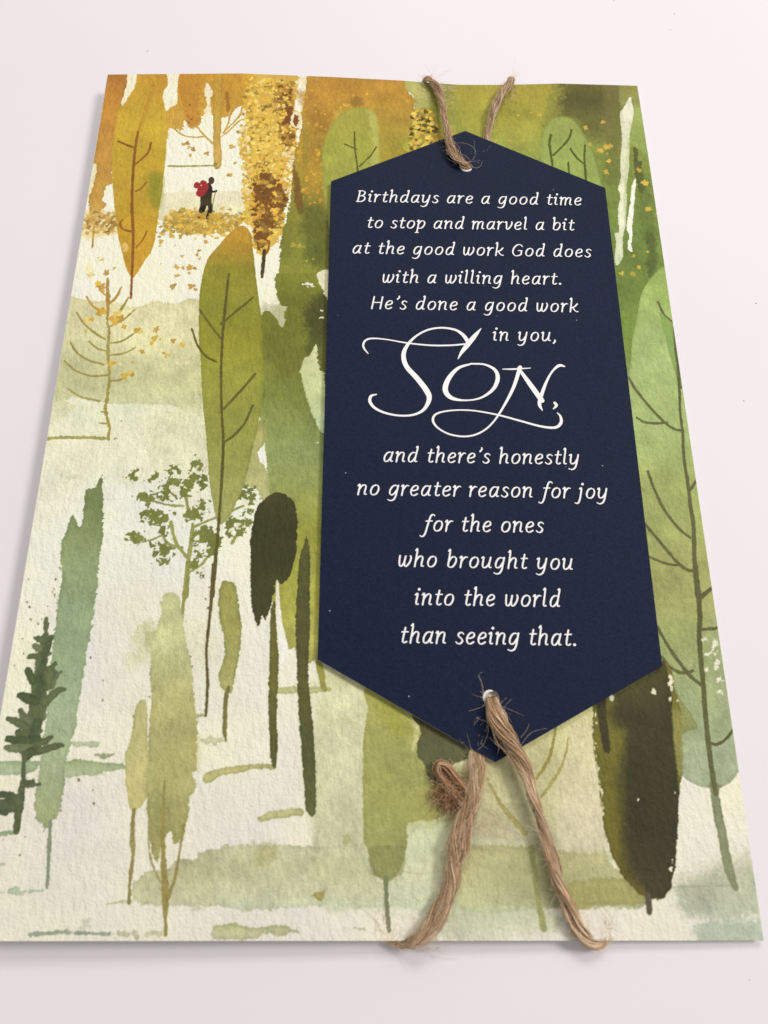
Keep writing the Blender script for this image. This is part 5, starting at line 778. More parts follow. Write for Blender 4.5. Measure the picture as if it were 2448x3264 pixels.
('dab',[(54.29,71.3,0.92),(55.03,71.64,0.71),(53.91,71.07,0.64),(52.58,70.13,0.71),(52.03,69.9,0.49),(50.1,71.89,0.64),(49.67,76.92,0.64),(53.97,78.8,0.58),(53.19,63.84,0.7),(53.73,63.28,0.49),(54.2,66.95,0.7),(60.93,64.52,0.77),(61.89,60.74,0.76),(61.4,61.04,0.49),(61.57,53.55,0.89),(62.06,53.39,0.55),(39.2,80.77,0.64),(34.66,72.96,0.56),(34.12,80.76,0.43),(31.66,72.8,0.42),(28.42,72.84,0.49),(60.22,41.91,0.4),(57.84,37.91,0.6),(56.27,36.24,0.59),(53.96,36.21,0.53),(57.04,40.86,0.53),(31.3,81.3,0.32),(37.17,81.5,0.29),(63.38,52.16,0.27),(54.07,69.18,0.32)],[(224,186,62),(214,172,62),(206,166,58)],None,0.9),
('fill',[(77.12,45.75),(65.86,39.59),(63.48,38.16),(61.5,36.58),(59.35,33.97),(57.46,30.44),(55.97,24.96),(54.49,19.9),(53.44,13.92),(52.66,10.26),(51.2,3.81),(50.54,-7.18),(50.67,-19.56),(50.72,-27.63),(50.73,-34.82),(50.99,-40.62),(51.74,-47.7),(53.17,-49.83),(53.78,-51.19),(54.65,-54.42),(54.1,-58.65),(52.99,-65.08),(53.53,-65.93),(54.65,-66.78),(56.32,-67.58),(57.72,-67.88),(60.72,-67.57),(62.52,-66.42),(65.02,-64.29),(78.38,-56.99),(98.2,46.1)],[(-64.82,(164,174,134)),(-51.73,(156,166,112)),(-41.73,(156,164,96)),(-34.78,(156,156,90)),(-22.64,(152,158,88)),(-11.08,(156,166,92)),(-3.02,(159,175,103)),(18.51,(162,180,106)),(31.67,(158,178,92)),(39.76,(146,168,80))],'pale_leaf_right',1.0,0.05,0.05,1,0.1,None,1.0,1.2),
('fill',[(60.95,26.44),(63.79,22.51),(64.55,11.98),(63.76,8.63),(62.76,9.01),(62.4,12.75),(61.88,15.95),(61.42,20.83)],[(50.69,(126,152,74))],'pale_leaf_right',0.85,0.05,0.12,1,0.1,None,1.0,1.0),
('fill',[(60.29,35.67),(63.8,37.04),(63.71,27.54),(60.52,28.34)],[(50.64,(140,164,78))],'pale_leaf_right',0.5,0.2,0.8,1,0,None,1.0,1.0),
('fill',[(52.87,-48.26),(54.25,-51.81),(57.39,-57.59),(55.76,-58.59),(54.48,-59.3),(53.25,-59.59),(52.82,-53.57)],[(-28.79,(136,138,76))],'pale_leaf_right',0.8,0.05,0.12,1,0.1,None,1.0,1.0),
('fill',[(61.26,-40.91),(64.07,-40.9),(64.16,-56.42),(61.02,-55.28)],[(-28.74,(150,158,116))],'pale_leaf_right',0.5,0.6,1.5,1,0,None,1.0,2),
('fill',[(60.86,-56.43),(63.13,-55.27),(61.63,-59.28),(59.62,-58.72)],[(-28.74,(138,146,100))],'pale_leaf_right',0.4,0.4,0.8,1,0,None,1.0,1.0),
('stroke',[(58.98,-67.59),(58.8,-70.81),(59.12,-74.5),(59.22,-77.61),(59.53,-80.41),(60.16,-83.05)],[1.52,1.62,1.6,1.59,1.63,1.12],(132,136,98),'pale_leaf_right',1.0,0.08,0.04,0.1),
('stroke',[(58.04,-67.64),(60.09,-67.59)],[0.47,0.47],(128,130,90),'pale_leaf_right',1.0,0.05,0.04,0.1),
('stroke',[(63.55,22.92),(63.26,18.39),(63.22,13.16),(62.84,8.03),(62.32,3.02),(62.2,-1.88),(61.75,-7.04),(61.81,-12.43),(61.69,-17.01),(61.72,-21.14),(60.99,-27.86),(60.62,-34.75)],[0.29,0.5,0.6,0.6,0.59,0.62,0.61,0.67,0.79,0.82,0.84,0.89],(98,98,56),'pale_leaf_right',1.0,0.05,0.04,0.1),
('stroke',[(61.04,-28.44),(60.87,-33.65),(60.55,-38.42),(59.9,-42.16),(59.64,-45.82),(59.43,-50.61),(59.05,-56.44),(58.9,-62.09),(58.93,-65.96),(58.98,-68.8)],[0.87,0.92,0.94,0.93,0.93,0.91,0.9,0.89,0.94,0.87],(98,98,56),'pale_leaf_right',1.0,0.05,0.04,0.1),
('stroke',[(60.97,28.99),(61.72,26.24),(63.61,23.92)],[0.48,0.47,0.4],(98,98,56),'pale_leaf_right',1.0,0.05,0.04,0.1),
('stroke',[(52.79,10.66),(53.89,7.93),(56.53,3.72),(58.92,0.63),(60.79,-0.85),(62.33,-1.13)],[0.53,0.59,0.59,0.58,0.58,0.51],(98,98,56),'pale_leaf_right',1.0,0.05,0.04,0.1),
('stroke',[(53.36,1.59),(54.8,0.67),(57.01,0.43),(59.33,0.64)],[0.48,0.52,0.52,0.45],(98,98,56),'pale_leaf_right',1.0,0.05,0.04,0.1),
('stroke',[(63.75,-11.63),(61.94,-13.92)],[0.54,0.53],(98,98,56),'pale_leaf_right',1.0,0.05,0.04,0.1),
('stroke',[(54.25,-10.0),(55.13,-13.91),(56.6,-18.09),(58.78,-21.57),(60.74,-23.52)],[0.6,0.6,0.63,0.62,0.49],(98,98,56),'pale_leaf_right',1.0,0.05,0.04,0.1),
('stroke',[(52.36,-20.7),(54.58,-23.91),(57.32,-27.89),(58.73,-29.36),(59.93,-29.97),(60.98,-29.83)],[0.59,0.62,0.64,0.64,0.64,0.51],(98,98,56),'pale_leaf_right',1.0,0.05,0.04,0.1),
('stroke',[(52.56,-27.36),(54.7,-28.3),(56.56,-28.81),(58.17,-28.8)],[0.48,0.51,0.51,0.42],(98,98,56),'pale_leaf_right',1.0,0.05,0.04,0.1),
('stroke',[(63.72,-33.0),(61.36,-34.62)],[0.51,0.51],(98,98,56),'pale_leaf_right',1.0,0.05,0.04,0.1),
('stroke',[(63.71,8.82),(62.95,8.35)],[0.35,0.35],(98,98,56),'pale_leaf_right',1.0,0.05,0.04,0.1),
('stroke',[(63.74,-33.09),(61.3,-35.09)],[0.57,0.57],(98,98,56),'pale_leaf_right',1.0,0.05,0.04,0.1),
('stroke',[(63.88,-40.52),(62.53,-40.78),(60.64,-40.91)],[0.56,0.63,0.56],(98,98,56),'pale_leaf_right',1.0,0.05,0.04,0.1),
('stroke',[(52.56,-40.65),(54.01,-44.03),(56.54,-48.25),(57.86,-49.79),(59.1,-50.79)],[0.56,0.62,0.67,0.67,0.61],(98,98,56),'pale_leaf_right',1.0,0.05,0.04,0.1),
('stroke',[(52.61,-45.86),(53.86,-47.66),(55.28,-48.55),(56.79,-48.69),(57.88,-48.3)],[0.46,0.52,0.55,0.55,0.49],(98,98,56),'pale_leaf_right',1.0,0.05,0.04,0.1),
('stroke',[(63.96,-58.08),(61.79,-60.18),(60.2,-60.86),(59.41,-60.64)],[0.51,0.54,0.59,0.48],(98,98,56),'pale_leaf_right',1.0,0.05,0.04,0.1),
('stroke',[(60.55,-42.86),(60.82,-42.67)],[0.34,0.39],(226,222,190),None,1.0,0.25,0.05,0.1),
('stroke',[(62.56,-43.52),(62.84,-43.34)],[0.56,0.65],(226,222,190),None,1.0,0.25,0.05,0.1),
('stroke',[(62.09,-44.02),(62.36,-43.83)],[0.3,0.35],(226,222,190),None,1.0,0.25,0.05,0.1),
('stroke',[(61.82,-44.84),(62.09,-44.66)],[0.37,0.43],(226,222,190),None,1.0,0.25,0.05,0.1),
('stroke',[(60.65,-45.45),(60.92,-45.27)],[0.37,0.43],(226,222,190),None,1.0,0.25,0.05,0.1),
('stroke',[(62.37,-45.29),(62.64,-45.11)],[0.3,0.35],(226,222,190),None,1.0,0.25,0.05,0.1),
('stroke',[(62.38,-46.87),(62.66,-46.69)],[0.59,0.69],(226,222,190),None,1.0,0.25,0.05,0.1),
('stroke',[(62.01,-47.71),(62.29,-47.53)],[0.44,0.52],(226,222,190),None,1.0,0.25,0.05,0.1),
('stroke',[(60.26,-48.17),(60.53,-47.99)],[0.29,0.34],(226,222,190),None,1.0,0.25,0.05,0.1),
('stroke',[(62.33,-49.74),(62.6,-49.56)],[0.66,0.77],(226,222,190),None,1.0,0.25,0.05,0.1),
('stroke',[(62.82,-50.09),(63.09,-49.91)],[0.37,0.43],(226,222,190),None,1.0,0.25,0.05,0.1),
('stroke',[(62.16,-51.87),(62.43,-51.69)],[0.36,0.43],(226,222,190),None,1.0,0.25,0.05,0.1),
('stroke',[(62.31,-52.31),(62.58,-52.13)],[0.26,0.3],(226,222,190),None,1.0,0.25,0.05,0.1),
('stroke',[(61.39,-45.24),(61.66,-45.06)],[0.22,0.26],(226,222,190),None,1.0,0.25,0.05,0.1),
('fill',[(39.28,-53.33),(43.04,-51.86),(52.79,-46.46),(54.25,-51.81),(54.85,-56.45),(53.67,-62.11),(53.67,-65.42),(52.24,-70.82),(51.18,-76.84),(50.44,-80.41),(48.41,-84.29),(46.69,-84.71),(44.58,-84.29),(43.03,-82.68),(41.1,-80.22),(39.82,-76.13),(39.32,-72.43),(39.2,-67.63),(38.95,-64.09),(38.91,-59.35),(39.29,-54.49)],[(-83.17,(110,98,36)),(-67.62,(112,106,40)),(-56.48,(118,112,42)),(-47.69,(110,102,42))],'dark_brown_tree',1.0,0.12,0.05,1,0.2,None,1.0,1.4),
('fill',[(49.74,-48.87),(52.78,-46.52),(53.37,-49.15),(53.57,-52.4),(53.35,-55.31),(53.05,-59.3),(52.92,-64.88),(52.51,-70.29),(51.54,-75.55),(50.67,-80.16),(50.06,-81.17),(49.7,-82.92),(49.12,-83.55),(48.23,-84.61),(46.71,-84.61),(45.63,-84.29),(45.35,-81.93),(46.09,-72.95),(47.93,-59.32)],[(-84.41,(66,60,40)),(-72.94,(60,55,34)),(-56.46,(64,60,36)),(-48.86,(78,74,38))],'dark_brown_tree',1.0,0.1,0.06,1,0,None,1.0,1.2),
('fill',[(47.81,-49.77),(52.02,-47.67),(51.75,-52.41),(50.91,-59.31),(50.14,-70.29),(48.45,-79.4),(46.85,-83.42),(45.72,-83.55),(43.67,-81.93),(42.46,-79.66),(42.52,-75.56),(42.93,-70.31),(43.2,-64.9),(44.43,-59.33),(43.76,-58.34),(42.91,-57.64),(42.08,-56.07),(43.01,-53.61),(43.49,-51.86)],[(-84.41,(66,60,40)),(-72.95,(60,55,34)),(-56.48,(64,60,36)),(-48.88,(78,74,38))],'dark_brown_tree',1.0,0.25,1.7,1,0,None,1.0,1.2),
('fill',[(40.03,-53.33),(41.65,-53.03),(41.62,-56.5),(41.77,-61.59),(41.16,-62.37),(40.44,-61.59),(40.16,-57.36)],[(-28.89,(66,60,36))],'dark_brown_tree',1.0,0.05,0.05,1,0,None,1.0,1.0),
('stroke',[(45.7,-84.17),(45.59,-86.57)],[1.0,0.99],(92,82,64),'dark_brown_tree',1.0,0.06,0.04,0.1),
('fill',[(53.35,-55.31),(54.85,-56.45),(53.84,-65.28),(52.96,-65.29),(53.0,-61.55)],[(-28.79,(146,140,74))],'dark_brown_tree',0.85,0.15,0.3,1,0,None,1.0,1.0),
('stroke',[(42.73,-53.18),(42.83,-52.76)],[0.51,0.55],(232,224,186),None,1.0,0.18,0.05,0.1),
('stroke',[(42.9,-53.53),(43.0,-53.11)],[0.39,0.42],(232,224,186),None,1.0,0.18,0.05,0.1),
('stroke',[(53.83,-50.11),(53.94,-49.68)],[0.55,0.6],(232,224,186),None,1.0,0.18,0.05,0.1),
('stroke',[(53.37,-50.85),(53.48,-50.42)],[0.55,0.6],(232,224,186),None,1.0,0.18,0.05,0.1),
('stroke',[(53.58,-51.58),(53.7,-51.16)],[0.36,0.38],(232,224,186),None,1.0,0.18,0.05,0.1),
('stroke',[(50.29,-52.21),(50.4,-51.79)],[0.43,0.47],(232,224,186),None,1.0,0.18,0.05,0.1),
('stroke',[(50.58,-52.33),(50.69,-51.91)],[0.31,0.34],(232,224,186),None,1.0,0.18,0.05,0.1),
('stroke',[(53.19,-53.49),(53.3,-53.07)],[0.39,0.42],(232,224,186),None,1.0,0.18,0.05,0.1),
('stroke',[(54.31,-53.91),(54.42,-53.56)],[0.2,0.21],(232,224,186),None,1.0,0.18,0.05,0.1),
('stroke',[(39.48,-68.36),(39.57,-67.98)],[0.3,0.32],(232,224,186),None,1.0,0.18,0.05,0.1),
('stroke',[(39.56,-69.04),(39.65,-68.65)],[0.34,0.36],(232,224,186),None,1.0,0.18,0.05,0.1),
('stroke',[(52.05,-68.74),(52.15,-68.41)],[0.19,0.2],(232,224,186),None,1.0,0.18,0.05,0.1),
('stroke',[(39.65,-56.14),(39.75,-55.73)],[0.27,0.29],(232,224,186),None,1.0,0.18,0.05,0.1),
('stroke',[(39.7,-57.57),(39.79,-57.16)],[0.23,0.25],(232,224,186),None,1.0,0.18,0.05,0.1),
('stroke',[(39.52,-62.07),(39.61,-61.67)],[0.23,0.25],(232,224,186),None,1.0,0.18,0.05,0.1),
('stroke',[(39.41,-65.07),(39.5,-64.74)],[0.19,0.2],(232,224,186),None,1.0,0.18,0.05,0.1),
('stroke',[(39.48,-72.33),(39.56,-72.01)],[0.19,0.2],(232,224,186),None,1.0,0.18,0.05,0.1),
('stroke',[(45.63,-69.86),(45.71,-69.67)],[0.11,0.12],(232,224,186),None,1.0,0.18,0.05,0.1),
('stroke',[(50.26,-79.4),(50.35,-79.15)],[0.15,0.16],(232,224,186),None,1.0,0.18,0.05,0.1),
('stroke',[(49.83,-80.57),(49.92,-80.26)],[0.18,0.2],(232,224,186),None,1.0,0.18,0.05,0.1),
('stroke',[(48.66,-67.95),(48.73,-67.82)],[0.08,0.08],(232,224,186),None,1.0,0.18,0.05,0.1),
('stroke',[(39.26,-54.45),(39.04,-58.02),(39.1,-64.23),(39.29,-69.06),(39.51,-72.13)],[0.16,0.13,0.16,0.18,0.1],(232,222,176),None,0.8,0.25,0.04,0.1)]
for k, op in enumerate(ART):
    if op[0] == 'fill':
        paint_fill(*op[1:], k)
    elif op[0] == 'stroke':
        paint_stroke(*op[1:], k)
    elif op[0] == 'dab':
        for i, (x, y, r) in enumerate(op[1]):
            paint_dab(x, y, r, op[2][i % len(op[2])], op[3], op[4], k + i)
    else:
        _, P, n, (ra, rb), cols, part, a, seed = op
        g = np.random.default_rng(seed)
        lo, hi = np.min(P, 0), np.max(P, 0)
        for i in range(n):
            for _ in range(30):
                p = g.uniform(lo, hi)
                if in_poly(p, P):
                    break
            paint_dab(p[0], p[1], g.uniform(ra, rb), cols[g.integers(len(cols))], part, a, i)

# the colours above are as seen in room light: divide that light out to get the ink's own colour
LIGHT = np.interp(YS, [-95.0,0.0,95.0], [0.83,0.875,0.905])
grey = canvas.mean(-1, keepdims=True)
canvas = grey + (canvas - grey) * .90
ALB = np.clip(lin(np.clip(canvas, 0, 255)) / LIGHT[:, None, None] / np.array([1.03, 1.0, .985]), .004, .9).astype(np.float32)

def zsurf(x, y):
    u = (x + W / 2) / W; v = (y + H / 2) / H
    k = np.clip((v - .80) / .20, 0, 1) ** 2
    return k * np.interp(u, [0, .08, .25, .42, .55, .66, .75, .85, 1], [.2, .5, 1.1, .55, -.1, -1.0, -.8, -.2, -.45])

# smooth the height profile along the edge so the sheet bends rather than creases
gx, gy = np.meshgrid(XS, YS)
GZ = zsurf(gx, gy)
ker = np.hanning(121); ker /= ker.sum()
pad = np.pad(GZ, ((0, 0), (60, 60)), 'edge')
cs = np.apply_along_axis(lambda r: np.convolve(r, ker, 'valid'), 1, pad[::4])
GZ = np.stack([np.interp(np.arange(NY), np.arange(0, NY, 4), cs[:, i]) for i in range(NX)], 1) if NY % 4 else GZ
GRID = np.stack([gx, gy, GZ], -1).reshape(-1, 3)

card = empty('greeting_card', (0, 0, -0.9))
tag(card, 'watercolour forest greeting card lying on the white table under the navy tag', 'greeting card')

PARTF = PART[:-1, :-1].ravel()
jj, ii = np.divmod(np.arange((NX - 1) * (NY - 1)), NX - 1)
v0 = jj * NX + ii
QUADS = np.stack([v0, v0 + 1, v0 + 1 + NX, v0 + NX], 1).astype(np.int32)
FLATC = ALB.reshape(-1, 3)

def sheet_part(name, faces, parent):
    used, invx = np.unique(faces.ravel(), return_inverse=True)
    me = bpy.data.meshes.new(name)
    n, m = len(used), len(faces)
    me.vertices.add(n)
    me.vertices.foreach_set('co', ((GRID[used] - origin(card)) * MM).astype(np.float32).ravel())
    me.loops.add(4 * m)
    me.loops.foreach_set('vertex_index', invx.astype(np.int32).ravel())
    me.polygons.add(m)
    me.polygons.foreach_set('loop_start', np.arange(0, 4 * m, 4, dtype=np.int32))
    me.polygons.foreach_set('use_smooth', np.ones(m, bool))
    a = me.color_attributes.new('paint', 'FLOAT_COLOR', 'POINT')
    c = np.ones((n, 4), np.float32); c[:, :3] = FLATC[used]
    a.data.foreach_set('color', c.ravel())
    me.materials.append(art_m)
    me.update(calc_edges=True)
    me.validate()
    o = bpy.data.objects.new(name, me)
    COL.objects.link(o)
    o.parent = parent
    return o

PART_LABEL = {'front_panel': ('front_panel', None), 'hiker': ('printed_hiker', 'small printed walker in dark clothes with a stick'), 'backpack': ('backpack', 'bright red rucksack'), 'rust_trunk': ('printed_tree', 'rust brown hanging tree at the left edge'), 'leaf_tree_gold': ('printed_tree', 'gold leaf-shaped tree with brown branching rib'), 'bare_tree': ('printed_tree', 'thin bare gold tree with curved twigs'), 'leafy_tree': ('printed_tree', 'tree speckled with gold and brown leaves'), 'tall_green_tree': ('printed_tree', 'tall tree fading from orange to olive green'), 'bush_tree': ('printed_tree', 'slender tree with scattered olive leaf clumps'), 'leaf_tree_olive': ('printed_tree', 'long olive leaf-shaped tree with dark rib'), 'sapling': ('printed_sapling', 'thin sapling with yellow leaves'), 'dark_oval_tree': ('printed_tree', 'dark oval crown on a thin green trunk'), 'slim_dark_tree': ('printed_tree', 'slim dark olive spire'), 'small_olive_tree': ('printed_tree', 'short narrow olive tree on a brown stem'), 'teal_tree': ('printed_tree', 'blue-green ragged brushstroke tree'), 'conifer': ('printed_conifer', 'dark green conifer'), 'tall_pale_tree': ('printed_tree', 'tall pale khaki tree with forked trunk'), 'small_pale_tree': ('printed_tree', 'small pale khaki tree'), 'round_based_tree': ('printed_tree', 'broad olive tree with rounded base'), 'dark_round_tree': ('printed_tree', 'dark green crown half hidden by the tag'), 'twig_tree': ('printed_tree', 'faint thin curved branches'), 'speckled_tree': ('printed_tree', 'yellow and black speckled tree'), 'pale_leaf_tree': ('printed_tree', 'pale green leaf-shaped tree'), 'round_leaf_tree': ('printed_tree', 'round-topped light green tree with dark twigs'), 'pale_leaf_right': ('printed_tree', 'very tall light green leaf-shaped tree with dark rib'), 'dark_brown_tree': ('printed_tree', 'dark brown tree with olive side')}
made = {}
for k, nm in enumerate(NAMES):
    f = QUADS[PARTF == k]
    if len(f) < 30:
        continue
    disp = PART_LABEL.get(nm, (nm, None))
    par = made['hiker'] if nm == 'backpack' and 'hiker' in made else card
    o = sheet_part(disp[0], f, par)
    if disp[1]:
        o['label'] = disp[1]
    made[nm] = o

# thickness of the front leaf, the back leaf below it and the fold along the left side
def leaf(name, z_top, z_bot, cap_top, parent, inset=0.0):
    per = [(x, -H / 2) for x in np.linspace(-W / 2, W / 2, 40)] + [(W / 2, y) for y in np.linspace(-H / 2, H / 2, 60)[1:]] \
        + [(x, H / 2) for x in np.linspace(W / 2, -W / 2, 120)[1:]] + [(-W / 2, y) for y in np.linspace(H / 2, -H / 2, 60)[1:-1]]
    def zz(x, y):
        i = min(NX - 1, max(0, int(round((x + W / 2) / DX)))); j = min(NY - 1, max(0, int(round((y + H / 2) / DY))))
        return GZ[j, i]
    vs, fs = [], []
    n = len(per)
    sx, sy = 1 - 2 * inset / W, 1 - 2 * inset / H
    for zo in (z_top, z_bot):
        for x, y in per:
            vs.append((x * sx, y * sy, zz(x, y) + zo))
    for i in range(n):
        fs.append((i, (i + 1) % n, n + (i + 1) % n, n + i)[::-1])
    # under and upper faces as strips of a coarse grid
    def grid(zo, flip):
        b0 = len(vs); a, c = 64, 48
        for j in range(c + 1):
            for i in range(a + 1):
                x = -W / 2 + W * i / a; y = -H / 2 + H * j / c
                vs.append((x * sx, y * sy, zz(x, y) + zo))
        for j in range(c):
            for i in range(a):
                q = [b0 + j * (a + 1) + i, b0 + j * (a + 1) + i + 1, b0 + (j + 1) * (a + 1) + i + 1, b0 + (j + 1) * (a + 1) + i]
                fs.append(tuple(q[::-1] if flip else q))
    grid(z_bot, True)
    if cap_top:
        grid(z_top, False)
    return mesh_obj(name, vs, fs, white_m, parent)
leaf('panel_edge', -0.003, -.30, False, card)
leaf('back_panel', -.40, -.70, True, card, .25)
vs, fs = [], []
for j, y in enumerate(np.linspace(-H / 2 + .3, H / 2 - .3, 50)):
    for i in range(9):
        t = math.pi / 2 + math.pi * i / 8
        jz = GZ[min(NY - 1, int((y + H / 2) / DY)), 0]
        vs.append((-W / 2 + .02 + .30 * math.cos(t), y, jz - .36 + .33 * math.sin(t)))
for j in range(49):
    for i in range(8):
        q = j * 9 + i
        fs.append((q, q + 1, q + 10, q + 9))
mesh_obj('fold', vs, fs, white_m, card, smooth=True)

# ------------------------------------------------------------------ the navy tag
ZT0, ZT1 = .45, .95
HEX = [(21.14, 74.31), (-9.52, 59.1), (-9.09, -46.82), (21.56, -63.9), (52.12, -47.63), (52.18, 58.36)]
HOLES = [(21.01, 63.84, 1.45), (21.4, -53.39, 1.45)]
tag_c = np.mean(HEX, 0)
tag_o = empty('navy_tag', (tag_c[0], tag_c[1], ZT0))
tag(tag_o, 'six-sided navy blue card tag printed with a white birthday verse, tied over the forest card', 'tag')
cu = bpy.data.curves.new('tag_outline', 'CURVE')
cu.dimensions = '2D'; cu.fill_mode = 'BOTH'
def spline(pts):
    s = cu.splines.new('POLY'); s.points.add(len(pts) - 1)
    for p, q in zip(s.points, pts):
        p.co = (q[0], q[1], 0, 1)
    s.use_cyclic_u = True
spline(HEX)
for hx, hy, hr in HOLES:
    spline([(hx + hr * math.cos(t * math.pi / 16), hy + hr * math.sin(t * math.pi / 16)) for t in range(32)])
cu.extrude = (ZT1 - ZT0) / 2
tmp = bpy.data.objects.new('tag_outline', cu); COL.objects.link(tmp)
bpy.context.view_layer.update()
me = bpy.data.meshes.new_from_object(tmp.evaluated_get(bpy.context.evaluated_depsgraph_get()))
bpy.data.objects.remove(tmp)
V = [(v.co.x, v.co.y, v.co.z + (ZT0 + ZT1) / 2) for v in me.vertices]
F = [tuple(p.vertices) for p in me.polygons]
fm = [0 if (p.normal.z > .5 or (p.normal.z < -.5 and p.center.z > 0)) else 1 for p in me.polygons]
board = mesh_obj('board', V, F, navy_m, tag_o, mats=[navy_m, core_m], fmat=fm)

# raised torn paper burr round part of each hole
for (hx, hy, hr), a0, a1 in zip(HOLES, (math.radians(205), math.radians(75)), (math.radians(335), math.radians(200))):
    vs, fs = [], []
    for i in range(15):
        t = a0 + (a1 - a0) * i / 14
        rr = .23 * math.sin(math.pi * i / 14) ** .6 + .05
        for j in range(8):
            p = 2 * math.pi * j / 8
            d = hr - .12 + rr * math.cos(p)
            vs.append((hx + d * math.cos(t), hy + d * math.sin(t), ZT1 + .05 + .8 * rr * math.sin(p)))
    for i in range(14):
        for j in range(8):
            a, c = i * 8 + j, i * 8 + (j + 1) % 8
            fs.append((a, a + 8, c + 8, c))
    mesh_obj('hole_burr', vs, fs, core_m, board, smooth=True)

# lettering: every glyph is a set of pen strokes (x-height 1), swept into thin ink ribbons
GL = {
 'a': ([[(.74,.9),(.5,1.0),(.24,.88),(.08,.5),(.12,.12),(.3,.0),(.52,.14),(.7,.5)], [(.78,1.0),(.7,.35),(.74,.06),(.9,.05)]], 1.03),
 'b': ([[(-.03,1.55),(.1,1.6),(.1,.15)], [(.1,.5),(.28,.88),(.52,1.0),(.74,.85),(.76,.45),(.55,.06),(.28,.0),(.1,.14)]], .98),
 'd': ([[(.74,.9),(.5,1.0),(.24,.88),(.08,.5),(.12,.12),(.3,.0),(.52,.14),(.7,.5)], [(.66,1.56),(.78,1.6),(.74,.9),(.7,.3),(.75,.05),(.9,.05)]], 1.03),
 'e': ([[(.1,.48),(.42,.52),(.66,.68),(.62,.94),(.4,1.0),(.16,.8),(.06,.42),(.18,.08),(.42,.0),(.7,.16)]], .88),
 'f': ([[(.82,1.5),(.66,1.62),(.48,1.5),(.38,1.1),(.28,.4),(.2,-.2),(.06,-.52),(-.14,-.56),(-.24,-.48)], [(.08,.96),(.66,.98)]], .7),
 'g': ([[(.74,.9),(.5,1.0),(.24,.88),(.08,.5),(.12,.14),(.3,.02),(.52,.16),(.7,.5)], [(.78,1.0),(.74,.4),(.7,-.1),(.56,-.45),(.28,-.56),(.02,-.46)]], 1.0),
 'h': ([[(-.03,1.55),(.1,1.6),(.1,0)], [(.1,.5),(.28,.86),(.52,1.0),(.7,.85),(.68,.3),(.72,.06),(.88,.05)]], 1.0),
 'i': ([[(-.06,.92),(.12,1.0),(.1,.3),(.16,.05),(.32,.06)], [(.19,1.42),(.2,1.43)]], .46),
 'j': ([[(-.02,.94),(.14,1.0),(.12,.2),(.04,-.35),(-.14,-.56),(-.34,-.5)], [(.2,1.42),(.21,1.43)]], .46),
 'k': ([[(-.03,1.55),(.1,1.6),(.1,0)], [(.74,.98),(.5,.66),(.14,.46)], [(.3,.54),(.52,.22),(.74,.04),(.9,.04)]], .9),
 'l': ([[(-.03,1.55),(.1,1.6),(.09,.3),(.15,.05),(.32,.06)]], .46),
 'm': ([[(-.05,.92),(.1,1.0),(.1,0)], [(.1,.55),(.26,.88),(.46,1.0),(.6,.86),(.59,0)], [(.59,.55),(.76,.88),(.96,1.0),(1.12,.86),(1.09,.3),(1.13,.06),(1.3,.05)]], 1.42),
 'n': ([[(-.05,.92),(.1,1.0),(.1,0)], [(.1,.5),(.28,.86),(.52,1.0),(.7,.85),(.68,.3),(.72,.06),(.88,.05)]], 1.0),
 'o': ([[(.46,1.0),(.2,.86),(.07,.46),(.17,.1),(.4,.0),(.66,.14),(.79,.54),(.69,.9),(.46,1.0)]], .97),
 'p': ([[(-.05,.92),(.1,1.0),(.1,-.56)], [(-.06,-.57),(.26,-.57)], [(.1,.5),(.28,.88),(.52,1.0),(.74,.85),(.76,.45),(.55,.06),(.28,.0),(.1,.14)]], .98),
 'r': ([[(-.05,.92),(.1,1.0),(.1,0)], [(.1,.5),(.26,.84),(.46,1.0),(.62,.96)]], .68),
 's': ([[(.58,.86),(.36,1.0),(.13,.86),(.18,.64),(.42,.46),(.56,.22),(.38,.0),(.16,.01),(.0,.14)]], .72),
 't': ([[(.26,1.34),(.2,.3),(.27,.05),(.42,.02),(.56,.1)], [(.0,.96),(.56,.98)]], .66),
 'u': ([[(-.05,.94),(.1,1.0),(.08,.35),(.17,.05),(.36,.03),(.56,.2),(.7,.5)], [(.74,1.0),(.69,.3),(.74,.06),(.9,.05)]], 1.03),
 'v': ([[(-.05,.92),(.08,1.0),(.14,.5),(.2,.06),(.36,.03),(.58,.36),(.7,.75),(.66,1.0)]], .86),
 'w': ([[(.02,1.0),(.06,.4),(.16,.05),(.34,.04),(.5,.35),(.56,.95)], [(.53,.4),(.6,.06),(.78,.02),(1.0,.35),(1.08,.78),(1.0,1.0)]], 1.26),
 'y': ([[(-.05,.94),(.1,1.0),(.08,.4),(.17,.08),(.36,.05),(.56,.2),(.7,.5)], [(.78,1.0),(.72,.3),(.66,-.15),(.52,-.45),(.24,-.56),(.0,-.46)]], 1.02),
 'B': ([[(.1,1.48),(.1,0)], [(-.04,1.46),(.4,1.48),(.68,1.32),(.62,.95),(.36,.8),(.12,.78)], [(.36,.8),(.74,.66),(.8,.3),(.55,.04),(.2,.0),(-.06,.02)]], 1.06),
 'H': ([[(.1,1.46),(.1,0)], [(.98,1.46),(.98,0)], [(.1,.76),(.98,.76)]], 1.24),
 'G': ([[(1.06,1.22),(.8,1.46),(.44,1.4),(.14,.95),(.12,.4),(.36,.04),(.7,.02),(1.0,.2),(1.02,.66)], [(.66,.68),(1.06,.68)]], 1.28),
 ',': ([[(.14,.1),(.16,-.05),(.02,-.28)]], .42),
 "'": ([[(.22,1.58),(.24,1.42),(.1,1.2)]], .36),
 '.': ([[(.13,.06),(.14,.06)]], .42),
 ' ': ([], .52),
}
SLANT = .165

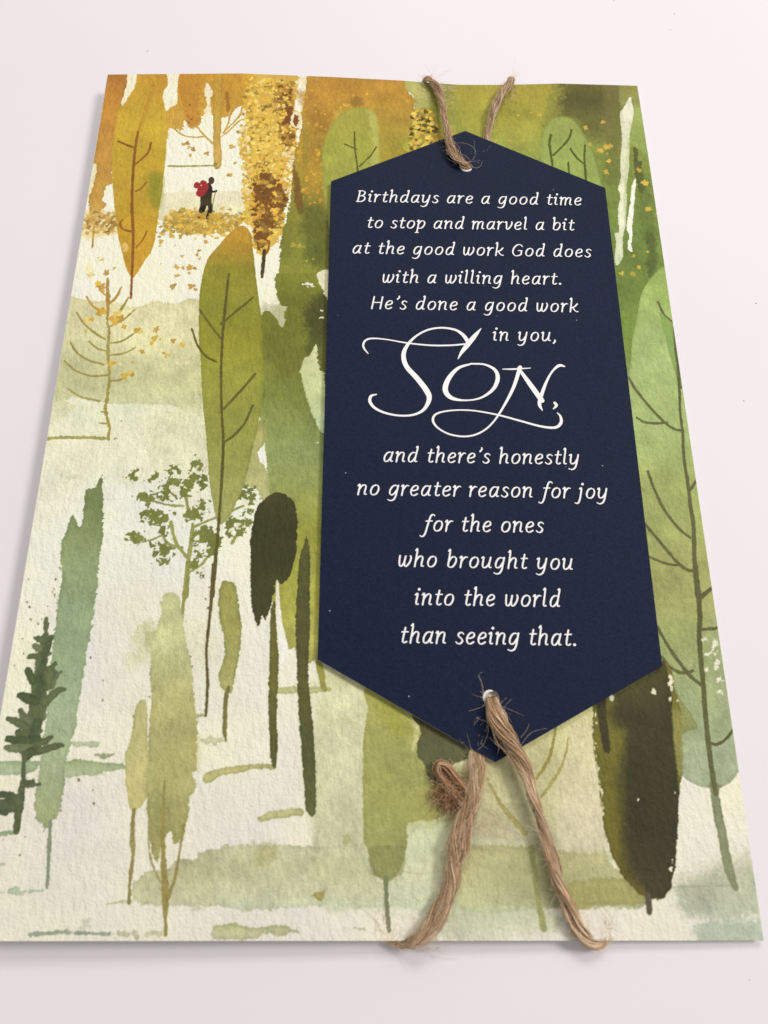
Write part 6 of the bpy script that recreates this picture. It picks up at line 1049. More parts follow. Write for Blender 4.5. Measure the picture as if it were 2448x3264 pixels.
class Ink:
    def __init__(self):
        self.v, self.f, self.z = [], [], 0.0
    def ribbon(self, P, wd):
        """flat pen ribbon with round ends; each stretch a hair above the one before"""
        P = np.asarray(P, float)
        T = np.gradient(P, axis=0)
        T /= np.linalg.norm(T, axis=1)[:, None] + 1e-9
        Nn = np.stack([-T[:, 1], T[:, 0]], 1)
        b0 = len(self.v)
        n = len(P)
        self.z += .0012
        for i in range(n):
            z = ZT1 + .012 + self.z + .0001 * i
            for s in (1, -1):
                self.v.append((P[i, 0] + s * Nn[i, 0] * wd[i] / 2, P[i, 1] + s * Nn[i, 1] * wd[i] / 2, z))
        for i in range(n - 1):
            a = b0 + 2 * i
            self.f.append((a, a + 1, a + 3, a + 2))
        for end, sg in ((0, -1), (n - 1, 1)):
            l, r = b0 + 2 * end, b0 + 2 * end + 1
            arc = []
            for q in range(1, 6):
                t = math.pi * q / 6
                d = Nn[end] * math.cos(t) + sg * T[end] * math.sin(t)
                arc.append(len(self.v))
                self.v.append((P[end, 0] + d[0] * wd[end] / 2, P[end, 1] + d[1] * wd[end] / 2, ZT1 + .012 + self.z + .0001 * end))
            poly = [l] + arc + [r]
            self.f.append(tuple(poly if sg < 0 else poly[::-1]))
        self.z += .0001 * n

def set_line(txt, x0, y0, x1, y1, size, name):
    ink = Ink()
    adv = [GL[c][1] for c in txt]
    L = math.hypot(x1 - x0, y1 - y0)
    first = GL[txt[0]][0][0]
    nat = sum(adv) - .12
    track = (L / size - nat) / (len(txt) - 1)
    ux, uy = (x1 - x0) / L, (y1 - y0) / L
    pen = 0.0
    for c, ad in zip(txt, adv):
        for st in GL[c][0]:
            p = np.asarray(st, float)
            if len(p) == 2 and np.hypot(*(p[1] - p[0])) < .05:
                wd = [.25 * size] * 2
                q = p
            else:
                q = catmull(p, 7) if len(p) > 2 else np.linspace(p[0], p[1], 6)
                tg = np.gradient(q, axis=0); tg /= np.linalg.norm(tg, axis=1)[:, None] + 1e-9
                # broad-nib contrast
                ang = np.arctan2(tg[:, 1], tg[:, 0])
                wd = size * (.088 + .074 * np.abs(np.sin(ang + .35)))
                wd = np.convolve(np.pad(wd, 2, 'edge'), np.ones(5) / 5, 'valid')
            X = (q[:, 0] + SLANT * q[:, 1] + pen) * size
            Y = q[:, 1] * size
            ink.ribbon(np.stack([x0 + X * ux - Y * uy, y0 + X * uy + Y * ux], 1), wd)
        pen += ad + track
    o = mesh_obj(name, ink.v, ink.f, ink_m, board)
    return track
for txt, x0, y0, x1, y1 in [('Birthdays are a good time', -3.65, 53.6, 46.22, 53.32), ('to stop and marvel a bit', -1.39, 46.57, 43.97, 46.51), ('at the good work God does', -4.46, 39.79, 47.09, 39.47), ('with a willing heart.', 2.05, 32.4, 40.29, 32.39), ("He's done a good work", -0.3, 25.88, 42.96, 25.56), ('in you,', 25.02, 18.51, 38.17, 18.55), ("and there's honestly", 2.36, -8.78, 40.4, -9.07), ('no greater reason for joy', -2.58, -15.66, 45.25, -16.09), ('for the ones', 10.03, -22.8, 32.46, -22.95), ('who brought you', 5.19, -29.68, 37.46, -30.13), ('into the world', 8.19, -36.86, 34.53, -37.08), ('than seeing that.', 5.52, -43.75, 37.06, -44.1)]:
    tr = set_line(txt, x0, y0, x1, y1, 2.0, 'verse_line')
    pass
ink = Ink()
for st in [[(-0.74, 15.08, 0.18), (-1.52, 16.15, 0.36), (-1.79, 17.12, 0.41), (-1.29, 18.21, 0.41), (0.08, 18.67, 0.36), (3.0, 18.46, 0.27), (7.29, 17.68, 0.32), (12.0, 17.2, 0.36), (16.29, 17.26, 0.36), (19.65, 17.65, 0.36)], [(19.95, 17.5, 0.73), (19.56, 18.63, 0.82), (18.74, 19.86, 0.69), (17.26, 20.94, 0.5), (14.67, 21.4, 0.41), (11.85, 20.96, 0.41), (9.37, 19.54, 0.41), (7.5, 17.49, 0.63), (6.5, 15.03, 0.9), (7.04, 12.28, 0.99), (9.25, 9.44, 1.07), (11.06, 6.73, 1.15), (11.57, 4.86, 0.97), (10.49, 2.54, 0.61), (8.4, 1.32, 0.44), (5.51, 1.11, 0.39), (2.61, 1.72, 0.44), (0.62, 2.8, 0.53), (-0.3, 4.17, 0.62), (-0.06, 5.38, 0.53), (1.02, 5.77, 0.22)], [(22.64, 21.31, 0.18), (21.18, 19.4, 0.91), (19.64, 17.3, 1.0), (18.47, 15.67, 0.68), (17.61, 14.05, 0.14)], [(20.21, 12.92, 0.36), (17.63, 11.93, 0.63), (15.66, 9.61, 0.94), (14.84, 7.0, 1.07), (15.96, 5.19, 0.84), (18.66, 4.62, 0.35), (21.82, 5.17, 0.4), (24.41, 7.07, 0.67), (25.54, 9.49, 0.85), (25.13, 11.54, 0.67), (23.06, 12.81, 0.41), (20.22, 12.97, 0.36)], [(26.67, 11.8, 0.18), (28.88, 11.83, 0.36), (32.35, 12.11, 0.18)], [(30.27, 12.28, 0.81), (28.75, 7.87, 0.67), (26.87, 4.11, 0.49), (24.43, 0.17, 0.35), (21.93, -2.22, 0.35), (19.01, -3.28, 0.35), (15.74, -2.96, 0.35), (13.31, -1.63, 0.35), (12.23, 0.04, 0.48), (12.96, 1.55, 0.39), (15.88, 2.32, 0.31), (20.04, 2.37, 0.31), (24.99, 1.5, 0.35), (29.48, 0.22, 0.39), (33.55, -0.96, 0.44), (36.43, -1.2, 0.53), (37.67, -0.15, 0.61), (37.69, 1.23, 0.44), (37.09, 2.05, 0.18)], [(29.92, 12.03, 0.54), (32.07, 8.38, 0.98), (34.19, 4.75, 1.06)], [(34.16, 2.52, 0.18), (33.68, 4.09, 0.75), (34.59, 7.0, 0.67), (35.85, 9.85, 0.45), (37.04, 11.69, 0.41), (38.32, 12.76, 0.63), (39.37, 12.58, 0.32)], [(36.75, 4.22, 0.58), (37.04, 3.66, 0.58), (36.36, 2.87, 0.18)]]:
    Q = catmull(st, 8) if len(st) > 2 else np.linspace(st[0], st[1], 6)
    ink.ribbon(Q[:, :2], np.maximum(Q[:, 2], .08))
o = mesh_obj('calligraphy_word', ink.v, ink.f, ink_m, board)
o['label'] = 'large flourished white script word on the tag'

# ------------------------------------------------------------------ jute twine
FIB = [lin(c) for c in ((204, 172, 134), (218, 190, 154), (186, 152, 114), (230, 206, 172), (160, 124, 90), (210, 180, 144), (196, 162, 124))]

class Hair:
    def __init__(self, sides=4):
        self.v, self.f, self.c, self.s = [], [], [], sides
    def tube(self, P, r0, r1, col):
        P = np.asarray(P, float)
        n = len(P)
        T = np.gradient(P, axis=0); T /= np.linalg.norm(T, axis=1)[:, None] + 1e-9
        ref = np.array([0, 0, 1.0])
        A = np.cross(T, ref); nn = np.linalg.norm(A, axis=1)[:, None]
        A = np.where(nn < 1e-3, np.array([[1.0, 0, 0]]), A / (nn + 1e-9))
        B = np.cross(T, A)
        b0 = len(self.v)
        k = self.s
        for i in range(n):
            r = r0 + (r1 - r0) * i / (n - 1)
            for j in range(k):
                t = 2 * math.pi * j / k
                self.v.append(P[i] + r * (math.cos(t) * A[i] + math.sin(t) * B[i]))
                self.c.append(col)
        for i in range(n - 1):
            for j in range(k):
                a = b0 + i * k + j; b_ = b0 + i * k + (j + 1) % k
                self.f.append((a, b_, b_ + k, a + k))
    def build(self, name, parent):
        return mesh_obj(name, np.array(self.v), self.f, jute_m, parent, smooth=True, colors=np.array(self.c))

def frames(P):
    T = np.gradient(P, axis=0); T /= np.linalg.norm(T, axis=1)[:, None]
    up = np.array([0, 0, 1.0])
    A = np.cross(T, up); nn = np.linalg.norm(A, axis=1)
    # where the path climbs straight through a hole keep the neighbouring side vector
    last = None
    for i in range(len(A)):
        if nn[i] < .25 and last is not None:
            A[i] = last - T[i] * (last @ T[i])
        if last is not None and A[i] @ last < 0:
            A[i] = -A[i]
        A[i] /= np.linalg.norm(A[i]) + 1e-9
        last = A[i]
    for _ in range(6):
        A[1:-1] = (A[:-2] + A[1:-1] * 2 + A[2:]) / 4
        A /= np.linalg.norm(A, axis=1)[:, None]
    B = np.cross(A, T)
    return T, A, B

def twine(name, path, label, seed, org, n_fib=64, pitch=13.0, fuzz=150, tints=1.0, wide=1.0):
    """path rows: x, y, z, half width, half height (mm). Two plies of fibres twisted loosely together."""
    g = np.random.default_rng(seed)
    root = empty(name, org)
    tag(root, label, 'twine')
    P5 = catmull(path, 12)
    s = np.concatenate([[0], np.cumsum(np.linalg.norm(np.diff(P5[:, :3], axis=0), axis=1))])
    n = int(s[-1] / .55)
    ss = np.linspace(0, s[-1], n)
    P5 = np.stack([np.interp(ss, s, P5[:, k]) for k in range(5)], 1)
    P, hw, hh = P5[:, :3], P5[:, 3], P5[:, 4]
    lump = 1 + .10 * np.interp(ss, np.arange(0, s[-1] + 3, 2.2), g.standard_normal(int((s[-1] + 3) / 2.2) + 2)[:len(np.arange(0, s[-1] + 3, 2.2))])
    hw, hh = hw * lump * wide * .74, hh * lump * .78
    T, A, B = frames(P)
    ph0 = g.uniform(0, 6.28)
    twist = 2 * math.pi * ss / pitch + ph0
    def wob(amp, sc):
        k = max(3, int(ss[-1] / sc))
        return amp * np.interp(np.linspace(0, k - 1, n), np.arange(k), g.standard_normal(k))
    for ply in range(2):
        h = Hair(5)
        ang = twist + math.pi * ply
        ca, sa = .50 * np.cos(ang), .50 * np.sin(ang)
        for _ in range(n_fib):
            rr = .54 * math.sqrt(g.uniform(0, 1)); th = g.uniform(0, 6.28)
            a2 = th + 1.15 * twist + wob(.4, 6)
            u = ca + rr * np.cos(a2) + wob(.11, 4)
            v = sa + rr * np.sin(a2) + wob(.11, 4)
            Q = P + A * (u * hw)[:, None] + B * (v * hh)[:, None]
            i0 = 0 if g.uniform() < .55 else int(g.uniform(0, n * .5))
            i1 = n if g.uniform() < .55 else int(g.uniform(n * .55, n))
            if i1 - i0 < 6:
                continue
            m = np.clip(np.maximum((i0 + 5 - np.arange(n)) / 5, (np.arange(n) - i1 + 6) / 5), 0, 1) * g.uniform(0, .5)
            Q = Q + (Q - P) * m[:, None]                         # broken fibre ends spring out of the ply
            c = FIB[g.integers(len(FIB))] * g.uniform(.66, 1.14) * tints
            r = g.uniform(.05, .12)
            h.tube(Q[i0:i1], r, r * g.uniform(.7, 1), c)
        # a soft core so no light leaks through the bundle
        h.tube(P + A * (ca * .8 * hw)[:, None] + B * (sa * .8 * hh)[:, None], .33 * float(np.mean(hh)), .33 * float(np.mean(hh)), lin((110, 76, 48)))
        h.build('ply', root)
    h = Hair(3)
    for _ in range(fuzz):                                    # short wisps lying along and across the bundle
        i = int(g.uniform(2, n - 14)); L = int(g.uniform(5, 13)); t = g.uniform(.1, 3.04); dt = g.uniform(-.9, .9)
        q = np.linspace(0, 1, L)
        sl = slice(i, i + L)
        rad = 1.0 + .06 * g.standard_normal() + .22 * q ** 2 * g.uniform(0, 1)
        Q = P[sl] + A[sl] * (np.cos(t + dt * q) * rad * hw[sl])[:, None] + B[sl] * (np.sin(t + dt * q) * rad * hh[sl])[:, None]
        h.tube(Q, g.uniform(.03, .055), .02, FIB[g.integers(len(FIB))] * g.uniform(.75, 1.25))
    for _ in range(fuzz):
        i = int(g.uniform(2, n - 3))
        t = g.uniform(0, 6.28)
        d = A[i] * math.cos(t) + B[i] * abs(math.sin(t)) * .7
        p = P[i] + A[i] * math.cos(t) * hw[i] * .8 + B[i] * math.sin(t) * hh[i] * .8
        L = g.gamma(2.0, .8)
        tdir = T[i] * g.choice([-1, 1]) * g.uniform(.2, 1.0)
        cur = g.standard_normal(3) * .35
        pts = []
        for q in np.linspace(0, 1, 9):
            x = p + (d * .55 + tdir * .8) * L * q + cur * L * q * q
            pts.append(x)
        pts = np.array(pts)
        pts[:, 2] = np.maximum(pts[:, 2], .06)
        c = lin((234, 210, 178)) * g.uniform(.8, 1.1)
        h.tube(pts, g.uniform(.02, .036), .012, c)
    return root, h, g

def free_fibre(h, pts, r=.024, col=(236, 212, 180), r1=None):
    h.tube(catmull(pts, 8), r, r1 if r1 else r * .6, lin(col))

TW = {'upper':[(9.8,78.0,-1.9,1.1,0.5),(11.0,86.0,-1.9,1.1,0.5),(11.7,90.3,-1.7,1.1,0.6),(12.3,91.5,-0.6,1.1,0.7),(12.95,90.33,0.49,1.09,0.82),(14.47,88.31,0.76,1.09,0.87),(15.4,85.38,1.0,1.08,0.87),(15.91,81.54,1.3,1.13,0.91),(16.24,78.07,1.59,0.95,0.76),(16.65,74.37,1.87,0.95,0.76),(16.91,70.63,2.24,0.99,0.8),(17.58,67.39,2.19,1.15,0.92),(18.72,65.13,2.02,1.2,0.96),(20.0,63.96,1.73,1.14,0.91),(20.81,64.04,1.0,1.15,0.9),(21.11,64.14,0.5,0.9,0.4),(23.01,66.84,0.3,1.1,0.28),(25.31,69.84,0.32,1.1,0.3),(26.2,73.25,0.18,0.88,0.4),(26.94,76.72,0.67,1.0,0.8),(28.35,81.66,0.92,1.24,0.99),(30.02,85.64,0.78,1.25,1.0),(32.18,89.32,0.48,1.19,0.89),(32.99,91.62,0.0,1.15,0.7),(32.59,89.87,-1.5,1.1,0.5),(31.49,82.47,-1.6,1.1,0.45)],'lower':[(1.58,-82.94,-1.3,1.0,0.45),(2.98,-89.44,-1.3,0.9,0.45),(5.18,-91.44,-1.2,0.6,0.45),(6.26,-91.18,-0.3,0.72,0.58),(7.66,-90.5,0.7,1.32,0.79),(9.21,-89.39,1.0,1.63,0.98),(11.03,-87.4,1.2,1.7,1.05),(12.39,-85.01,1.4,1.65,1.07),(13.58,-82.16,1.6,1.6,1.12),(14.14,-79.29,1.7,1.68,1.17),(14.92,-76.38,1.7,1.88,1.22),(15.96,-73.2,1.7,1.77,1.15),(17.14,-70.44,1.5,1.72,1.12),(18.04,-67.63,1.2,1.67,1.0),(18.44,-65.0,0.9,1.68,0.84),(18.36,-62.82,0.55,1.56,0.55),(18.9,-61.89,0.4,1.6,0.24),(20.2,-57.39,0.4,1.4,0.24),(21.1,-54.69,0.5,1.0,0.4),(21.5,-53.29,1.1,1.1,0.9),(21.57,-55.04,2.2,1.46,1.31),(22.26,-57.19,2.6,1.98,1.58),(23.2,-59.41,2.9,2.17,1.63),(24.4,-61.6,3.0,1.96,1.47),(25.64,-63.76,2.9,1.49,1.34),(26.71,-66.38,2.7,1.29,1.29),(27.3,-68.97,2.5,1.15,1.15),(28.02,-71.29,2.4,1.08,1.08),(28.8,-74.05,2.3,1.01,1.01),(29.52,-76.54,2.2,1.07,1.07),(30.08,-78.99,2.2,1.25,1.12),(30.75,-81.87,2.1,1.11,1.11),(31.57,-84.05,2.0,1.17,1.17),(32.63,-86.66,1.8,1.16,1.1),(33.48,-88.65,1.4,1.16,1.04),(34.93,-90.39,0.6,1.15,0.98),(36.7,-91.39,-0.4,0.91,0.82),(38.04,-91.03,-0.7,0.73,0.65),(38.78,-89.61,-1.0,0.6,0.4),(38.58,-84.61,-1.1,0.8,0.4)],'knot':[(16.69,-72.13,0.6,0.76,0.53),(14.96,-69.77,0.9,0.79,0.63),(12.97,-67.16,1.2,0.8,0.64),(11.77,-65.37,1.4,0.77,0.62),(12.04,-64.29,1.5,0.72,0.58),(13.26,-64.57,1.5,0.78,0.62),(14.64,-66.2,1.3,0.8,0.64),(16.27,-68.11,1.0,0.79,0.64),(17.75,-70.01,0.8,0.77,0.46)],'frizz':(13.88,-68.97)}
root, h, g = twine('jute_twine', TW['upper'], 'tan jute twine over the top card edge, threaded through the upper tag hole', 3, TW['upper'][0][:3], n_fib=60, pitch=13, fuzz=480, tints=.9)
for pts in [[(19.16,70.24,1.32),(20.58,69.54,2.03),(22.2,68.3,2.46),(23.14,66.85,2.29),(22.82,65.6,1.91),(21.76,64.6,1.52)],[(17.99,70.2,2.14),(18.74,67.67,2.48),(19.61,66.44,2.1),(21.14,66.05,1.7),(21.98,64.61,1.52)],[(17.58,71.04,2.13),(18.39,69.55,2.25),(19.58,68.04,1.87),(19.89,66.5,1.49),(20.46,64.93,1.72)],[(21.94,63.33,1.44),(23.45,63.13,1.35),(24.34,63.89,1.34),(24.72,65.27,1.32)],[(32.97,90.24,0.48),(33.37,90.58,0.68),(33.91,91.25,0.5),(34.31,92.7,0.12)],[(32.82,90.24,0.47),(33.52,91.1,0.68),(34.28,92.15,0.52),(34.87,93.94,0.15)],[(32.54,90.25,0.46),(33.12,91.03,0.66),(33.71,92.04,0.49),(34.25,93.9,0.12)],[(32.32,90.26,0.45),(32.87,91.16,0.65),(33.29,92.27,0.47),(33.78,93.37,0.1)],[(32.96,90.24,0.48),(33.45,90.91,0.68),(33.93,91.83,0.5),(34.4,93.45,0.13)],[(31.83,90.28,0.42),(32.11,90.97,0.62),(32.14,91.92,0.42),(32.51,93.51,0.04)],[(32.26,90.26,0.44),(32.94,90.99,0.66),(33.77,91.95,0.5),(34.31,93.33,0.12)],[(32.08,90.27,0.43),(32.31,90.85,0.63),(32.35,91.7,0.43),(32.7,93.35,0.04)],[(32.42,90.26,0.45),(33.25,91.11,0.67),(34.29,92.16,0.52),(34.94,94.08,0.15)],[(32.9,90.24,0.47),(33.66,91.15,0.69),(34.52,92.24,0.53),(35.12,93.45,0.16)],[(32.73,90.25,0.46),(33.27,90.84,0.67),(33.9,91.69,0.5),(34.34,92.47,0.12)],[(32.98,90.24,0.48),(33.41,91.17,0.68),(33.59,92.3,0.49),(34.05,93.73,0.11)],[(32.36,90.26,0.45),(32.86,90.97,0.65),(33.34,91.91,0.48),(33.79,92.88,0.1)],[(32.41,90.26,0.45),(32.96,90.85,0.66),(33.62,91.7,0.49),(34.07,92.58,0.11)],[(32.9,90.24,0.47),(33.41,91.01,0.68),(33.86,92.01,0.5),(34.31,93.05,0.12)],[(32.69,90.25,0.46),(33.04,90.73,0.66),(33.39,91.51,0.48),(33.77,92.86,0.1)],[(32.66,90.25,0.46),(33.14,91.31,0.67),(33.34,92.54,0.48),(33.87,94.59,0.1)],[(32.92,90.24,0.47),(33.51,91.34,0.68),(33.9,92.6,0.5),(34.45,94.23,0.13)],[(32.41,90.26,0.45),(32.99,91.1,0.66),(33.52,92.15,0.48),(34.03,93.62,0.11)],[(32.18,90.26,0.44),(32.54,91.0,0.64),(32.74,91.97,0.45),(33.13,92.94,0.07)],[(32.56,90.25,0.46),(32.97,91.24,0.66),(33.06,92.42,0.46),(33.51,93.9,0.08)],[(32.91,90.24,0.47),(33.36,91.16,0.68),(33.57,92.29,0.49),(34.07,94.41,0.11)],[(32.6,90.25,0.46),(32.88,90.74,0.65),(33.09,91.53,0.46),(33.41,92.3,0.08)],[(31.92,90.27,0.43),(32.6,91.28,0.64),(33.21,92.47,0.47),(33.81,94.49,0.1)],[(32.05,90.27,0.43),(32.66,90.92,0.64),(33.41,91.81,0.48),(33.9,92.93,0.1)],[(31.83,90.28,0.42),(32.12,90.72,0.62),(32.37,91.47,0.43),(32.7,92.41,0.04)],[(15.43,87.45,1.23),(17.22,88.14,0.91),(19.06,88.4,0.19),(20.74,90.85,-0.59)],[(15.39,86.12,1.28),(16.99,86.63,0.98),(18.66,87.86,0.24),(20.07,87.52,-0.42)],[(15.37,85.13,1.31),(15.9,84.65,1.1),(16.55,86.72,0.4),(17.1,88.09,-0.28)],[(15.38,85.44,1.3),(16.69,85.29,1.05),(18.1,87.23,0.3),(19.31,87.76,-0.39)],[(15.44,87.86,1.22),(16.53,87.68,0.96),(17.7,88.67,0.26),(18.69,88.58,-0.39)],[(15.3,82.32,1.4),(16.93,82.22,1.14),(18.65,83.53,0.43),(20.16,84.92,-0.3)],[(15.32,83.04,1.38),(16.24,83.53,1.13),(17.21,84.19,0.46),(18.02,83.69,-0.15)],[(15.42,87.11,1.24),(16.7,87.35,0.97),(18.06,88.29,0.26),(19.27,90.03,-0.5)],[(15.26,80.79,1.44),(16.09,80.74,1.22),(16.99,81.95,0.55),(17.81,83.75,-0.15)],[(15.34,83.81,1.35),(16.03,84.34,1.11),(16.78,85.59,0.43),(17.43,86.42,-0.23)],[(15.42,87.35,1.24),(16.77,87.47,0.96),(18.18,87.82,0.27),(19.4,88.03,-0.41)],[(15.25,80.53,1.45),(16.05,80.65,1.22),(16.92,81.93,0.55),(17.65,81.9,-0.08)],[(15.32,83.31,1.37),(16.87,83.21,1.11),(18.53,84.87,0.38),(19.94,85.38,-0.31)],[(15.34,84.06,1.35),(15.85,84.6,1.11),(16.4,85.22,0.46),(16.92,86.77,-0.22)],[(15.3,82.56,1.39),(16.12,83.05,1.15),(17.0,84.1,0.47),(17.77,84.97,-0.19)],[(15.4,86.42,1.27),(16.59,86.56,1.0),(17.87,87.89,0.28),(18.95,87.87,-0.37)],[(15.4,86.45,1.27),(17.1,86.1,1.0),(18.9,87.37,0.25),(20.47,88.62,-0.49)],[(15.34,84.17,1.34),(16.62,84.75,1.07),(17.96,85.44,0.38),(19.11,85.9,-0.29)],[(15.41,86.69,1.26),(16.02,86.43,1.04),(16.72,87.99,0.34),(17.31,88.35,-0.31)],[(15.27,81.08,1.44),(16.57,81.39,1.18),(17.91,81.44,0.53),(19.13,83.16,-0.18)],[(15.44,87.95,1.21),(16.87,88.53,0.91),(18.37,89.51,0.18),(19.62,88.93,-0.46)],[(15.31,82.95,1.38),(15.83,83.04,1.16),(16.4,84.1,0.5),(16.9,84.59,-0.14)],[(12.04,89.99,0.55),(12.1,90.4,0.84),(10.67,91.38,0.62),(10.66,92.16,0.22)],[(14.02,90.19,0.42),(13.62,90.56,0.74),(14.53,91.76,0.37),(12.23,92.07,0.12)],[(12.54,90.04,0.52),(12.49,90.44,0.81),(13.03,91.61,0.47),(11.67,92.56,0.16)],[(11.8,89.97,0.57),(11.4,90.33,0.88),(12.56,91.57,0.5),(12.04,91.59,0.13)],[(13.36,90.12,0.47),(12.91,90.48,0.78),(13.6,91.67,0.43),(14.24,92.09,-0.01)],[(12.83,90.07,0.5),(12.68,90.46,0.8),(12.51,91.56,0.5),(13.81,92.6,0.02)],[(12.91,90.07,0.5),(12.87,90.48,0.79),(13.95,91.7,0.41),(13.9,91.8,0.01)],[(13.75,90.16,0.44),(13.55,90.55,0.74),(12.82,91.59,0.48),(13.32,92.56,0.05)],[(12.64,90.05,0.51),(12.78,90.47,0.79),(13.58,91.67,0.43),(12.63,91.82,0.1)],[(11.73,89.96,0.57),(11.58,90.35,0.87),(12.89,91.6,0.48),(9.72,92.01,0.28)],[(11.65,89.95,0.58),(11.26,90.32,0.89),(12.53,91.56,0.5),(13.49,92.11,0.04)],[(11.82,89.97,0.57),(11.62,90.35,0.87),(10.88,91.4,0.61),(12.2,91.94,0.12)],[(12.67,90.05,0.51),(12.67,90.46,0.8),(11.4,91.45,0.57),(12.45,91.64,0.11)],[(13.53,90.14,0.45),(13.15,90.51,0.77),(13.38,91.65,0.45),(14.14,92.65,-0.0)]]:
    free_fibre(h, pts)
o = h.build('loose_fibres', root); o['kind'] = 'stuff'

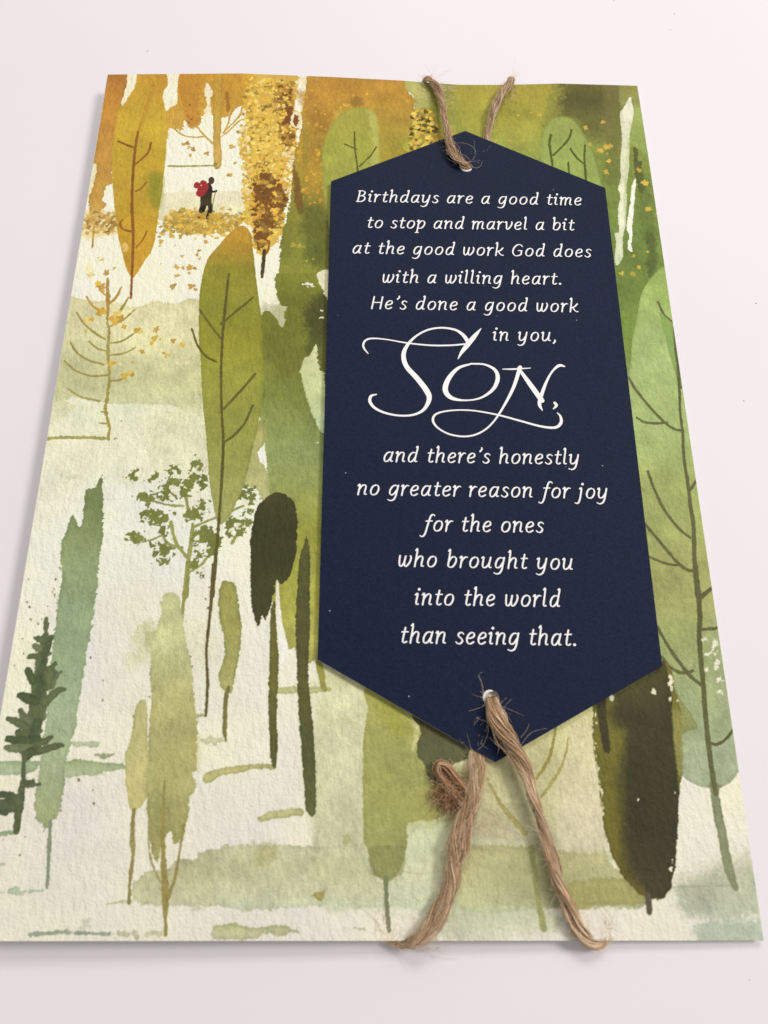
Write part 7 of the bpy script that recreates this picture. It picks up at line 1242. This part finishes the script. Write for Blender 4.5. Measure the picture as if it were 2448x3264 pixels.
root, h, g = twine('jute_twine', TW['lower'], 'tan jute twine from the lower tag hole, knotted and wrapped round the bottom edge', 9, TW['lower'][0][:3], n_fib=84, pitch=24, fuzz=800, wide=1.12)
for pts in [[(20.02,-52.71,1.5),(19.84,-51.36,2.2),(19.25,-50.12,2.6),(18.96,-49.64,2.4)],[(19.9,-52.46,1.5),(19.56,-50.59,2.2),(19.22,-49.46,2.5),(19.87,-49.0,2.3)],[(22.78,-54.43,2.6),(23.23,-53.72,3.2),(23.74,-53.35,3.4)],[(23.28,-54.93,2.6),(23.99,-54.09,3.2),(24.54,-53.59,3.2)],[(26.01,-60.86,2.8),(27.08,-59.52,3.0),(28.5,-58.77,2.6),(30.47,-58.37,2.0)],[(25.81,-59.89,2.8),(26.92,-58.66,2.8),(27.45,-57.65,2.4)],[(20.72,-57.39,1.6),(20.37,-59.38,1.6),(19.52,-61.11,1.6),(18.47,-61.97,1.5)],[(27.56,-69.66,2.5),(29.18,-69.57,2.0),(30.48,-68.53,1.6),(29.93,-67.35,1.6),(28.49,-67.35,1.8),(28.12,-68.52,2.0),(29.28,-69.47,1.6)],[(28.03,-70.37,2.4),(29.38,-70.98,1.8),(30.32,-69.72,1.4),(30.55,-68.54,1.3)],[(9.88,-91.56,-0.5),(12.14,-93.48,-2.0),(14.61,-93.79,-2.4),(17.79,-94.16,-2.6),(20.25,-93.63,-2.6),(22.71,-93.42,-2.6)],[(10.48,-93.36,-2.4),(11.45,-93.92,-2.5),(13.17,-93.39,-2.5),(11.46,-92.6,-2.3)],[(20.13,-67.64,0.8),(21.4,-68.59,0.6),(22.95,-69.19,0.3)],[(5.58,-80.61,0.1),(7.8,-81.01,0.1),(10.51,-80.88,0.1),(12.24,-80.36,0.3)],[(7.51,-84.36,0.1),(8.73,-85.13,0.1),(9.47,-84.58,0.1),(10.19,-85.02,0.1)],[(19.24,-72.85,0.2),(21.78,-71.66,0.5),(24.78,-72.35,0.5),(26.64,-73.95,0.8)],[(7.49,-87.18,0.1),(7.7,-88.64,0.3),(7.92,-89.24,0.5)],[(4.1,-91.13,-0.5),(5.54,-90.92,-0.3),(6.73,-91.24,0.0)],[(17.65,-76.37,1.2),(20.01,-76.16,0.7),(21.99,-77.58,0.4),(23.44,-77.78,0.2)],[(17.26,-74.1,1.2),(19.02,-73.27,0.7),(20.48,-74.39,0.4),(21.49,-75.85,0.2)],[(17.91,-71.29,1.2),(19.77,-71.05,0.7),(21.34,-71.83,0.4),(22.42,-73.23,0.2)],[(17.71,-75.04,1.2),(20.71,-74.7,0.7),(23.27,-75.67,0.4),(25.11,-76.01,0.2)],[(18.27,-75.44,1.2),(19.47,-75.56,0.7),(20.53,-75.29,0.4),(21.22,-76.44,0.2)],[(17.88,-76.95,1.2),(18.58,-76.83,0.7),(19.15,-77.51,0.4),(19.52,-78.7,0.2)],[(18.24,-74.65,1.2),(18.93,-75.29,0.7),(19.54,-75.24,0.4),(19.96,-75.45,0.2)],[(18.27,-76.45,1.2),(19.17,-76.88,0.7),(19.93,-77.13,0.4),(20.55,-75.86,0.2)],[(17.87,-75.31,1.2),(18.99,-75.73,0.7),(20.01,-74.55,0.4),(20.63,-76.13,0.2)],[(17.46,-73.11,1.2),(19.5,-72.98,0.7),(21.3,-72.48,0.4),(22.44,-75.15,0.2)],[(17.18,-70.51,1.2),(19.01,-70.98,0.7),(20.62,-70.93,0.4),(21.73,-71.81,0.2)],[(18.08,-73.47,1.2),(19.58,-73.02,0.7),(20.84,-73.54,0.4),(21.82,-72.25,0.2)],[(18.31,-70.56,1.2),(19.4,-70.88,0.7),(20.33,-71.27,0.4),(21.03,-70.63,0.2)],[(18.19,-74.82,1.2),(20.97,-74.16,0.7),(23.38,-74.11,0.4),(25.06,-74.84,0.2)],[(17.51,-73.33,1.2),(18.21,-73.35,0.7),(18.75,-74.47,0.4),(19.23,-73.29,0.2)],[(17.62,-73.85,1.2),(19.34,-74.37,0.7),(20.89,-73.47,0.4),(21.91,-74.79,0.2)],[(17.87,-73.47,1.2),(20.79,-72.7,0.7),(23.22,-74.27,0.4),(25.08,-73.2,0.2)],[(18.21,-74.62,1.2),(20.47,-74.38,0.7),(22.37,-75.47,0.4),(23.86,-73.64,0.2)],[(17.61,-74.53,1.2),(19.54,-75.02,0.7),(21.21,-75.28,0.4),(22.42,-75.4,0.2)],[(17.46,-72.21,1.2),(19.26,-71.69,0.7),(20.81,-71.74,0.4),(21.8,-74.22,0.2)],[(18.4,-70.79,1.2),(20.01,-70.48,0.7),(21.4,-70.41,0.4),(22.43,-69.71,0.2)],[(17.32,-73.28,1.2),(19.08,-72.86,0.7),(20.52,-74.25,0.4),(21.56,-75.16,0.2)],[(18.04,-73.17,1.2),(20.97,-72.8,0.7),(23.55,-72.29,0.4),(25.36,-72.67,0.2)],[(18.17,-71.36,1.2),(19.76,-71.03,0.7),(21.09,-72.09,0.4),(22.13,-70.83,0.2)],[(17.93,-75.77,1.2),(19.54,-76.22,0.7),(20.98,-75.48,0.4),(21.89,-77.5,0.2)],[(17.7,-76.59,1.2),(19.99,-77.24,0.7),(22.01,-77.22,0.4),(23.41,-77.89,0.2)],[(18.36,-76.19,1.2),(20.8,-76.89,0.7),(23.01,-75.79,0.4),(24.49,-77.05,0.2)],[(17.57,-74.79,1.2),(19.21,-74.2,0.7),(20.54,-75.91,0.4),(21.6,-74.72,0.2)],[(18.41,-73.41,1.2),(19.5,-74.08,0.7),(20.54,-72.61,0.4),(21.25,-72.19,0.2)],[(17.64,-72.52,1.2),(20.51,-73.05,0.7),(23.02,-73.17,0.4),(24.86,-72.7,0.2)],[(17.4,-73.89,1.2),(20.09,-73.63,0.7),(22.44,-73.45,0.4),(24.05,-74.78,0.2)],[(17.63,-71.08,1.2),(20.59,-70.32,0.7),(23.15,-70.27,0.4),(24.97,-70.43,0.2)],[(17.76,-71.8,1.2),(19.05,-71.46,0.7),(20.17,-71.26,0.4),(20.96,-71.3,0.2)],[(17.54,-74.37,1.2),(19.09,-74.73,0.7),(20.5,-73.42,0.4),(21.47,-73.56,0.2)],[(14.26,-65.37,0.8),(15.11,-64.44,0.9),(15.6,-64.66,0.25)],[(11.86,-70.5,0.8),(10.96,-71.66,0.9),(9.18,-72.91,0.25)],[(10.97,-68.4,0.8),(9.84,-68.13,0.9),(8.57,-68.49,0.25)],[(11.03,-67.16,0.8),(9.92,-66.23,0.9),(7.83,-66.87,0.25)],[(10.99,-67.42,0.8),(10.45,-67.06,0.9),(10.02,-66.64,0.25)],[(12.18,-65.08,0.8),(10.92,-63.93,0.9),(12.35,-64.09,0.25)],[(14.54,-69.78,0.8),(15.39,-69.98,0.9),(15.67,-69.83,0.25)],[(15.01,-67.32,0.8),(15.93,-67.66,0.9),(17.18,-66.84,0.25)],[(11.11,-66.78,0.8),(10.48,-66.88,0.9),(9.84,-65.71,0.25)],[(13.95,-65.08,0.8),(14.65,-64.43,0.9),(13.78,-63.17,0.25)],[(14.3,-70.15,0.8),(14.88,-70.41,0.9),(15.62,-70.61,0.25)],[(11.47,-70.01,0.8),(10.31,-70.31,0.9),(9.26,-71.58,0.25)],[(14.8,-66.33,0.8),(15.17,-66.23,0.9),(16.23,-65.24,0.25)],[(11.49,-70.03,0.8),(10.91,-70.62,0.9),(10.52,-70.52,0.25)],[(13.83,-65.0,0.8),(14.25,-63.91,0.9),(15.6,-64.13,0.25)],[(13.18,-70.93,0.8),(13.0,-72.12,0.9),(15.18,-73.36,0.25)],[(13.52,-70.81,0.8),(13.64,-71.47,0.9),(13.69,-72.19,0.25)],[(12.46,-64.92,0.8),(11.68,-63.92,0.9),(13.01,-62.96,0.25)],[(11.36,-66.1,0.8),(10.82,-66.03,0.9),(10.67,-65.45,0.25)],[(13.71,-70.71,0.8),(13.38,-72.17,0.9),(15.11,-72.93,0.25)],[(13.43,-70.85,0.8),(13.42,-71.99,0.9),(12.34,-73.52,0.25)],[(11.22,-69.5,0.8),(10.26,-70.01,0.9),(9.36,-71.2,0.25)],[(12.45,-64.92,0.8),(12.61,-64.29,0.9),(11.64,-63.4,0.25)],[(11.36,-69.82,0.8),(10.25,-70.69,0.9),(9.24,-70.59,0.25)],[(13.52,-64.85,0.8),(13.71,-63.88,0.9),(14.0,-62.93,0.25)],[(13.65,-70.74,0.8),(14.33,-71.62,0.9),(14.2,-72.29,0.25)],[(7.69,-90.53,0.4),(8.91,-91.55,-0.6),(9.33,-92.54,-1.6)],[(10.77,-90.61,0.4),(10.95,-91.54,-0.6),(13.1,-92.31,-1.6)],[(7.01,-90.81,0.4),(6.95,-91.57,-0.6),(7.78,-92.28,-1.6)],[(10.08,-90.25,0.4),(10.5,-91.61,-0.6),(12.39,-92.13,-1.6)],[(9.46,-90.03,0.4),(9.32,-91.67,-0.6),(10.43,-92.16,-1.6)],[(9.49,-90.86,0.4),(10.31,-91.63,-0.6),(11.69,-92.7,-1.6)],[(7.61,-90.21,0.4),(9.03,-91.77,-0.6),(8.05,-92.57,-1.6)],[(10.73,-90.52,0.4),(11.66,-91.64,-0.6),(11.3,-92.26,-1.6)],[(7.22,-90.59,0.4),(7.05,-91.67,-0.6),(8.21,-92.4,-1.6)],[(11.15,-90.31,0.4),(11.64,-91.6,-0.6),(11.66,-92.26,-1.6)],[(9.25,-90.75,0.4),(9.0,-91.78,-0.6),(11.09,-92.15,-1.6)],[(10.01,-90.32,0.4),(10.58,-91.51,-0.6),(11.37,-92.45,-1.6)],[(10.33,-90.51,0.4),(11.27,-91.71,-0.6),(10.86,-92.14,-1.6)],[(9.03,-90.03,0.4),(8.86,-91.58,-0.6),(10.45,-92.51,-1.6)],[(9.74,-90.89,0.4),(9.51,-91.65,-0.6),(9.87,-92.55,-1.6)],[(8.85,-90.04,0.4),(9.01,-91.69,-0.6),(10.08,-92.72,-1.6)],[(8.49,-90.25,0.4),(9.83,-91.67,-0.6),(8.66,-92.62,-1.6)],[(8.52,-90.89,0.4),(9.31,-91.73,-0.6),(10.99,-92.44,-1.6)],[(11.14,-89.92,0.4),(11.36,-91.74,-0.6),(11.04,-92.55,-1.6)],[(11.26,-90.65,0.4),(12.51,-91.5,-0.6),(12.73,-92.51,-1.6)],[(8.84,-90.33,0.4),(9.93,-91.53,-0.6),(8.83,-92.5,-1.6)],[(11.12,-90.77,0.4),(12.01,-91.57,-0.6),(13.66,-92.15,-1.6)],[(8.02,-90.72,0.4),(9.31,-91.6,-0.6),(10.52,-92.19,-1.6)],[(9.54,-89.96,0.4),(9.55,-91.54,-0.6),(9.42,-92.38,-1.6)]]:
    free_fibre(h, pts)
o = h.build('loose_fibres', root); o['kind'] = 'stuff'

# folded, frayed knot of the lower twine beside the tag's point
kn = Hair(5)
LOOP = np.array(TW['knot'])
LP = catmull(LOOP, 10)
Tn, An, Bn = frames(LP[:, :3])
for _ in range(60):
    rr = math.sqrt(g.uniform(0, 1)); th = g.uniform(0, 6.28)
    jit = np.interp(np.linspace(0, 5, len(LP)), np.arange(6), g.standard_normal(6) * .28)
    Q = LP[:, :3] + An * ((rr * math.cos(th) + jit) * LP[:, 3] * .75)[:, None] + Bn * ((rr * math.sin(th) + jit) * LP[:, 4])[:, None]
    Q[:, 2] = np.maximum(Q[:, 2], .1)
    c = lin([(176, 136, 100), (150, 110, 78), (204, 168, 130), (112, 80, 56)][g.integers(4)]) * g.uniform(.8, 1.1)
    kn.tube(Q, g.uniform(.07, .13), .07, c)
cx, cy = TW['frizz']
for _ in range(330):
    a = g.uniform(0, 6.28); rad = g.uniform(0, 1) ** .6
    p = np.array([cx + 2.3 * rad * math.cos(a), cy + 2.7 * rad * math.sin(a), g.uniform(.15, 2.4) * (1.1 - rad * .7)])
    pts = [p]
    d = g.standard_normal(3) * np.array([1, 1, .4])
    for q in range(6):
        d = d * .6 + g.standard_normal(3) * np.array([.8, .8, .4])
        p = p + d * .36
        pts.append(np.array([p[0], p[1], max(.07, p[2])]))
    c = lin([(168, 126, 88), (190, 152, 112), (118, 84, 56), (206, 172, 126), (172, 132, 96)][g.integers(5)]) * g.uniform(.8, 1.1)
    kn.tube(catmull(pts, 4), g.uniform(.04, .085), .025, c)
o = kn.build('frayed_knot', root)
o['label'] = 'dark brown frayed folded knot end'

# ------------------------------------------------------------------ specks of dust on the table
for k, (x, y, r) in enumerate([(-56.81, 103.75, 0.12), (61.01, 120.66, 0.09), (75.73, 121.03, 0.11), (75.87, 115.67, 0.12), (82.5, 29.57, 0.12), (85.55, 26.83, 0.22), (74.21, 110.15, 0.08), (54.56, 112.19, 0.06), (76.19, 6.15, 0.11), (60.89, -96.5, 0.06)]):
    bm = bmesh.new()
    bmesh.ops.create_icosphere(bm, subdivisions=2, radius=r * MM)
    gg = np.random.default_rng(k)
    for v in bm.verts:
        v.co *= gg.uniform(.7, 1.2)
        v.co.z *= .45
    me = bpy.data.meshes.new('dust_speck'); bm.to_mesh(me); bm.free()
    me.materials.append(speck_m)
    o = bpy.data.objects.new('dust_speck', me); COL.objects.link(o)
    o.location = (x * MM, y * MM, r * .3 * MM)
    tag(o, 'tiny dark speck of dust on the white table beside the card', 'dust speck', group='specks of dust on the table')
